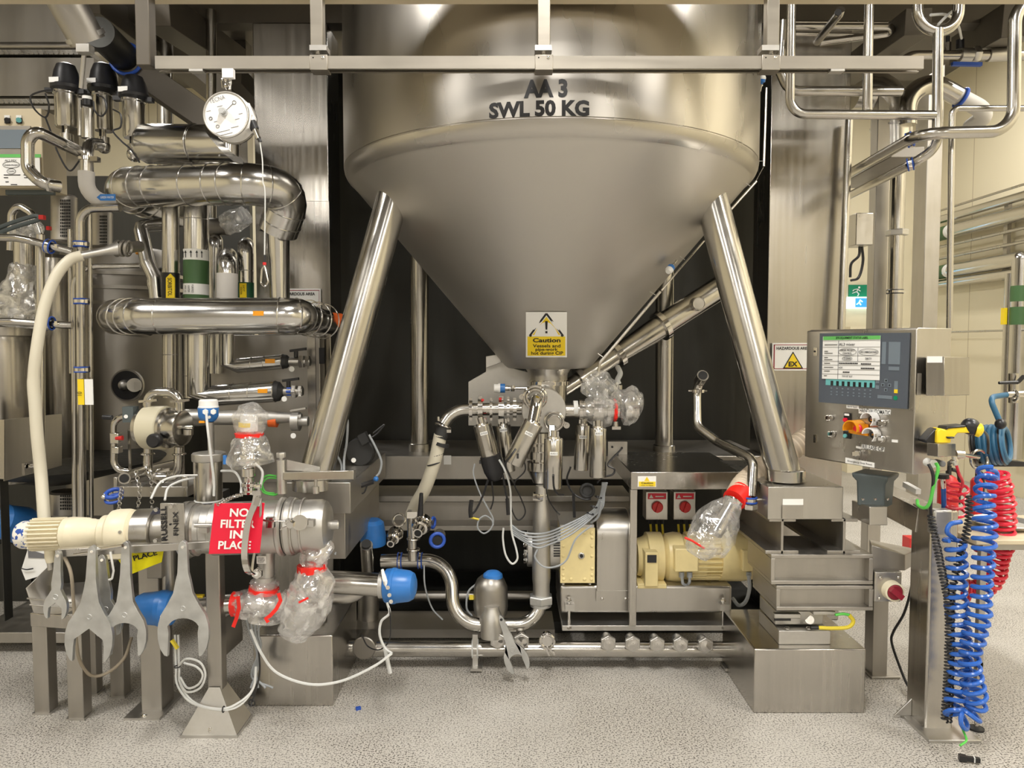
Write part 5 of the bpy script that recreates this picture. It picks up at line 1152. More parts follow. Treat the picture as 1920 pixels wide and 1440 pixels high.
# mezzanine braces / cable trays in steel
def bar(name, lab, a, b, w_, h_, mt='mezz', cat='beam'):
    return solo(name, MB(mt).beam(P(*a), P(*b), w_, h_), lab, cat, b=.003)
bar('steel_brace', 'dark diagonal steel brace running up to the mezzanine, upper right', (1585,140,4.6), (1722,40,3.6), .12,.12)
bar('cable_tray', 'dark diagonal cable tray behind the blue-clamped pipes, right', (1588,345,4.4), (1702,285,3.7), .16,.05, 'tankd', 'cable tray')
bar('steel_brace', 'wide dark diagonal brace just below the beam at the upper right corner', (1810,95,4.5), (1915,35,3.7), .16,.16)
bar('horizontal_beam', 'level dark beam under the mezzanine at the upper right edge', (1600,22,4.4), (1930,20,4.4), .1,.16)
# wall pipes on right wall
xw = WXR-.13
def wz(y): return 1.5+(647-y)/1400*7.07
for i, (y, r, lab) in enumerate(((345,.012,'thin conduit, topmost of the lines along the right wall'),(366,.045,'upper slim steel pipe along the right wall'),(398,.075,'thick steel pipe with white ring along the right wall, upper of the two thick ones'),(427,.016,'thin conduit between the two thick pipes along the right wall, upper one'),(453,.016,'thin conduit between the two thick pipes along the right wall, lower one'),(484,.075,'thick steel pipe with white ring along the right wall, lower of the two thick ones'),(510,.045,'slim steel pipe running below the lower thick pipe on the right wall'),(619,.010,'thin rail line low on the right wall'))):
    t = thing('wall_pipe', lab, 'pipe', 'pipes along the right wall'); m = MB('clad' if r > .04 else 'steel'); y_end = 6.6 if i not in (5,6) else 7.2
    m.cyl((xw-(.0), 8.72, wz(y)), (xw, y_end, wz(y)), r, n=20); part(t, 'pipe', m)
    if i in (2,5):
        m = MB('paper'); m.band((xw, 8.35, wz(y)), Y, r*1.04, .02, .06); part(t, 'white_ring', m); m = MB('green'); m.band((xw, 8.55, wz(y)), Y, r*1.03, .02, .3); part(t, 'green_band', m)
        if i == 5: m = MB('clad'); m.cyl((xw,7.2,wz(y)), (xw,7.2,.4), r, n=20); m.sphere((xw,7.2,wz(y)), r*1.02); part(t, 'drop_pipe', m); m = MB('green'); m.band((xw,7.2,wz(550)), Z, r*1.04, .01, .15); m.band((xw,7.2,wz(592)), Z, r*1.04, .01,.17); part(t, 'green_band', m)
    if i == 6: m = MB('clad'); m.cyl((xw-.03,7.3,wz(y)), (xw-.03,7.3,.4), r, n=16); part(t, 'drop_pipe', m); m = MB('yellow'); m.box((xw-.09,7.28,wz(592)), (.03,.05,.16)); part(t, 'yellow_label', m)
m = MB('dull'); m.box((xw+.06, 7.5, wz(445)), (.04,.06,.75)); solo('strut_bracket', m, 'vertical strut bracket holding the pipes on the right wall', 'bracket')
# exit sign at back wall
ex = thing('exit_sign', 'green running-man exit sign above a lit emergency exit light on the back wall', 'sign')
d = 9.17; m = MB('exitgreen'); m.pbox(1592,534,1646,556,d,.02); part(ex, 'panel', m)
m = MB('paper'); m.sphere(P(1611,539,d-.01), .014, n=10, k=5, sx=.4, ax=Y)
for a_, b_ in (((1609,542),(1606,547)),((1606,547),(1610,551)),((1610,551),(1608,555)),((1605,547),(1598,550)),((1608,542),(1601,543)),((1601,543),(1599,546)),((1609,543),(1613,546))): m.beam(P(*a_,d-.005), P(*b_,d-.005), .02,.008)
part(ex, 'running_man', m)
m = MB('exitlit'); m.pbox(1590,557,1646,578,d-.06,.06); part(ex, 'lit_panel', m); m = MB('exitblue'); m.pbox(1604,559,1646,576,d-.07,.004); m.use('exitlit'); 
for a_, b_ in (((1613,562),(1611,567)),((1611,567),(1614,572)),((1611,567),(1606,571)),((1613,563),(1617,566))): m.beam(P(*a_,d-.075), P(*b_,d-.075), .018,.008)
part(ex, 'pictogram', m)
# valve at the right edge
t = thing('wall_valve', 'steel valve with black lever at the right edge, feeding the blue reel hose', 'valve')
m = MB('tube'); m.cyl(P(1888,740,3.05), P(1925,738,3.05), 6*S(3)); m.cyl(P(1900,700,3.07), P(1900,755,3.07), 9*S(3)); m.ring(P(1903,742,3.05), X, 9*S(3), .006); part(t, 'body', m)
m = MB('black'); m.cyl(P(1873,718,3.02), P(1908,717,3.02), .006,.008); m.beam(P(1908,717,3.02), P(1920,705,3.02), .012,.012); part(t, 'lever', m)

# ================================================================ UPPER LEFT: clad pipework
def seams(t, pts, r, pos, mt='clad'):
    sp = [V(p) for p in pts]; L = [0]
    for i in range(1, len(sp)): L.append(L[-1]+(sp[i]-sp[i-1]).length)
    m = MB(mt)
    for f in pos:
        x = f*L[-1]; j = 0
        while j < len(L)-2 and L[j+1] < x: j += 1
        c = sp[j].lerp(sp[j+1], (x-L[j])/max(L[j+1]-L[j],1e-6)); m.ring(c, sp[j+1]-sp[j], r, .0028, 36, 6)
    return part(t, 'cladding_seams', m)
def gore(pts, R, n): return fillet(PP(*pts), R, n)     # segmented elbow = few arc steps
h1 = thing('clad_header_pipe', 'thick aluminium-clad pipe looping at mid height, upper of the two big clad headers', 'pipe')
pts = gore(((330,395,4.0),(215,352,3.5),(460,344,3.3),(548,356,3.42),(522,432,3.50)), .16, 5); R = 38*S(3.35)
m = MB('clad'); m.sweep(pts, [R]*len(pts), 40); part(h1, 'cladding', m); seams(h1, pts, R+.0005, (.18,.24,.30,.36,.40,.45,.58,.66,.71,.76,.82,.88,.93,.97))
m = MB('clad'); m.lathe(P(522,425,3.5), V((0,.02,-1)), [(0,36*S(3.5)),(.02,34*S(3.5)),(.03,20*S(3.5)),(.31,18*S(3.5)),(.34,18*S(3.5))], 30); part(h1, 'drop_pipe', m)
h2 = thing('clad_header_pipe', 'thick aluminium-clad horizontal pipe below the coloured bands, lower of the two big clad headers', 'pipe')
pts = gore(((268,604,3.75),(212,594,3.4),(262,593,3.25),(560,592,3.25),(640,610,3.6)), .12, 5); R = 34*S(3.25)
m = MB('clad'); m.sweep(pts, [R*.98]*3+[R]*(len(pts)-6)+[R*.9,R*.75,R*.62], 40); part(h2, 'cladding', m); seams(h2, pts, R+.0005, (.28,.32,.36,.42,.74,.78,.82,.86,.90))
m = MB('yellow'); m.use('orange'); m.pbox(474,583,494,592,3.25-R-.002,.003); part(h2, 'orange_label', m)
m = MB('otag'); m.crumple(PP((608,600,3.45),(640,600,3.5)), [17*S(3.45),13*S(3.5)], amp=.05, seed=4, n=18); part(h2, 'orange_tape', m)
h3 = thing('clad_mitred_duct', 'wide steel-clad pipe with a mitre-cut end behind the white balancer', 'duct')
m = MB('clad'); a = P(270,270,3.5); b = P(420,272,3.4); r = 36*S(3.45); n = 36; ax = (b-a).normalized(); u, v, _ = frame(ax); vs = []
for (c, sh) in ((a,0),(a+ax*.02,0),(b,1)):
    rr = r*(.9 if c is a else 1)
    for i in range(n):
        q = 2*PI*i/n; o = (u*math.cos(q)+v*math.sin(q))*rr; vs.append(c + o + (ax*(-o.z*1.0) if sh else V((0,0,0))))
m.add(vs, [(j*n+i, j*n+(i+1)%n, (j+1)*n+(i+1)%n, (j+1)*n+i) for j in range(2) for i in range(n)]+[tuple(range(n))[::-1], tuple(2*n+i for i in range(n))]); part(h3, 'cladding', m)
m = MB('clad'); m.ring(P(368,271,3.43), ax, r+.0005, .0025, 36, 6); part(h3, 'cladding_seams', m)
m = MB('tube'); m.cyl(P(430,330,3.45), P(430,230,3.45), 18*S(3.45)); part(h3, 'riser', m)

def vpipe(name, lab, x, y0, y1, d, r, mt='clad', bands=(), rings=(), x2=None):
    t = thing(name, lab, 'pipe'); x2 = x if x2 is None else x2; m = MB(mt); m.cyl(P(x,y0,d), P(x2,y1,d), r*S(d), n=28); part(t, 'pipe', m)
    for y in rings: m = MB('clad'); m.ring(P(x+(x2-x)*(y-y0)/(y1-y0),y,d), Z, r*S(d), .002, 28, 6); part(t, 'cladding_seams', m)
    for (b0, b1, c, nm) in bands: m = MB(c); m.cyl(P(x,b0,d), P(x,b1,d), (r+.7)*S(d), n=28); part(t, nm, m)
    return t
d = 3.55
t = vpipe('product_pipe', 'vertical steel pipe with yellow SORBITOL arrow label on a black band', 320, 370, 745, d, 15, 'tube', ((512,560,'black','black_band'),), (665,))
m = MB('yellow'); q = 320; m.pprism([(311,560),(311,521),(319,513),(327,521),(327,560)], d-16.6*S(d), .008); k = part(t, 'yellow_arrow_label', m)
m = MB('ink'); m.text('SORBITOL', P(318.5,538,d-17*S(d)), 7.5*S(d), width=33*S(d), ux=-Z, uy=X, bold=.01); part(k, 'lettering', m)
t = vpipe('water_pipe', 'vertical clad pipe with arrow band, green wrap and purified water label', 368, 370, 745, d, 22, 'clad', ((469,489,'paper','arrow_band'),(489,533,'green','green_wrap'),(533,553,'paper','label_band'),(553,560,'green','green_wrap')), (412,704))
m = MB('ink'); rr = 23.4*S(d)
for x in (350,357,368,378,385):
    o = (x-368)*S(d); yy = -math.sqrt(max(rr*rr-o*o,0)); c = P(x,479,d)+Y*yy; m.box(c-Z*.004, (.003,.002,.022)); m.add([c+V((-.006,-.001,.006)), c+V((.006,-.001,.006)), c+V((0,-.001,.018))], [(0,1,2)])
m.text('PURIFIED', P(371,543,d)-Y*(rr+.000), 3.6*S(d), width=15*S(d), ux=-Z, uy=X); m.text('WATER', P(364,543,d)-Y*rr, 3.6*S(d), width=13*S(d), ux=-Z, uy=X); m.text('MW 10', P(357,543,d)-Y*(rr*.93), 3.4*S(d), width=12*S(d), ux=-Z, uy=X); part(t, 'lettering', m)
t = vpipe('wrapped_pipe', 'short vertical pipe in pale grey wrap with bent steel top', 426, 513, 560, 3.45, 19, 'gsleeve', rings=())
m = MB('clad'); m.sweep(gore(((426,515,3.45),(426,492,3.45),(428,480,3.75)), .05, 3), 17*S(3.45), 28); part(t, 'elbow', m)
t = vpipe('hot_water_pipe', 'vertical clad pipe with yellow and dark green band next to the pale grey wrap', 461, 475, 560, 3.6, 14, 'clad', ((530,560,'dgreen','green_band'),), (508,))
m = MB('clad'); m.sweep(gore(((461,478,3.6),(460,462,3.6),(462,458,3.9)), .04, 3), 14*S(3.6), 24); part(t, 'elbow', m); m = MB('yellow'); m.pbox(449,531,462,560,3.6-15.6*S(3.6),.02); k = part(t, 'yellow_label', m)
m = MB('ink'); m.text('HOT', P(457,541,3.6-16*S(3.6)), 4*S(3.6), width=11*S(3.6), ux=-Z, uy=X); m.text('WATER', P(452,545,3.6-16*S(3.6)), 3*S(3.6), width=14*S(3.6), ux=-Z, uy=X); part(k, 'lettering', m)
t = vpipe('clad_pipe', 'shaded vertical clad pipe behind the pale grey wrap', 404, 466, 700, 3.85, 13, 'clad'); m = MB('clad'); m.sweep(gore(((404,470,3.85),(404,452,3.85),(404,450,4.1)), .04, 3), 13*S(3.85), 24); part(t, 'elbow', m)
t = thing('clad_pipe', 'zigzag clad pipe with orange tag left of the SORBITOL pipe', 'pipe')
m = MB('clad'); m.sweep(gore(((318,420,3.75),(262,424,3.65),(277,492,3.6),(290,520,3.6),(296,580,3.6)), .03, 2), 13*S(3.6), 24); m.sweep(gore(((296,560,3.6),(285,520,3.6),(330,503,3.7)), .04, 3), 12*S(3.6), 24); part(t, 'cladding', m); m = MB('orange'); m.band(P(269,472,3.63), (.2,0,-1), 14*S(3.6), .01, .012); part(t, 'orange_tag', m)
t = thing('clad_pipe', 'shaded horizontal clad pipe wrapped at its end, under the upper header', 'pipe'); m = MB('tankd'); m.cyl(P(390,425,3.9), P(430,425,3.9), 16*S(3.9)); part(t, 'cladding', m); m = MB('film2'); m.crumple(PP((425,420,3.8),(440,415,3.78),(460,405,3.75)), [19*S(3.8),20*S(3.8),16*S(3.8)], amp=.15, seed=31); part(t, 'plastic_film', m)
for (lab, yA, yB, x0, x1, r, d, xv, yv, rv) in (('mitred clad pipe with orange tag and blue coupling, lower of two', 742, 734, 372, 516, 20, 3.4, 372, 628, 20), ('mitred clad pipe with orange tag, upper of two', 686, 678, 424, 530, 14, 3.5, 426, 556, 13)):
    t = thing('clad_branch_pipe', lab, 'pipe', 'mitred clad branch pipes'); m = MB('clad'); rr = r*S(d)
    pts = [P(xv,yv,d), P(xv,yA-r*.2,d), P(xv+r*1.4,yA,d), P(x1,yB,d)]; m.sweep(pts, [rv*S(d), rv*S(d), rr, rr], 28); part(t, 'cladding', m)
    m = MB('clad')
    for x in (xv+(x1-xv)*.45, xv+(x1-xv)*.68, x1): m.ring(P(x, yA+(yB-yA)*(x-xv)/(x1-xv), d), X, rr, .002, 28, 6)
    part(t, 'cladding_seams', m)
    m = MB('orange'); xm = x1-24; m.pbox(xm-9,yB-5,xm+9,yB+3,d-rr-.002,.003); part(t, 'orange_label', m)
    m = MB('rubber'); m.lathe(P(x1,yB,d), X, [(0,rr*.98),(.02,rr*.9),(.035,rr*.5),(.04,rr*.45)], 24); part(t, 'end_cuff', m)
    m = MB('steel'); m.cyl(P(x1+8,yB,d), P(x1+52,yB,d), 8*S(d)); m.hexnut(P(x1+32,yB,d), X, 13*S(d), .02); m.hexnut(P(x1+44,yB-1,d), X, 11*S(d), .016); part(t, 'coupling', m)
    m = MB('black'); m.cyl(P(x1+25,yB-8,d), P(x1+25,yB-22,d), 4*S(d)); m.beam(P(x1+14,yB-20,d), P(x1+44,yB-24,d), .02,.012); part(t, 'lever', m)
    if r == 20: m = MB('blue2'); m.hexnut(P(x1+22,yB,d), X, 9*S(d), .026); part(t, 'blue_coupling', m)
    m = MB('paper'); q = P(x1+17,yB+14,d-.02); m.cyl(q, q-Y*.002, 5*S(d)); part(t, 'round_tag', m)
# grey enclosure behind the branch pipes with channel
ec = thing('grey_enclosure', 'grey sheet steel enclosure behind the mitred branch pipes', 'enclosure'); m = MB('dull'); m.pbox(393,628,603,905,3.88,.10); part(ec, 'casing', m, b=.004)
m = MB('sheet'); m.pbox(576,630,594,870,3.62,.01); m.pbox(576,630,579,870,3.62,.06); part(ec, 'channel', m)
m = MB('black'); m.pbox(598,652,608,682,3.88,.02); part(ec, 'latch', m)
t = thing('sample_pipe', 'grey horizontal pipe with orange band tapering to a valve, behind the filter cylinder', 'pipe'); d = 3.35
m = MB('satin'); m.lathe(P(345,783,d), X, [(0,16*S(d)),(.07,16*S(d)),(.11,14*S(d)),(.36,14*S(d)),(.46,10*S(d)),(.53,8*S(d))], 28); part(t, 'pipe', m)
m = MB('otag'); m.cyl(P(505,788,d), P(520,789,d), 12.5*S(d)); part(t, 'orange_band', m); m = MB('yelcable'); m.box(P(350,791,d-.03), (.02,.02,.012)); part(t, 'yellow_tag', m)
m = MB('satin'); m.cyl(P(548,790,d), P(562,790,d), 18*S(d)); m.ring(P(556,790,d), X, 16*S(d), .005); m.beam(P(545,770,d), P(574,765,d), .02,.008); m.cyl(P(562,790,d), P(578,790,d), 9*S(d)); part(t, 'valve', m); m = MB('paper'); q = P(550,817,d-.03); m.cyl(q, q-Y*.002, 5*S(d)); part(t, 'round_tag', m)

# ================================================================ TOP LEFT
st = thing('steel_staircase', 'underside of a steel staircase with tread plates at the top left edge', 'staircase')
for i, (y0, y1) in enumerate(((8,88),(108,180),(198,206))):
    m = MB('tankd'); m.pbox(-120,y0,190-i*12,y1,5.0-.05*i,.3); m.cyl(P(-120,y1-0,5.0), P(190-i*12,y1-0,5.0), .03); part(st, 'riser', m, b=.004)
    if i < 2:
        m = MB('beam'); m.mats = ['steel']; m.pbox(-120,y1+5,165-i*60,y1+14,4.93,.2); 
        for k in range(30-i*9): x = -110+k*9.3; m.beam(P(x,y1+6,4.925), P(x+6,y1+13,4.925), .01,.006)
        part(st, 'tread_plate', m)
t = thing('slanting_duct', 'big steel pipe slanting down from the top left with a clamped joint', 'duct')
m = MB('tube'); m.mats = ['dull']; m.cyl(P(112,-20,2.95), P(165,78,3.05), 32*S(3), n=36); part(t, 'upper_pipe', m)
m = MB('satin'); a = P(160,68,3.05); m.band(a, P(165,78,3.05)-P(112,-20,2.95), 36*S(3), .012, .018, 32); m.box(P(160,93,2.95), (.05,.04,.03)); m.cyl(P(158,96,3.1), P(152,165,3.15), .009); part(t, 'clamp_ring', m)
m = MB('dark'); m.cyl(P(185,60,3.3), P(238,112,3.6), 28*S(3.3), n=32); part(t, 'lower_pipe', m); m = MB('blue2'); m.ring(P(236,110,3.55), P(238,112,3.6)-P(185,60,3.3), 29*S(3.4), .008, 32); part(t, 'blue_gasket', m)
bar('slanting_beam', 'dark square steel beam slanting down to the white balancer', (232,118,3.6), (450,268,3.75), .10, .12, 'mezz')
bar('slanting_beam', 'dark slanting beam from the top edge toward the rail end', (165,-5,3.6), (300,100,4.6), .10,.14, 'mezz')
bar('slanting_beam', 'brown-grey slanting beam right of the rail hanger', (290,15,3.6), (440,118,4.6), .14,.16, 'mezz')
bar('slanting_beam', 'thin slanting beam passing behind the balancer hook', (440,140,4.2), (486,190,4.5), .08,.1, 'mezz')
bar('vertical_beam', 'slim vertical steel post behind the balancer', (457,60,4.8), (457,330,4.8), .09, .09, 'sheet', 'post') if False else None
m = MB('sheet'); m.pbox(432,62,465,320,4.7,.1); solo('steel_post', m, 'slim vertical steel post behind the white balancer', 'post')
m = MB('tube'); m.cyl(P(396,20,4.0), P(396,440,4.0), 9*S(4)); m.cyl(P(310,20,4.2), P(310,420,4.2), 14*S(4.2)); solo('upright_pipes', m, 'dim upright pipe behind the mitre-cut duct', 'pipe')

def capvalve(name, lab, cx, y0, ym, y1, wc, wb, d, cap='black'):
    t = thing(name, lab, 'actuator', 'black-capped process valves'); k = S(d)
    m = MB('black'); hgt = (ym-y0)*k; m.lathe(P(cx,ym,d), Z, [(0,wb*k*1.05),(hgt*.12,wc*k),(hgt*.22,wc*k*1.02),(hgt*.3,wc*k*.93),(hgt*.7,wc*k*.78),(hgt*.93,wc*k*.6),(hgt,wc*k*.3)], 28); m.box(P(cx-wc-4,ym-5,d), (.04,.03,.02)); m.box(P(cx+wc+3,ym-2,d), (.03,.03,.02)); part(t, 'black_cap', m)
    m = MB('paper'); m.box(P(cx-wc*.35,ym-hgt/k*.32,d)-Y*wc*k*.93, (.045,.004,.022), Matrix.Rotation(-.1,3,'Z')); part(t, 'white_label', m)
    m = MB('tube'); hb = (y1-ym)*k; m.lathe(P(cx,y1,d), Z, [(0,wb*k*.92),(.008,wb*k),(hb-.015,wb*k),(hb-.01,wb*k*1.12),(hb,wb*k*1.12)], 28); part(t, 'cylinder', m)
    m = MB('polish'); m.cyl(P(cx,y1,d), P(cx,y1+16,d), 4*k); m.use('black'); m.cyl(P(cx-7,y1,d), P(cx-7,y1+18,d), 2*k); m.use('tube'); m.band(P(cx,y1+18,d), Z, wb*k*.6, .01, .03); m.sphere(P(cx,y1+30,d), wb*k*.7); part(t, 'valve_neck', m); return t
capvalve('capped_valve', 'black-capped steel valve actuator, leftmost of the three under the slanting duct', 125, 121, 175, 240, 26, 19, 3.45)
capvalve('capped_valve', 'black-capped steel valve actuator, middle of the three under the slanting duct', 195, 121, 178, 246, 27, 17, 3.6)
capvalve('capped_valve', 'black-capped steel valve actuator, rightmost of the three under the slanting duct', 252, 143, 190, 260, 26, 19, 3.5)
m = MB('tube'); d = 3.4; m.cyl(P(165,260,d), P(165,205,d), 11*S(d)); m.cyl(P(150,255,d), P(150,185,d), 4*S(d)); m.use('paper'); m.cyl(P(163,187,d), P(163,181,d), 8*S(d)); m.use('black'); m.cyl(P(164,198,d), P(164,187,d), 9*S(d)); solo('small_actuator', m, 'narrow steel actuator between the left and middle black-capped valves', 'actuator')
for (lab, pts) in (('black cable looping left of the leftmost black-capped valve', ((100,168,3.4),(75,172,3.4),(57,182,3.4),(65,205,3.4),(85,220,3.4),(92,200,3.4),(85,175,3.4))),
                   ('black cable looping below the middle black-capped valve', ((182,178,3.4),(195,185,3.4),(200,205,3.4),(190,218,3.4),(178,208,3.4),(175,190,3.4))),
                   ('black cable looping down right from the middle black-capped valve', ((212,205,3.4),(226,215,3.4),(226,238,3.4),(212,246,3.4),(228,265,3.38),(245,280,3.38),(262,305,3.4))),
                   ('black cable hanging down to the wrapped flask', ((85,220,3.4),(100,260,3.4),(108,285,3.4),(130,320,3.4),(150,300,3.4)))):
    m = MB('black'); m.cable(PP(*pts), 1.6*S(3.4), 6); solo('valve_cable', m, lab, 'cable')
bk = MB('dark'); bk.pbox(-700,330,480,1060,5.3,.06); bk.use('tankd'); bk.pbox(-700,8,150,330,5.45,.06); solo('equipment_screen', bk, 'dim steel screen wall behind the tanks and clad pipes on the left', 'screen')  # dark sheets added to fill the dim gaps behind the left equipment
# left operator panel
lp = thing('left_control_panel', 'beige steel control panel with two push buttons and dark screen at the left edge', 'control panel'); d = 3.75
m = MB('steel'); m.mats = ['beam']; m.pbox(-60,203,82,352,d,.2); part(lp, 'enclosure', m, b=.004)
m = MB('tankd'); m.pbox(-60,236,58,290,d-.01,.012); k = part(lp, 'screen_frame', m); m = MB('hmi2'); m.pbox(-60,243,50,278,d-.014,.005); part(k, 'screen', m)
for x, c, nm in ((13,'black','black_button'),(35,'teal','green_button')): m = MB('paper'); m.pbox(x-5,216,x+5,221,d-.006,.006); m.use('black'); m.pbox(x-5,221,x+5,231,d-.008,.008); m.use(c); m.cyl(P(x,225,d-.02), P(x,225,d), 4.5*S(d)); part(lp, nm, m)
m = MB('paper'); m.pbox(-60,290,76,348,d-.016,.003); k = part(lp, 'status_label', m, 'white status label with green header'); m = MB('labelgreen'); m.pbox(-60,289,76,295,d-.019,.003); part(k, 'green_header', m)
m = MB('ink'); m.text('AL2 MIX', P(20,301,d-.018), 4*S(d), width=22*S(d)); m.text('UNDER PROJECT', P(22,310,d-.018), 2.4*S(d), width=28*S(d), bold=.02); m.text('CLEAN', P(21,321,d-.018), 2.6*S(d), width=10*S(d), bold=.02)
for x0, x1, y in ((7,38,328),(7,15,333),(44,60,328),(45,58,333),(10,16,341),(20,32,346)): m.pbox(x0,y-.8,x1,y+.8,d-.018,.001)
for cx, cy, ra, rb in ((21,309,16,6),(21,321,8,5)): m.sweep([P(cx+ra*math.cos(i*PI/10), cy+rb*math.sin(i*PI/10), d-.018) for i in range(20)], .001, 4, closed=True)
part(k, 'lettering', m)
# bent pipes
pipe('looped_pipe', 'D-shaped loop of steel pipe in front of the left control panel', [(((150,285,3.3),(118,270,3.2),(68,246,3.1),(52,262,3.1),(52,318,3.1),(80,345,3.1),(112,350,3.15)), 10.5)], nuts=((92,347,3.12,(1,0,-.1),14,.012),), bend=.055)
t = pipe('grey_lagged_pipe', 'pipe with grey lagged elbow and blue arrow label left of the upper clad header', [(((190,272,3.4),(168,268,3.35),(163,290,3.3),(163,328,3.3)), 11)], bend=.05)
m = MB('insul'); m.tube(PP((162,322,3.3),(162,379,3.3),(218,379,3.35)), 14*S(3.3), bend=.08, n=24); part(t, 'lagging', m); m = MB('polish'); m.band(P(163,298,3.3), Z, 15*S(3.3), .01,.014); m.box(P(179,299,3.28), (.03,.03,.02)); part(t, 'clamp', m)
m = MB('blue'); m.pprism([(181,370),(188,364),(216,364),(216,376),(188,376)], 3.3-15*S(3.3), .004); k = part(t, 'blue_arrow_label', m); m = MB('paper'); m.text('GREEN WATER', P(201,370,3.3-15.5*S(3.3)), 4*S(3.3), width=25*S(3.3)); part(k, 'lettering', m)
pipe('upright_pipe', 'tall steel pipe bending right under the grey lagged elbow and dropping to the floor', [(((225,389,3.3),(150,391,3.3),(154,1000,3.35)), 8)], clamps=((150,458,3.3,(0,0,1),11,'blue2'),(151,565,3.3,(0,0,1),11,'blue2'),(152,693,3.32,(0,0,1),11,'blue2')), bend=.07)
pipe('upright_pipe', 'thin steel pipe just right of the tall upright pipe', [(((168,400,3.32),(172,1000,3.38)), 4)])
pipe('upright_pipe', 'steel pipe bending down from a level run left of the zigzag clad pipe', [(((262,498,3.4),(138,500,3.32),(141,1000,3.36)), 5)], bend=.10)
pipe('upright_pipe', 'thin vertical pipe at the left behind the pale hose', [(((131,430,3.4),(134,700,3.4)), 4)])
pipe('upright_pipe', 'steel stand pipe left of the pale hose', [(((76,440,3.3),(78,980,3.3)), 7)])
pipe('side_arm_pipe', 'horizontal steel pipe with blue clamp, upper of two at the left edge', [(((-30,445,3.2),(30,446,3.2),(60,452,3.2),(135,472,3.25)), 7)], clamps=((93,462,3.22,(1,0,-.25),12,'blue2'),), bend=.1)
pipe('side_arm_pipe', 'horizontal steel pipe with blue clamp, lower of two at the left edge', [(((-30,603,3.2),(25,603,3.2),(135,610,3.25)), 7)], clamps=((93,606,3.22,(1,0,-.05),12,'blue2'),))
ph_ = thing('pale_hose', 'long pale cream hose arching from a steel nozzle down to the cream motor', 'hose')
m = MB('silicone'); m.sweep(spline(PP((154,479,3.05),(130,488,3.03),(104,520,3.0),(82,580,2.97),(68,660,2.95),(63,715,2.95),(66,760,2.95),(70,820,2.95),(77,890,2.95),(83,975,2.9)),8), [10*S(3)]*40+[10.5*S(3)]*33, 20); part(ph_, 'hose', m)
m = MB('satin'); m.lathe(P(150,480,3.05), P(222,466,3.15)-P(150,480,3.05), [(0,7.5*S(3)),(.06,7*S(3)),(.10,8*S(3)),(.15,13*S(3))], 24); part(ph_, 'nozzle', m)
m = MB('black'); m.mats=['tankd']; 
for x in (220,231,240): m.ring(P(x,466,3.16), (1,0,-.15), 13*S(3.1), .007)
m.cyl(P(220,466,3.16), P(262,462,3.3), 11*S(3.1)); part(ph_, 'clamp', m)
# tanks behind
def tank(name, lab, cx, r_px, y0, y1, d, mt, extra=None):
    t = thing(name, lab, 'tank'); m = MB(mt); k = S(d); a = P(cx,y1,d); a.z = max(a.z,.02); L = P(cx,y0,d).z-a.z; m.lathe(a, Z, [(0,r_px*k*.96),(.02,r_px*k),(L-.06,r_px*k),(L-.02,r_px*k*.97),(L,r_px*k*.8)], 56); part(t, 'shell', m); return t
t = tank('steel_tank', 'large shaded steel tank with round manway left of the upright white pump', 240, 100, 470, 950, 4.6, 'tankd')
m = MB('black'); q = P(241,722,4.27); m.use('tankd'); m.cyl(q, q-Y*.02, 30*S(4.3), n=36); m.use('black'); m.cyl(q-Y*.02, q-Y*.024, 27*S(4.3), n=36); k = part(t, 'manway', m); m = MB('satin'); m.cyl(P(252,722,4.2), P(252,722,4.26), 13*S(4.2)); m.pbox(251,716,264,731,4.14,.004); m.sphere(P(232,722,4.24), .03); part(k, 'manway_fitting', m)
for y in (520,545,572): m = MB('dull'); m.band(P(240,y,4.6), Z, 101*S(4.6), .02,.02,56); part(t, 'hoop', m)
t = tank('steel_tank', 'pale steel tank between the pale hose and the upright pipes', 110, 44, 480, 885, 4.05, 'sheet')
t = tank('beige_tank', 'beige steel tank with plastic-wrapped neck at the left edge', 15, 62, 622, 900, 3.6, 'sheet')
m = MB('sheet'); m.band(P(15,622,3.6), Z, 64*S(3.6), .02,.04,48); part(t, 'rim', m)
m = MB('tube'); m.cyl(P(47,600,3.5), P(47,445,3.5), 19*S(3.5)); part(t, 'neck', m)
m = MB('film2'); m.crumple(PP((30,612,3.5),(32,590,3.5),(36,560,3.5),(42,530,3.5),(47,500,3.5),(48,494,3.5)), [34*S(3.5),38*S(3.5),36*S(3.5),28*S(3.5),22*S(3.5),19*S(3.5)], amp=.14, seed=12); m.crumple(PP((45,452,3.5),(48,436,3.5),(60,425,3.5),(80,430,3.5)), [20*S(3.5),26*S(3.5),16*S(3.5),6*S(3.5)], amp=.2, seed=13); part(t, 'plastic_film', m, 'milky crumpled plastic film')
bn = thing('steel_bin', 'open stainless bin on a stand at the left edge', 'bin'); m = MB('sheet')
m.hexa(PP((-60,898,3.0),(8,898,3.0),(8,787,3.0),(-60,787,3.0)) + PP((-60,898,3.02),(9,898,3.02),(9,787,3.02),(-60,787,3.02))); m.mats = ['sheet']; m.use('dull'); m.hexa(PP((9,902,3.01),(116,873,3.5),(116,776,3.5),(9,787,3.01)) + PP((6,902,3.03),(112,873,3.52),(112,776,3.52),(6,787,3.03))); part(bn, 'walls', m)
m = MB('polish'); m.box(P(51,878,3.1), (.012,.05,.05)); m.cyl(P(56,874,3.1), P(66,872,3.1), .01); part(bn, 'catch', m)
m = MB('dark'); m.lathe(P(110,905,3.9), Z, [(0,.1),(.10,.50),(.12,.52)], 40); solo('conical_dish', m, 'wide dark conical dish under the pale steel tank at the left', 'dish')
m = MB('dark'); m.pbox(0,900,8,1165,3.05,.05); part(bn, 'leg', m)
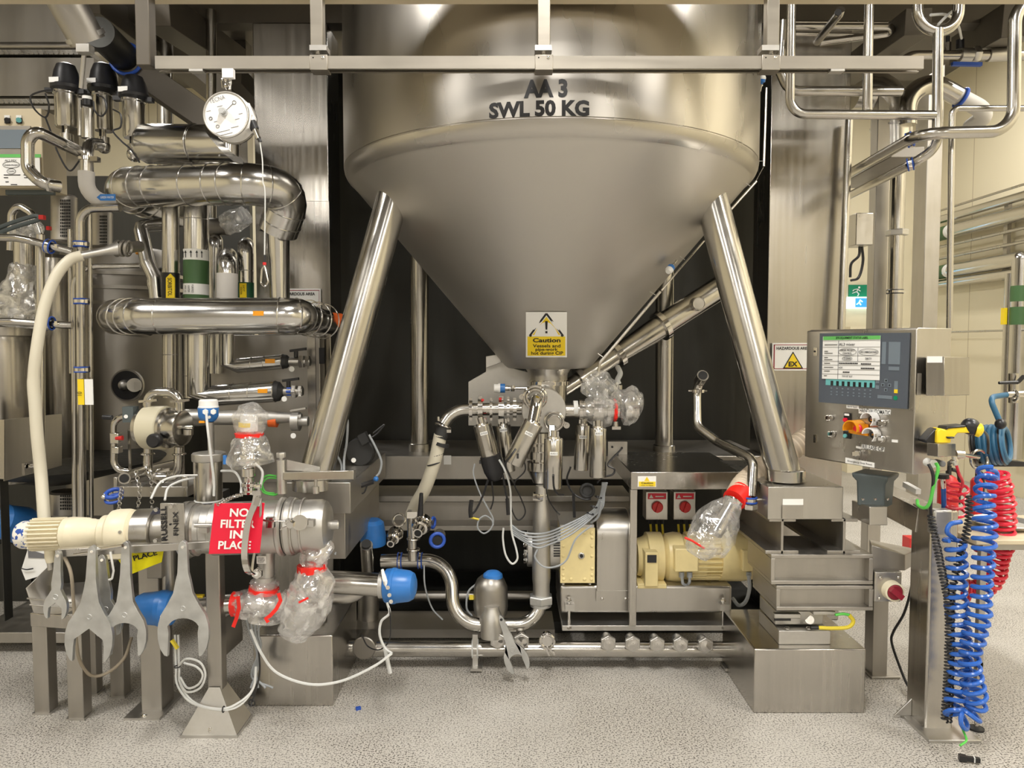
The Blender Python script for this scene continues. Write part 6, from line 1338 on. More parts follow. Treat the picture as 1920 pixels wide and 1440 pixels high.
# perforated motor guards
for (x0,x1,y0,y1,d,lab) in ((98,143,366,455,3.9,'perforated steel motor guard left of the upright pipes, upper'),(172,210,396,470,4.4,'small perforated guard right of the upright pipes'),(95,150,920,965,3.7,'perforated guard low behind the pale hose')):
    t = thing('perforated_guard', lab, 'guard', 'perforated guards'); m = MB('dull'); m.cyl(P((x0+x1)/2,y1,d+.1), P((x0+x1)/2,y0,d+.1), (x1-x0)/2*S(d), ch=.01); part(t, 'cover', m)
    m = MB('hole'); w_ = x1-x0; k = d+.1-(x1-x0)/2*S(d)-.002
    for i in range(6):
        for j in range(int((y1-y0-14)/6)): x = x0+w_*.32+i*w_*.075; m.pbox(x,y0+8+j*6,x+w_*.05,y0+12+j*6,k+(abs(i-2)*.002),.002)
    part(t, 'grille_holes', m, kind='stuff')
bs = thing('base_frame', 'low steel base rail along the floor at the left edge', 'frame'); m = MB('dull'); m.pbox(-60,1186,150,1206,3.55,.8); part(bs, 'rail', m, b=.003); m = MB('dark'); m.pbox(-60,1020,60,1130,4.3,.1); m.pbox(60,990,520,1130,4.3,.1); part(bs, 'shadow_backing', m)  # dark panels added where the clutter behind the skid lies in shadow
bs.name = 'floor_rail'
m = MB('blue'); m.lathe(P(42,985,3.6), (-.3,-.6,.3), [(-.05,.075),(0,.09),(.10,.08),(.13,.05)], 24); solo('blue_actuator', m, 'shaded blue actuator low in the gloom at the far left', 'actuator')
m = MB('motorgrey'); m.pbox(10,355,100,365,3.8,.02); m.use('tube'); m.tube(PP((20,470,3.7),(22,400,3.7),(35,385,3.7),(60,400,3.7),(75,440,3.7)), 7*S(3.7), bend=.05); m.use('motorgrey'); m.sweep(spline(PP((-10,430,3.3),(30,415,3.3),(66,405,3.3),(72,412,3.3),(30,425,3.3),(-10,440,3.3)),5), 4*S(3.3), 8); solo('lever_linkage', m, 'dark bent lever and tubing at the left edge above the wrapped neck', 'linkage')
m = MB('redbox'); m.pbox(72,403,81,411,3.28,.02); m.pbox(86,424,92,431,3.4,.02); solo('red_lever_tip', m, 'small red lever tip on the dark bent lever', 'lever tip')
m = MB('yellow'); m.pbox(145,711,158,759,3.30,.004); m.use('paper'); m.pbox(158,711,175,759,3.298,.004); m.use('ink'); m.text('01', P(149,738,3.297), 9*S(3.3), width=7*S(3.3), ux=-Z, uy=X); solo('pipe_tag', m, 'yellow and pale pink tag taped round the tall upright pipe', 'tag')

# ================================================================ INLINE STRAINER on its skid (left foreground)
ss = thing('inline_strainer', 'long cream and steel motor-driven strainer lettered RUSSELL FINEX', 'strainer')
aL = P(44,1003,2.80); aR = P(632,984,2.85); ax = (aR-aL).normalized(); LL = (aR-aL).length
def A(px): return aL + ax*((P(px,1000,2.82).x-aL.x)/ax.x)
def sec(px0, px1, r0, r1=None, mt='cream', nm='housing', n=40, par=None, prof=None, b=0, lab=None):
    m = MB(mt); k = S(2.82); r1 = r0 if r1 is None else r1; a = A(px0); L = (A(px1)-a).length
    pr = [(L*t, r*k) for t, r in prof] if prof else [(0,(r0-1)*k),(.003,r0*k),(L-.003,r1*k),(L,(r1-1)*k)]
    m.lathe(a, ax, pr, n); return part(par or ss, nm, m, lab, b=b)
sec(40,72,26, nm='fan_cowl', mt='spot', prof=((0,12),(.08,22),(.3,26),(1,27)), lab='white end cap with chipped blue paint')
sec(70,132,25, nm='motor_body', prof=((0,25),(1,25)))
m = MB('cream'); k = S(2.82)
for i in range(24):
    an = 2*PI*i/24; u, v, _ = frame(ax); o = (u*math.cos(an)+v*math.sin(an)); q0 = A(68)+o*27*k; q1 = A(127)+o*27*k; m.beam(q0, q1, .005, .016, up=o)
part(ss, 'cooling_fins', m)
sec(128,140,30, nm='flange', prof=((0,30),(1,31))); sec(139,196,30, nm='adaptor', prof=((0,31),(.5,29),(.55,27),(.7,26.5),(.75,25),(1,25)))
sec(194,212,33, nm='adaptor', prof=((0,28),(.2,32),(1,33)))
m = MB('cream'); c = A(234); m.lathe(A(209), ax, [(0,34*k),(.012,41*k),(.03,43*k),(.07,43*k),(.085,41*k),(.093,36*k)], 40); q = c+Z*-.04; m.box(c-Z*34*k, (.085,.13,.045)); part(ss, 'gearbox', m, b=.006)
m = MB('satin'); q = P(224,998,2.73); m.cyl(q+Y*.02, q, .006); part(ss, 'plug', m)
sec(252,260,40, nm='flange', prof=((0,36),(.5,40),(1,42)))
sec(259,292,41, mt='steel', nm='steel_flange', prof=((0,40),(.04,42),(.96,42),(1,41)))
sec(292,350,31, mt='dull', nm='neck')
m = MB('paper'); m.use('steel'); m.pbox(300,944,346,1018,2.71,.012); np_ = part(ss, 'name_plate', m, b=.001)
m = MB('ink'); m.text('RUSSELL', P(307,982,2.706), 9.5*k, width=64*k, ux=Z, uy=-X, bold=.025); m.text('FINEX', P(329,982,2.706), 8.5*k, width=44*k, ux=Z, uy=-X, bold=.015); m.pbox(317,982,321,985,2.707,.001); part(np_, 'lettering', m)
for x, y in ((294,955),(293,1013),(322,949)): m = MB('polish'); m.hexnut(P(x,y,2.71), -Y, 4.2*k, .010); part(ss, 'bolt', m)
sec(345,366,53, mt='satin', nm='clamp_band', prof=((0,45),(.05,53),(.55,54),(.6,51),(1,50))); sec(366,384,46, mt='satin', nm='clamp_band', prof=((0,47),(.3,50),(.5,46),(1,45)))
sec(384,402,46, mt='satin', nm='body_section'); 
sec(400,524,50, mt='satin', nm='strainer_body', prof=((0,49),(.01,50),(.99,50),(1,49)))
sec(522,534,55, mt='satin', nm='flange_ring', prof=((0,51),(.3,56),(.7,56),(1,52))); sec(536,552,54, mt='satin', nm='flange_ring', prof=((0,52),(.3,56),(.8,55),(1,51)))
sec(550,618,50, mt='satin', nm='end_cover', prof=((0,50),(.75,49.5),(.88,46),(.96,38),(1,24))); sec(616,633,9, mt='satin', nm='end_knob', prof=((0,9),(.85,9),(1,7)))
for px in (552, 568): m = MB('satin'); m.ring(A(px), ax, 51.5*k, .0045, 44, 8); part(ss, 'clamp_ring', m)
m = MB('polish'); m.tube(PP((481,968,2.70),(488,974,2.70),(500,977,2.70),(536,977,2.70)), .004, n=8); m.pbox(498,971,513,990,2.70,.02); m.pbox(534,975,578,984,2.70,.03); m.cyl(P(562,980,2.69), P(562,980,2.71), 14*k, n=24); m.hexnut(P(548,981,2.69), -Y, .014,.03); m.cyl(P(525,993,2.66), P(548,982,2.67), .003); m.use('satin'); m.pbox(574,976,588,988,2.70,.03); part(ss, 'toggle_latch', m)
m = MB('satin'); m.cyl(P(365,985,2.72), P(398,985,2.72), .008); m.pbox(372,990,388,1000,2.71,.02); part(ss, 'handle', m)
m = MB('satin'); m.lathe(P(500,1090,2.85), Z, [(0,15*k),(.10,16*k),(.14,18*k),(.2,20*k)], 28); part(ss, 'outlet_spout', m); m = MB('paper'); m.pbox(481,1043,499,1057,2.80,.003); q = part(ss, 'label_plate', m); m = MB('inkgrey'); m.text('DRAIN\nSAMPLE\nPOINT', P(490,1050,2.799), 2.6*k, width=13*k, bold=.02); part(q, 'lettering', m)
m = MB('polish'); q = P(481,1076,2.76); m.hexnut(q+Y*.02, -Y, 10.5*k, .02); m.cyl(q, q-Y*.004, 7*k); m.use('white'); m.cyl(q-Y*.002, q-Y*.006, 3.5*k); part(ss, 'drain_nut', m)
m = MB('satin'); m.lathe(P(318,1125,2.95), Z, [(0,17*k),(.03,17*k),(.035,13*k),(.16,12*k),(.24,14*k)], 24); part(ss, 'inlet_spout', m)
m = MB('satin'); m.cyl(P(593,925,2.85), P(592,912,2.85), 6*k); m.cyl(P(592,915,2.85), P(592,895,2.85), 3*k); part(ss, 'vent_stub', m)
m = MB('cream'); m.lathe(P(93,1030,2.80), (0.02,0,-1), [(0,9*k),(.03,9*k),(.05,7*k)], 18); m.use('satin'); m.cyl(P(92,1048,2.8), P(95,1068,2.8), 5*k); part(ss, 'cable_gland', m)
# davit arm
dv = thing('davit_arm', 'steel swing arm with gusset standing over the strainer body', 'arm')
m = MB('satin'); m.cyl(P(529,925,2.88), P(527,862,2.88), 9.5*k); m.hexnut(P(527,858,2.88), Z, .018,.02); m.cyl(P(527,862,2.88), P(527,853,2.88), .007); part(dv, 'post', m)
m = MB('satin'); m.pprism([(538,862),(600,876),(600,884),(538,882)], 2.87, .006); part(dv, 'gusset', m)
m = MB('steel'); m.hexa(PP((531,900,2.86),(663,899,2.74),(663,882,2.74),(531,886,2.86)) + PP((531,899,2.92),(667,897,2.80),(667,881,2.80),(531,885,2.92))); part(dv, 'box_arm', m, b=.002)
# red sign
sg = thing('red_sign', 'red sign with white words NO FILTER IN PLACE hung on the strainer by a chain', 'sign'); d = 2.64
m = MB('redsign'); m.pprism([(402,944),(496,943),(487,1037),(391,1039)], d, .003); part(sg, 'board', m, b=.001)
m = MB('paper'); up = V((.10,0,1)); ux = V((1,0,.0)); k2 = S(d)
for t_, x, y, w_ in (('NO',449,961,36),('FILTER',446,982,65),('IN',443,1002,24),('PLACE',440,1022,62)): m.text(t_, P(x,y,d-.0015), 15*k2, width=w_*k2, ux=ux, uy=up, bold=.03)
part(sg, 'lettering', m)
m = MB('steel'); 
cp_ = spline(PP((410,945,2.64),(425,937,2.66),(442,930,2.70),(456,927,2.78)), 7)
for i, q in enumerate(cp_[:-1]): m.ring(q, (cp_[i+1]-q).cross(Y if i%2 else Z), .0065,.0016,8,5)
part(sg, 'chain', m)
bc = thing('band_clamp', 'curved steel band clamp hanging open in front of the red sign', 'clamp'); d = 2.60
pts = spline(PP((482,922,d),(477,945,d),(466,975,d),(460,1010,d),(458,1045,d),(463,1070,d),(472,1078,d+.05)), 5); m = MB('polish'); u_ = V((.006,0,.0)); w2 = .0045
vs = []; 
for q in pts: vs += [q+V((-.011,0,0)), q+V((.011,0,0)), q+V((.011,.012,0)), q+V((-.011,.012,0))]
m.add(vs, [(i*4+j, i*4+(j+1)%4, i*4+4+(j+1)%4, i*4+4+j) for i in range(len(pts)-1) for j in range(4)]+[(0,1,2,3)]); part(bc, 'band', m)
m = MB('steel'); pts2 = spline(PP((487,925,d+.02),(489,960,d+.04),(482,1010,d+.06),(475,1050,d+.06),(472,1078,d+.05)), 4); m.sweep(pts2, .005, 6); part(bc, 'band_edge', m)
m = MB('polish'); m.hexnut(P(483,915,d), Z, .013,.012); m.box(P(482,924,d), (.03,.016,.014)); m.use('steel'); m.box(P(483,940,d-.005), (.02,.012,.03), Matrix.Rotation(.3,3,'Y')); part(bc, 'toggle', m)
ys = thing('yellow_sign', 'yellow card with black words IN PLACE hanging tilted behind the spanner rail', 'sign'); d = 2.78
m = MB('yellow2'); m.pprism([(208,1028),(309,1015),(303,1054),(240,1079)], d, .003); part(ys, 'card', m)
m = MB('ink'); m.text('IN PLACE', P(262,1044,d-.001), 9*S(d), width=68*S(d), ux=V((1,0,.26)), uy=V((-.26,0,1)), bold=.03); part(ys, 'lettering', m)
# frame of the skid
fr = thing('strainer_frame', 'square-tube steel frame and legs carrying the strainer', 'frame')
m = MB('steel'); m.beam(P(108,1036,2.66), P(395,1020,2.74), .03,.028); part(fr, 'top_rail', m, b=.002)
m = MB('dull'); xa, xb = P(263,1300,2.97).x, P(302,1300,2.97).x; zt3 = P(0,1045,2.97).z; m.box(((xa+xb)/2, 3.03, zt3/2), (xb-xa,.11,zt3)); part(fr, 'leg', m, b=.004)
m = MB('satin'); m.box(((xa+xb)/2-.01, 3.02, .005), (xb-xa+.06,.22,.010)); m.use('polish'); m.hexnut(P(271,1350,2.93), Z, .013,.02); m.sphere(P(271,1342,2.93), .010, n=12, k=6); part(fr, 'foot_plate', m)
m = MB('dull'); m.pbox(274,1030,303,1085,2.9,.07); part(fr, 'leg_socket', m, b=.003)
xa, xb = P(389,1300,2.84).x, P(416,1300,2.84).x; zt3 = P(0,1038,2.84).z; m = MB('dull'); m.box(((xa+xb)/2, 2.87, (zt3+.012)/2), (xb-xa,.055,zt3)); part(fr, 'leg', m, b=.004)
cx_ = (xa+xb)/2; m = MB('satin'); m.box((cx_, 2.86, .006), (.22,.17,.012))
apx = V((cx_, 2.87, .19))
for a_, b_ in (((-.105,-.08),(.105,-.08)),((.105,-.08),(.105,.08)),((-.105,.08),(-.105,-.08))):
    p0 = V((cx_+a_[0], 2.86+a_[1], .012)); p1 = V((cx_+b_[0], 2.86+b_[1], .012)); t0 = V((cx_+a_[0]*.2, 2.87+a_[1]*.4, .17)); t1 = V((cx_+b_[0]*.2, 2.87+b_[1]*.4, .17)); m.add([p0,p1,t1,t0],[(0,1,2,3)])
part(fr, 'pyramid_foot', m)
for dx, dy in ((-.0,-.068),(.085,.02)): m = MB('polish'); q = V((cx_+dx, 2.86+dy, .012)); m.hexnut(q, Z, .011,.014); m.sphere(q+Z*.016, .009, n=12, k=6); part(fr, 'foot_bolt', m)
m = MB('dull'); m.pbox(590,1150,608,1225,3.2,.06); part(fr, 'leg', m); m = MB('dull'); m.hexa(PP((417,1190,2.9),(450,1165,3.05),(450,1140,3.05),(417,1160,2.9)) + PP((417,1235,2.93),(455,1200,3.1),(455,1180,3.1),(417,1210,2.93))); part(fr, 'brace', m)
# low stand with chute
sd = thing('chute_stand', 'low four-legged steel stand with an open folded chute under the cream motor', 'stand')
for (x0,x1,yb,d_) in ((68,87,1355,2.97),(131,151,1366,2.925),(163,176,1315,3.14),(210,227,1322,3.11)):
    xa, xb = P(x0,yb,d_).x, P(x1,yb,d_).x; w_ = xb-xa; zz = P(0,1150,d_).z; m = MB('dull'); m.box(((xa+xb)/2+.01, d_+w_/2, zz/2), (w_+.02, w_+.02, zz)); k_ = part(sd, 'leg', m, b=.003); m = MB('satin'); m.box(((xa+xb)/2+.01, d_+w_/2, .004), (w_+.032,w_+.032,.008)); part(k_, 'foot_cap', m)
m = MB('sheet'); m.beam(P(66,1158,2.97), P(146,1163,2.93), .05,.055); part(sd, 'cross_rail', m, b=.003); m = MB('dull'); m.beam(P(140,1160,2.95), P(222,1140,3.12), .05,.05); part(sd, 'side_rail', m)
m = MB('dull'); c_ = [(48,1103,2.9),(63,1150,2.93),(145,1155,2.93),(165,1085,2.85)]; f_ = [(108,1045,3.1),(118,1095,3.15),(205,1090,3.2),(225,1040,3.1)]
vs = PP(*c_)+PP(*f_); m.add(vs, [(0,1,5,4),(1,2,6,5),(2,3,7,6)]); o_ = part(sd, 'chute', m); sm_ = o_.modifiers.new('thickness','SOLIDIFY'); sm_.thickness = .005
m = MB('steel'); m.cyl(P(51,1122,2.89), P(133,1130,2.86), .003); m.cyl(P(56,1134,2.89), P(140,1141,2.88), .003); part(sd, 'wire_rod', m)
m = MB('dirtycable'); m.cable(PP((120,1042,2.8),(133,1075,2.78),(138,1130,2.78),(143,1200,2.82),(150,1240,2.9),(170,1266,2.95),(200,1262,2.98),(232,1235,3.0),(247,1195,3.05)), 3.2*S(2.85), 8); solo('tan_cable', m, 'tan cable hanging in a loop between the stand legs behind the spanners', 'cable')
m = MB('paper'); m.pprism([(55,1020),(98,1040),(92,1075),(48,1088),(40,1068)], 3.3, .06); m.use('inkgrey'); m.pprism([(52,1030),(86,1040),(84,1047),(53,1046)], 3.297, .002); m.use('ink'); m.cable(PP((41,1066,3.29),(50,1068,3.29),(62,1066,3.29)), .003, 4); solo('paper_sack', m, 'white printed paper packet behind the cream motor end', 'packet')

# ================================================================ SPANNERS
def spanner(lab, top, jaw, wj, hook, d, hexjaw=False, opening=.5, hw=9, tilt=True):
    t_ = V((top[0],top[1])); j = V((jaw[0],jaw[1])); dr = (j-t_).normalized(); nr = V((-dr.y, dr.x)); L = (j-t_).length; R = wj/2
    def q(a, s_): p = t_ + dr*a + nr*s_; return (p.x, p.y)
    li = wj*opening/2; out = []
    out += [(0,-hw*.5),(-3,0),(0,hw*.5),(5,hw*.75),(L*.12,hw*.85),(L*.35,hw*1.0)]
    out += [(L-R*1.95,hw*1.35),(L-R*1.45,R*.38),(L-R*1.0,R*.62),(L-R*.6,R*.87),(L-R*.25,R*.97),(L,R),(L+R*.35,R*.99),(L+R*.72,R*.90),(L+R*.98,max(R*.74,li*1.2)),(L+R*1.02,li*1.08)]
    if hexjaw: inn = [(L+R*.40,li*1.06),(L+R*.10,li*1.0),(L-R*.36,0),(L+R*.10,-li*1.0),(L+R*.40,-li*1.06)]
    else: inn = [(L+R*.1,li*1.0)]+[(L-R*.02-li*.80*math.sin(a), li*1.12*math.cos(a)) for a in [i*PI/10 for i in range(1,10)]]+[(L+R*.1,-li*1.0)]
    mir = [(a,-s_) for a, s_ in out[::-1] if not (a == -3)]
    poly = [q(a, s_) for a, s_ in out+inn+mir[:-2]]
    m = MB('cast'); m.pprism(poly, d, .016)
    t = thing('open_spanner', lab, 'spanner', 'large cast spanners hung on the strainer rail'); part(t, 'body', m, b=.004)
    m = MB('hole'); h = q(hw*.9, 0); m.cyl(P(h[0],h[1],d-.002), P(h[0],h[1],d+.001), 2.6*S(d)); part(t, 'hanging_hole', m)
    m = MB('cast'); h = q(L-R*.85, 0); m.ring(P(h[0],h[1],d), Y, 4.5*S(d), .0016, 16, 6); part(t, 'cast_boss', m)
    if hook: m = MB('polish'); h = q(hw*.9,0); m.cyl(P(h[0],h[1],d-.012), P(h[0],h[1],d+.05), .005); part(t, 'hook_pin', m)
    return t
d = 2.62
spanner('smallest spanner, hung at the left end of the strainer rail', (108,1036), (103,1138), 44, True, d, True, .55, 7)
spanner('large spanner with V-shaped jaw, second from the left on the rail', (172,1026), (166,1195), 90, True, d-.01, True, .60, 9.5)
spanner('spanner mostly hidden behind the V-jawed one', (190,1042), (200,1165), 54, True, d+.05, True, .55, 9)
spanner('large round-jawed spanner hung left of the blue actuator', (235,1018), (233,1188), 82, True, d, False, .58, 9.5)
spanner('large round-jawed spanner with deep square opening, right end of the rail', (342,1017), (343,1182), 96, True, d-.01, False, .57, 10)
spanner('smaller pale spanner leaning on the drain manifold pipe', (938,1157), (968,1237), 46, False, 3.22, False, .5, 6)
m = MB('polish'); m.cyl(P(178,1031,2.63), P(230,1023,2.60), .006); m.cyl(P(138,1040,2.63), P(165,1036,2.63), .004); m.use('white'); m.tube(PP((207,1035,2.66),(213,1070,2.66),(210,1086,2.66),(204,1087,2.66)), .004, bend=.01, n=8)
solo('hook_rod', m, 'polished hook rod and bent white hook on the spanner rail', 'hook')

# ================================================================ blue actuated valves and wrapped valves low on the left
def bluehead(lab, c, axd, r, L, d):
    t = thing('blue_actuator', lab, 'actuator'); k = S(d); m = MB('blue'); m.lathe(c, axd, [(0,r*.80*k),(.006,r*.95*k),(.03,r*k),(.033,r*1.03*k),(L*.35,r*1.02*k),(L*.36,r*.98*k),(L*.8,r*.88*k),(L*.94,r*.74*k),(L,r*.5*k)], 8 if False else 32); part(t, 'blue_housing', m); return t
k = S(2.95)
c = P(722,1098,2.98); t = bluehead('bright blue domed actuator ending the thick steel tube right of the wrapped bag', c, V((1,-.12,.02)), 33, .125, 2.98)
m = MB('polish'); 
for x, y in ((727,1102),(730,1116),(733,1128)): m.cyl(P(x,y,2.90), P(x,y,2.94), .008)
part(t, 'screw', m); m = MB('paper'); m.crumple(PP((717,1068,2.95),(722,1090,2.92),(724,1110,2.92)), [.006,.010,.006], amp=.3, seed=3, n=8); part(t, 'sealant', m)
tt = thing('thick_tube', 'thick brushed steel tube leading to the bright blue actuator', 'pipe'); m = MB('tube'); m.cyl(P(600,1090,3.0), P(716,1097,2.98), 22*k, n=32); part(tt, 'tube', m); m = MB('satin'); m.band(P(716,1097,2.98), X, 25*k, .02,.02); part(tt, 'flange', m)
m = MB('tube'); m.mats=['steel']; m.tube(PP((570,1120,3.15),(660,1118,3.15),(700,1085,3.2)), 15*k, bend=.08); part(tt, 'lower_tube', m)
c = P(326,1140,2.84); t = bluehead('blue domed actuator behind the large spanners', c, V((-1,-.0,-.01)), 33, .150, 2.84); m = MB('paper'); m.pbox(300,1155,308,1168,2.77,.003); part(t, 'label_plate', m)
tt = thing('wrapped_inlet_pipe', 'polished horizontal steel pipe with hot surface triangle between blue actuator and wrapped valve', 'pipe'); m = MB('tube'); m.cyl(P(322,1141,2.86), P(440,1131,2.92), 18*k, n=32); part(tt, 'pipe', m)
m = MB('yellow'); m.pprism([(415,1144),(423,1135),(429,1144)], 2.95-18.6*k, .002); part(tt, 'warning_triangle', m); m = MB('yelcable'); m.use('yellow'); m.beam(P(355,1102,2.95), P(368,1120,2.9), .005,.012); m.pbox(356,1117,380,1121,2.88,.02); part(tt, 'yellow_tag', m)
wv = thing('wrapped_valve', 'valve bundled in clear film with three red tape bands under the strainer outlet', 'valve'); d = 2.84; k = S(d)
m = MB('satin'); m.cyl(P(496,1080,d), P(494,1112,d), 20*k); m.sphere(P(492,1130,d), 26*k); m.cyl(P(440,1132,d), P(492,1132,d), 16*k); m.cyl(P(478,1165,d), P(478,1148,d), 13*k); part(wv, 'valve_body', m)
m = MB('film2'); m.crumple(PP((495,1083,d),(495,1092,d),(494,1103,d)), [16*k,27*k,24*k], amp=.12, seed=41); m.crumple(PP((494,1103,d),(493,1118,d),(490,1138,d),(487,1155,d),(484,1163,d)), [25*k,40*k,46*k,40*k,16*k], amp=.14, seed=42); m.crumple(PP((438,1132,d),(452,1132,d),(466,1134,d)), [20*k,25*k,24*k], amp=.16, seed=43); m.crumple(PP((520,1120,d),(535,1135,d),(542,1150,d)), [20*k,16*k,5*k], amp=.2, seed=44); part(wv, 'plastic_film', m, 'clear crumpled plastic film')
m = MB('red'); m.crumple(PP((495,1101,d),(494,1110,d)), [28*k,29*k], amp=.07, seed=5, sub=2, n=24); m.crumple(PP((437,1132,d),(449,1132,d)), [23*k,22*k], amp=.06, seed=6, sub=2)
def strip(m_, pts, w_, d_):
    L_ = []; q_ = [V((x,y)) for x, y in pts]
    for i, p in enumerate(q_):
        t0 = (q_[min(i+1,len(q_)-1)]-q_[max(i-1,0)]).normalized(); nrm = V((-t0.y,t0.x)); L_.append((p+nrm*w_/2, p-nrm*w_/2))
    for i in range(len(L_)-1): m_.pprism([tuple(L_[i][0]),tuple(L_[i+1][0]),tuple(L_[i+1][1]),tuple(L_[i][1])], d_, .0015)
strip(m, [(446,1118),(448,1140),(443,1160),(437,1176)], 7, 2.74); strip(m, [(522,1112),(526,1126),(518,1142),(506,1155),(498,1160),(503,1167)], 7, 2.72); part(wv, 'red_tape', m)
wb = thing('wrapped_outlet', 'limp clear plastic bag tied with red tape hanging from the strainer end', 'bag'); d = 2.82
m = MB('satin'); m.tube(PP((600,1030,d+.05),(592,1055,d+.05),(600,1095,3.0)), 14*k, bend=.05); part(wb, 'pipe_stub', m)
m = MB('film2'); m.crumple(PP((622,1020,d),(606,1030,d),(590,1042,d),(585,1060,d)), [9*k,20*k,27*k,24*k], amp=.16, seed=51); m.crumple(PP((585,1063,d),(588,1090,d),(585,1115,d),(572,1145,d),(556,1172,d),(545,1192,d)), [25*k,38*k,42*k,40*k,34*k,24*k], amp=.14, seed=52, n=30, sub=6); part(wb, 'plastic_film', m, 'clear crumpled plastic film')
m = MB('red'); m.crumple(PP((584,1058,d),(585,1071,d)), [27*k,27*k], amp=.07, seed=7, sub=2, n=24); strip(m, [(560,1130),(568,1126),(578,1121)], 4, 2.69); part(wb, 'red_tape', m)
# cables below
m = MB('whitecable'); m.cable(PP((726,1130,2.9),(730,1150,2.9),(715,1165,2.9),(712,1190,2.9),(722,1215,2.9),(735,1225,2.88)), 2.6*S(2.9), 6); m.cable(PP((735,1225,2.88),(700,1250,2.85),(640,1277,2.82),(580,1283,2.8),(520,1262,2.8),(490,1225,2.8),(470,1180,2.82)), 2.6*S(2.9), 6); m.cable(PP((722,1215,2.9),(728,1245,2.9),(732,1262,2.9)), 4*S(2.9), 6)
solo('white_cable', m, 'white cable from the bright blue actuator drooping left in a long curve', 'cable')
m = MB('whitecable')
for o in (0, 6): m.cable(PP((328+o,1190,2.9),(330+o,1250,2.88),(333+o,1285,2.85),(360+o,1318,2.8),(415,1331-o*.3,2.74),(450,1322-o,2.76),(475,1290,2.8),(480,1250,2.82)), 2.2*S(2.85), 6)
m.cable(PP((336,1275,2.85),(350,1297,2.83),(375,1290,2.82),(385,1265,2.82),(375,1242,2.82),(350,1235,2.83),(335,1248,2.85)), 2.2*S(2.85), 6); m.cable(PP((338,1270,2.85),(352,1290,2.83),(372,1283,2.82),(380,1265,2.82),(368,1250,2.82),(345,1243,2.83)), 2.2*S(2.85), 6)
m.use('black'); m.ring(P(419,1330,2.74), X, .011,.0025,10,5); m.ring(P(332,1250,2.87), Z, .011,.0025,10,5); m.ring(P(334,1283,2.86), Z, .011,.0025,10,5); m.use('yelcable'); m.beam(P(322,1200,2.88), P(333,1216,2.88), .014,.01)
solo('white_cable', m, 'pair of white cables coiled into two loops by the pyramid foot', 'cable')
m = MB('greycable')
for i in range(4): m.cable(PP((462+i*8,1160,2.85),(470+i*5,1190,2.88),(480+i*3,1215,2.9),(484-i*4,1250+i*6,2.92),(470+i*14,1290,2.9)), 2.2*S(2.85), 6)
m.use('black'); m.cable(PP((485,1215,2.9),(487,1260,2.88),(478,1300,2.85),(470,1325,2.82)), 1.8*S(2.85), 6); m.cyl(P(476,1290,2.84), P(474,1305,2.83), .008); m.ring(P(472,1318,2.83), Y, .012,.003,12,6)
solo('grey_cables', m, 'several thin grey cables splaying down under the wrapped strainer valve', 'cables')
m = MB('black'); m.cable(PP((728,1130,2.9),(732,1160,2.9),(730,1200,2.95),(712,1218,3.0),(690,1212,3.05),(678,1190,3.05)), 1.3*S(2.9), 6); solo('black_wire', m, 'thin black wire looping below the bright blue actuator', 'wire')

# ================================================================ diaphragm pump, filter cylinder, sensor stacks
dp = thing('diaphragm_pump', 'air pump with beige drum casing, black knob and bent steel pipe over the top', 'pump'); d = 3.2; k = S(d)
c = P(302,802,d); ax_ = V((1,-.18,0)).normalized()
m = MB('beige'); m.lathe(c-ax_*.065, ax_, [(0,39*k),(.003,41*k),(.090,41*k),(.093,39*k)], 44); part(dp, 'beige_casing', m, 'beige drum casing')
m = MB('tube'); m.lathe(c-ax_*.095, ax_, [(0,30*k),(.006,35*k),(.03,37*k),(.125,38*k),(.13,34*k)], 40); m.lathe(c+ax_*.03, ax_, [(0,38*k),(.012,38*k),(.016,33*k),(.04,33*k),(.05,34*k),(.075,33*k),(.08,28*k)], 40); part(dp, 'end_housing', m)
m = MB('black'); q = P(290,826,d-.10); m.cyl(q+Y*.02, q-Y*.018, 13*k, ch=.006, n=30); part(dp, 'black_knob', m)
m = MB('tube'); m.tube(PP((277,770,d),(276,735,d),(336,735,d),(337,772,d)), 8.5*k, bend=.05, n=20); m.tube(PP((277,838,d),(277,896,d),(334,896,d),(336,838,d)), 8.5*k, bend=.05, n=20); part(dp, 'pipe', m)
for x in (277,336): m = MB('polish'); m.ring(P(x,851,d), Z, 11*k, .004); m.beam(P(x-16,753,d-.02), P(x+18,750,d-.02), .012,.01); m.ring(P(x,752,d), Z, 10*k,.004); part(dp, 'clamp', m)
m = MB('tube'); m.cyl(P(248,801,d-.02), P(262,801,d-.02), 4*k); m.cyl(P(340,801,d-.03), P(362,801,d-.03), 4*k); m.tube(PP((353,805,d-.03),(353,815,d-.03)), 9*k); part(dp, 'tie_rod', m)
m = MB('polish'); m.beam(P(285,888,d-.06), P(318,880,d-.06), .01,.012); m.ring(P(300,893,d-.05), (1,-1,0), 13*k, .005); part(dp, 'lever_clamp', m)
bp2 = thing('bypass_pipe', 'small steel bypass pipe with red-handled valve left of the beige pump', 'pipe'); m = MB('tube'); m.tube(PP((240,781,d),(213,781,d),(213,882,d),(255,886,d)), 6*k, bend=.05, n=16); part(bp2, 'pipe', m)
m = MB('polish'); m.pbox(205,812,222,832,d-.02,.03); m.pbox(208,838,222,851,d-.025,.04); part(bp2, 'valve_body', m, b=.003); m = MB('redbox'); m.cyl(P(217,822,d-.02), P(230,821,d-.02), 3*k,4.5*k); part(bp2, 'red_handle', m); m = MB('motorgrey'); m.pbox(229,763,250,792,d-.03,.05); m.use('black'); m.cyl(P(193,782,d-.02), P(210,783,d-.02), 4.5*k); m.use('paper'); m.cyl(P(236,781,d-.035), P(236,781,d-.03), 3.5*k); part(bp2, 'sensor_block', m)
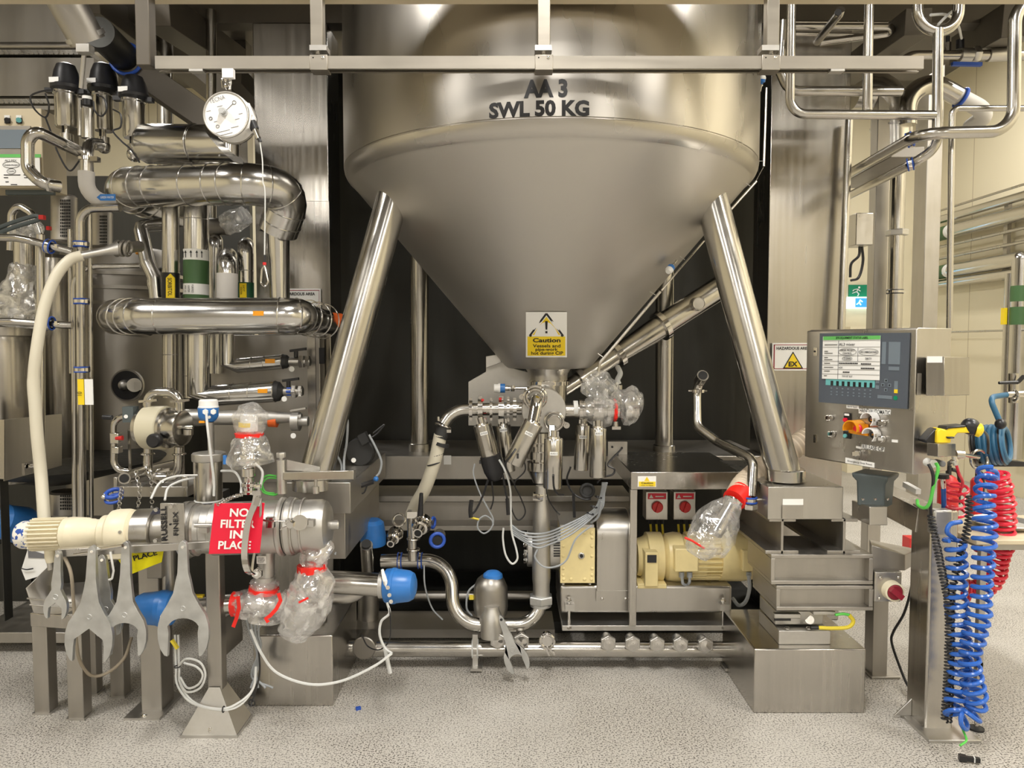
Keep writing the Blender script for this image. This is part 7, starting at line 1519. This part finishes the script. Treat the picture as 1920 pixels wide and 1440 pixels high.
m = MB('tube'); m.cyl(P(233,897,2.95), P(262,886,3.15), 11*S(3)); m.cyl(P(262,886,3.15), P(330,870,3.5), 10*S(3.2)); m.use('hole'); m.cyl(P(232.3,897.2,2.945), P(233,897,2.95), 8*S(3)); solo('open_pipe', m, 'open-ended steel pipe pointing forward below the beige pump', 'pipe')
tr = thing('steel_tray_frame', 'steel tray frame with upright corners behind the strainer', 'frame'); m = MB('steel'); m.pbox(212,912,352,932,3.15,.30); m.pbox(212,895,220,914,3.15,.01); m.pbox(340,893,352,914,3.15,.01); part(tr, 'tray', m, b=.003); m = MB('dark'); m.pbox(212,932,400,1000,3.3,.2); part(tr, 'underframe', m); m = MB('sheet'); m.pbox(239,805,246,912,3.25,.01); part(tr, 'upright', m)
m = MB('sheet'); m.pbox(362,866,372,940,3.12,.01); part(tr, 'upright', m)
cr = thing('clamp_ring', 'loose blue and white clamp ring hanging on a chain left of the tray', 'clamp'); m = MB('blue2'); q = P(213,925,2.95); m.ring(q, (0,-.45,1), 14*S(2.95), .008, 28); m.ring(q-Z*.022, (0,-.45,1), 14*S(2.95), .006, 28); part(cr, 'blue_gasket', m); m = MB('polish'); m.band(q-Z*.012, (0,-.45,1), 15.5*S(2.95), .006,.012); m.sphere(P(195,932,2.93), .012); part(cr, 'band', m)
m = MB('steel')
for pth in (((228,915,2.9),(225,935,2.9),(222,965,2.9)), ((255,885,2.95),(262,920,2.93),(258,955,2.93)), ((274,872,2.98),(284,905,2.98),(285,960,2.98))):
    cp_ = spline(PP(*pth), 6)
    for i, q in enumerate(cp_[:-1]): m.ring(q, (cp_[i+1]-q).cross(Y if i%2 else X), .0075,.0018,8,5)
solo('link_chains', m, 'thin steel link chains hanging in front of the tray frame', 'chains')
fc = thing('filter_cylinder', 'upright brushed steel filter cylinder with flanged lid, left of the wrapped sensor', 'filter'); d = 3.05; k = S(d)
m = MB('tube'); m.cyl(P(392,958,d), P(392,862,d), 24*k, n=40); part(fc, 'cylinder', m); m = MB('satin'); m.lathe(P(392,864,d), Z, [(0,30*k),(3*k,31*k),(15*k,31*k),(16*k,28*k)], 12); part(fc, 'lid', m, b=.002)
m = MB('blue2'); 
for y in (946,954): m.ring(P(392,y,d), Z, 25*k, .005, 36)
m.use('whitecable'); m.ring(P(392,938,d), Z, 25*k, .004, 36); part(fc, 'ring_seal', m)
pt = thing('pressure_transmitter', 'blue sensor head with white screw cap on top of the filter cylinder', 'sensor'); d = 2.98; k = S(d)
m = MB('blue'); m.lathe(P(391,790,d), Z, [(0,11*k),(4*k,15*k),(10*k,18*k),(26*k,19*k)], 30); part(pt, 'sensor_body', m); m = MB('white'); m.lathe(P(391,764,d), Z, [(0,18.5*k),(2*k,18.5*k),(3*k,17.5*k),(13*k,17*k),(15*k,15*k)], 20); part(pt, 'cap', m)
m = MB('white')
for x, y in ((386,772),(401,772),(393,782)): m.hexnut(P(x,y,d-17*k), -Y, 5.4*k if y<780 else 3*k, 4*k)
part(pt, 'cable_gland', m); m = MB('satin'); m.cyl(P(395,790,d), P(396,850,3.02), 6*k); part(pt, 'stem', m); m = MB('orange'); m.box(P(379,791,d-.03), (.022,.01,.008)); part(pt, 'orange_tag', m)
m = MB('whitecable'); m.cable(PP((387,775,d-.05),(389,800,d-.09),(395,850,d-.10),(401,900,d-.10),(401,930,d-.10)), 2.3*k, 6); part(pt, 'cable', m)
ws = thing('wrapped_sensor', 'stacked steel sensor fitting covered by a clear bag with red tape and yellow label inside', 'sensor'); d = 2.88; k = S(d)
m = MB('polish'); m.lathe(P(467,925,d), Z, [(0,15*k),(4*k,15*k),(5*k,10*k),(12*k,11*k),(14*k,14*k),(20*k,14*k),(22*k,9*k),(30*k,9*k),(33*k,13*k),(48*k,13*k),(49*k,10*k),(52*k,10*k)], 28); m.hexnut(P(467,873,d), Z, 17*k, 22*k); m.cyl(P(467,851,d), P(467,825,d), 15*k); m.cyl(P(467,825,d), P(467,790,d), 8*k); part(ws, 'fitting', m)
m = MB('white'); m.cyl(P(467,808,d), P(467,778,d), 16*k); m.use('yellow'); m.cyl(P(465,800,d), P(465,792,d), 17*k); part(ws, 'sensor_head', m)
m = MB('film'); m.crumple(PP((468,816,d),(468,803,d),(470,785,d),(474,768,d),(478,755,d)), [20*k,28*k,30*k,26*k,6*k], amp=.12, seed=61); m.crumple(PP((468,816,d),(469,832,d),(470,855,d),(473,872,d)), [22*k,33*k,40*k,42*k], amp=.13, seed=62, cap=False); part(ws, 'plastic_bag', m, 'clear plastic bag')
m = MB('red'); m.crumple(PP((466,812,d),(466,819,d)), [26*k,25*k], amp=.09, seed=8, sub=2, n=24); part(ws, 'red_tape', m); m = MB('blue'); m.box(P(422,862,d), (.012,.01,.035)); part(ws, 'blue_tag', m)
m = MB('whitecable')
m.cable(PP((283,935,2.8),(300,905,2.85),(330,893,2.9),(370,891,2.95)), 2.2*S(2.85), 6); m.cable(PP((309,938,2.8),(315,915,2.85),(335,903,2.9),(365,895,2.95)), 2.2*S(2.85), 6); m.cable(PP((415,883,2.95),(440,885,2.9),(452,905,2.88),(452,925,2.86)), 2.4*S(2.85), 6); m.cable(PP((478,868,2.85),(492,885,2.85),(488,915,2.85)), 2.4*S(2.85), 6)
solo('grey_tubes', m, 'thin pale grey tubes arching over the strainer from behind', 'tubes')
m = MB('lgreen'); m.cable(PP((520,893,2.92),(500,892,2.92),(488,905,2.92),(493,922,2.92),(512,928,2.92),(522,925,2.92)), 2*S(2.9), 8); m.cable(PP((520,897,2.92),(502,897,2.92),(492,908,2.92),(498,922,2.92),(515,925,2.92)), 1.6*S(2.9), 8); solo('green_wire', m, 'loop of bright green wire beside the davit post', 'wire')
# black junction disc and wires right of leg
jb = thing('round_junction_box', 'round black cover with a white dot behind the left leg', 'junction box'); m = MB('rubber'); q = P(674,848,3.5); m.cyl(q, q+Y*.06, 27*S(3.5), n=36, ch=.006); m.beam(P(676,825,3.5), P(690,818,3.5), .05,.05); part(jb, 'cover', m); m = MB('paper'); m.cyl(P(663,863,3.495), P(663,863,3.5), 4.5*S(3.5)); part(jb, 'white_dot', m)
m = MB('greycable'); m.cable(PP((649,774,3.3),(652,795,3.3),(650,830,3.3),(645,865,3.3),(647,920,3.2),(648,985,3.15),(628,1040,3.1)), 2.2*S(3.3), 8); m.cable(PP((692,815,3.45),(705,840,3.45),(715,865,3.45),(712,885,3.45),(706,893,3.45)), 2.2*S(3.4), 8); m.cable(PP((624,843,3.3),(640,870,3.3),(640,900,3.25),(650,950,3.2)), 2.2*S(3.3), 8)
m.use('black'); m.cable(PP((700,812,3.45),(715,800,3.45),(720,797,3.45),(708,812,3.45),(695,822,3.45)), 1.6*S(3.4), 6); m.cable(PP((650,910,3.3),(670,912,3.3),(700,903,3.3)), 5*S(3.3), 6); m.cable(PP((652,915,3.3),(680,925,3.3),(690,905,3.3)), 1.5*S(3.3), 6); m.use('blue'); m.sphere(P(705,898,3.35), .012)
solo('tied_cables', m, 'bunch of grey and black cables with blue plug tied beside the left leg', 'cables')
m = MB('blue'); m.lathe(P(700,1020,3.65), (0,-.1,1), [(0,24*S(3.6)),(.04,25*S(3.6)),(.11,21*S(3.6)),(.125,14*S(3.6))], 28); solo('blue_actuator', m, 'shaded blue actuator under the steel platform, behind the open pipe end', 'actuator')
m = MB('tube'); m.cyl(P(687,1022,3.3), P(690,1075,3.45), 12*S(3.3)); m.use('hole'); m.cyl(P(686.6,1019,3.29), P(687,1022,3.3), 9*S(3.3)); solo('open_pipe', m, 'dark open-mouthed pipe stub left of the small valve cluster', 'pipe')
vc = thing('valve_cluster', 'cluster of small steel sanitary fittings with upright black handle above the S-bend pipe', 'valve'); d = 3.35; k = S(d)
for (x,y,r,r2) in ((790,985,19,9),(740,1005,15,7)):
    m = MB('polish'); q = P(x,y,d); ax2 = V((-.1,-1,-.25)); m.lathe(q, ax2, [(-.03,r*k),(0,r*k),(.012,r*.8*k),(.03,r*.75*k),(.035,r*.55*k),(.07,r2*k),(.075,r2*k)], 24); m.use('hole'); m.cyl(q+ax2.normalized()*.0755, q+ax2.normalized()*.0765, (r2-2.5)*k); part(vc, 'fitting', m)
m = MB('tube'); m.cyl(P(774,1050,d+.05), P(772,968,d+.05), 9*k); m.use('polish'); m.pbox(763,960,782,972,d,.05); m.ring(P(775,1010,d+.05), Z, 11*k,.005); m.ring(P(775,1030,d+.05), Z, 11*k,.005); m.ring(P(748,975,d), (0,-1,.4), 11*k,.006); part(vc, 'body', m)
m = MB('black'); m.cyl(P(788,966,d-.04), P(790,925,d-.06), 5.5*k, 3.5*k); part(vc, 'handle', m)
m = MB('blue2'); q = P(820,1013,d); m.ring(q, (.2,-1,0), 13*k, .008); m.ring(P(812,980,d+.05), (1,-.3,0), 10*k, .006); m.use('tankd'); m.cyl(q+Y*.01, q+Y*.1, 12*k); m.use('hole'); m.cyl(q-Y*.002, q+Y*.012, 9*k); part(vc, 'blue_clamped_port', m)
m = MB('greycable'); m.cable(PP((795,1060,3.4),(797,1100,3.4),(810,1140,3.45),(830,1162,3.45)), 1.6*k, 6); part(vc, 'cable', m)
# dim pipework under the platform
dpw = thing('floor_pipework', 'dim steel pipes and valves low behind the S-bend pipe', 'pipework')
m = MB('tankd'); m.cyl(P(655,1118,3.9), P(1005,1118,3.9), 10*S(3.9)); m.cyl(P(690,1190,3.7), P(692,1090,3.7), 20*S(3.7)); m.cyl(P(640,1150,4.2), P(960,1152,4.2), 14*S(4.2)); part(dpw, 'pipe', m)
m = MB('dark'); a = P(655,0,3.9).x; b = P(1400,0,3.9).x; m.box(((a+b)/2, 4.25, .03), (b-a+.4,.86,.06)); part(dpw, 'floor_shade_sheet', m); m = MB('tankd'); m.pbox(660,1180,1040,1196,3.55,.25); part(dpw, 'channel', m)  # dark sheet added over the floor for its shaded look below the platform
m = MB('blue2'); q = P(672,1355,3.0); q.z = .006; m.box(q, (.02,.012,.012), Matrix.Rotation(.5,3,'Z')); solo('blue_scrap', m, 'tiny blue scrap lying on the floor in front of the left plinth', 'scrap')

finish()
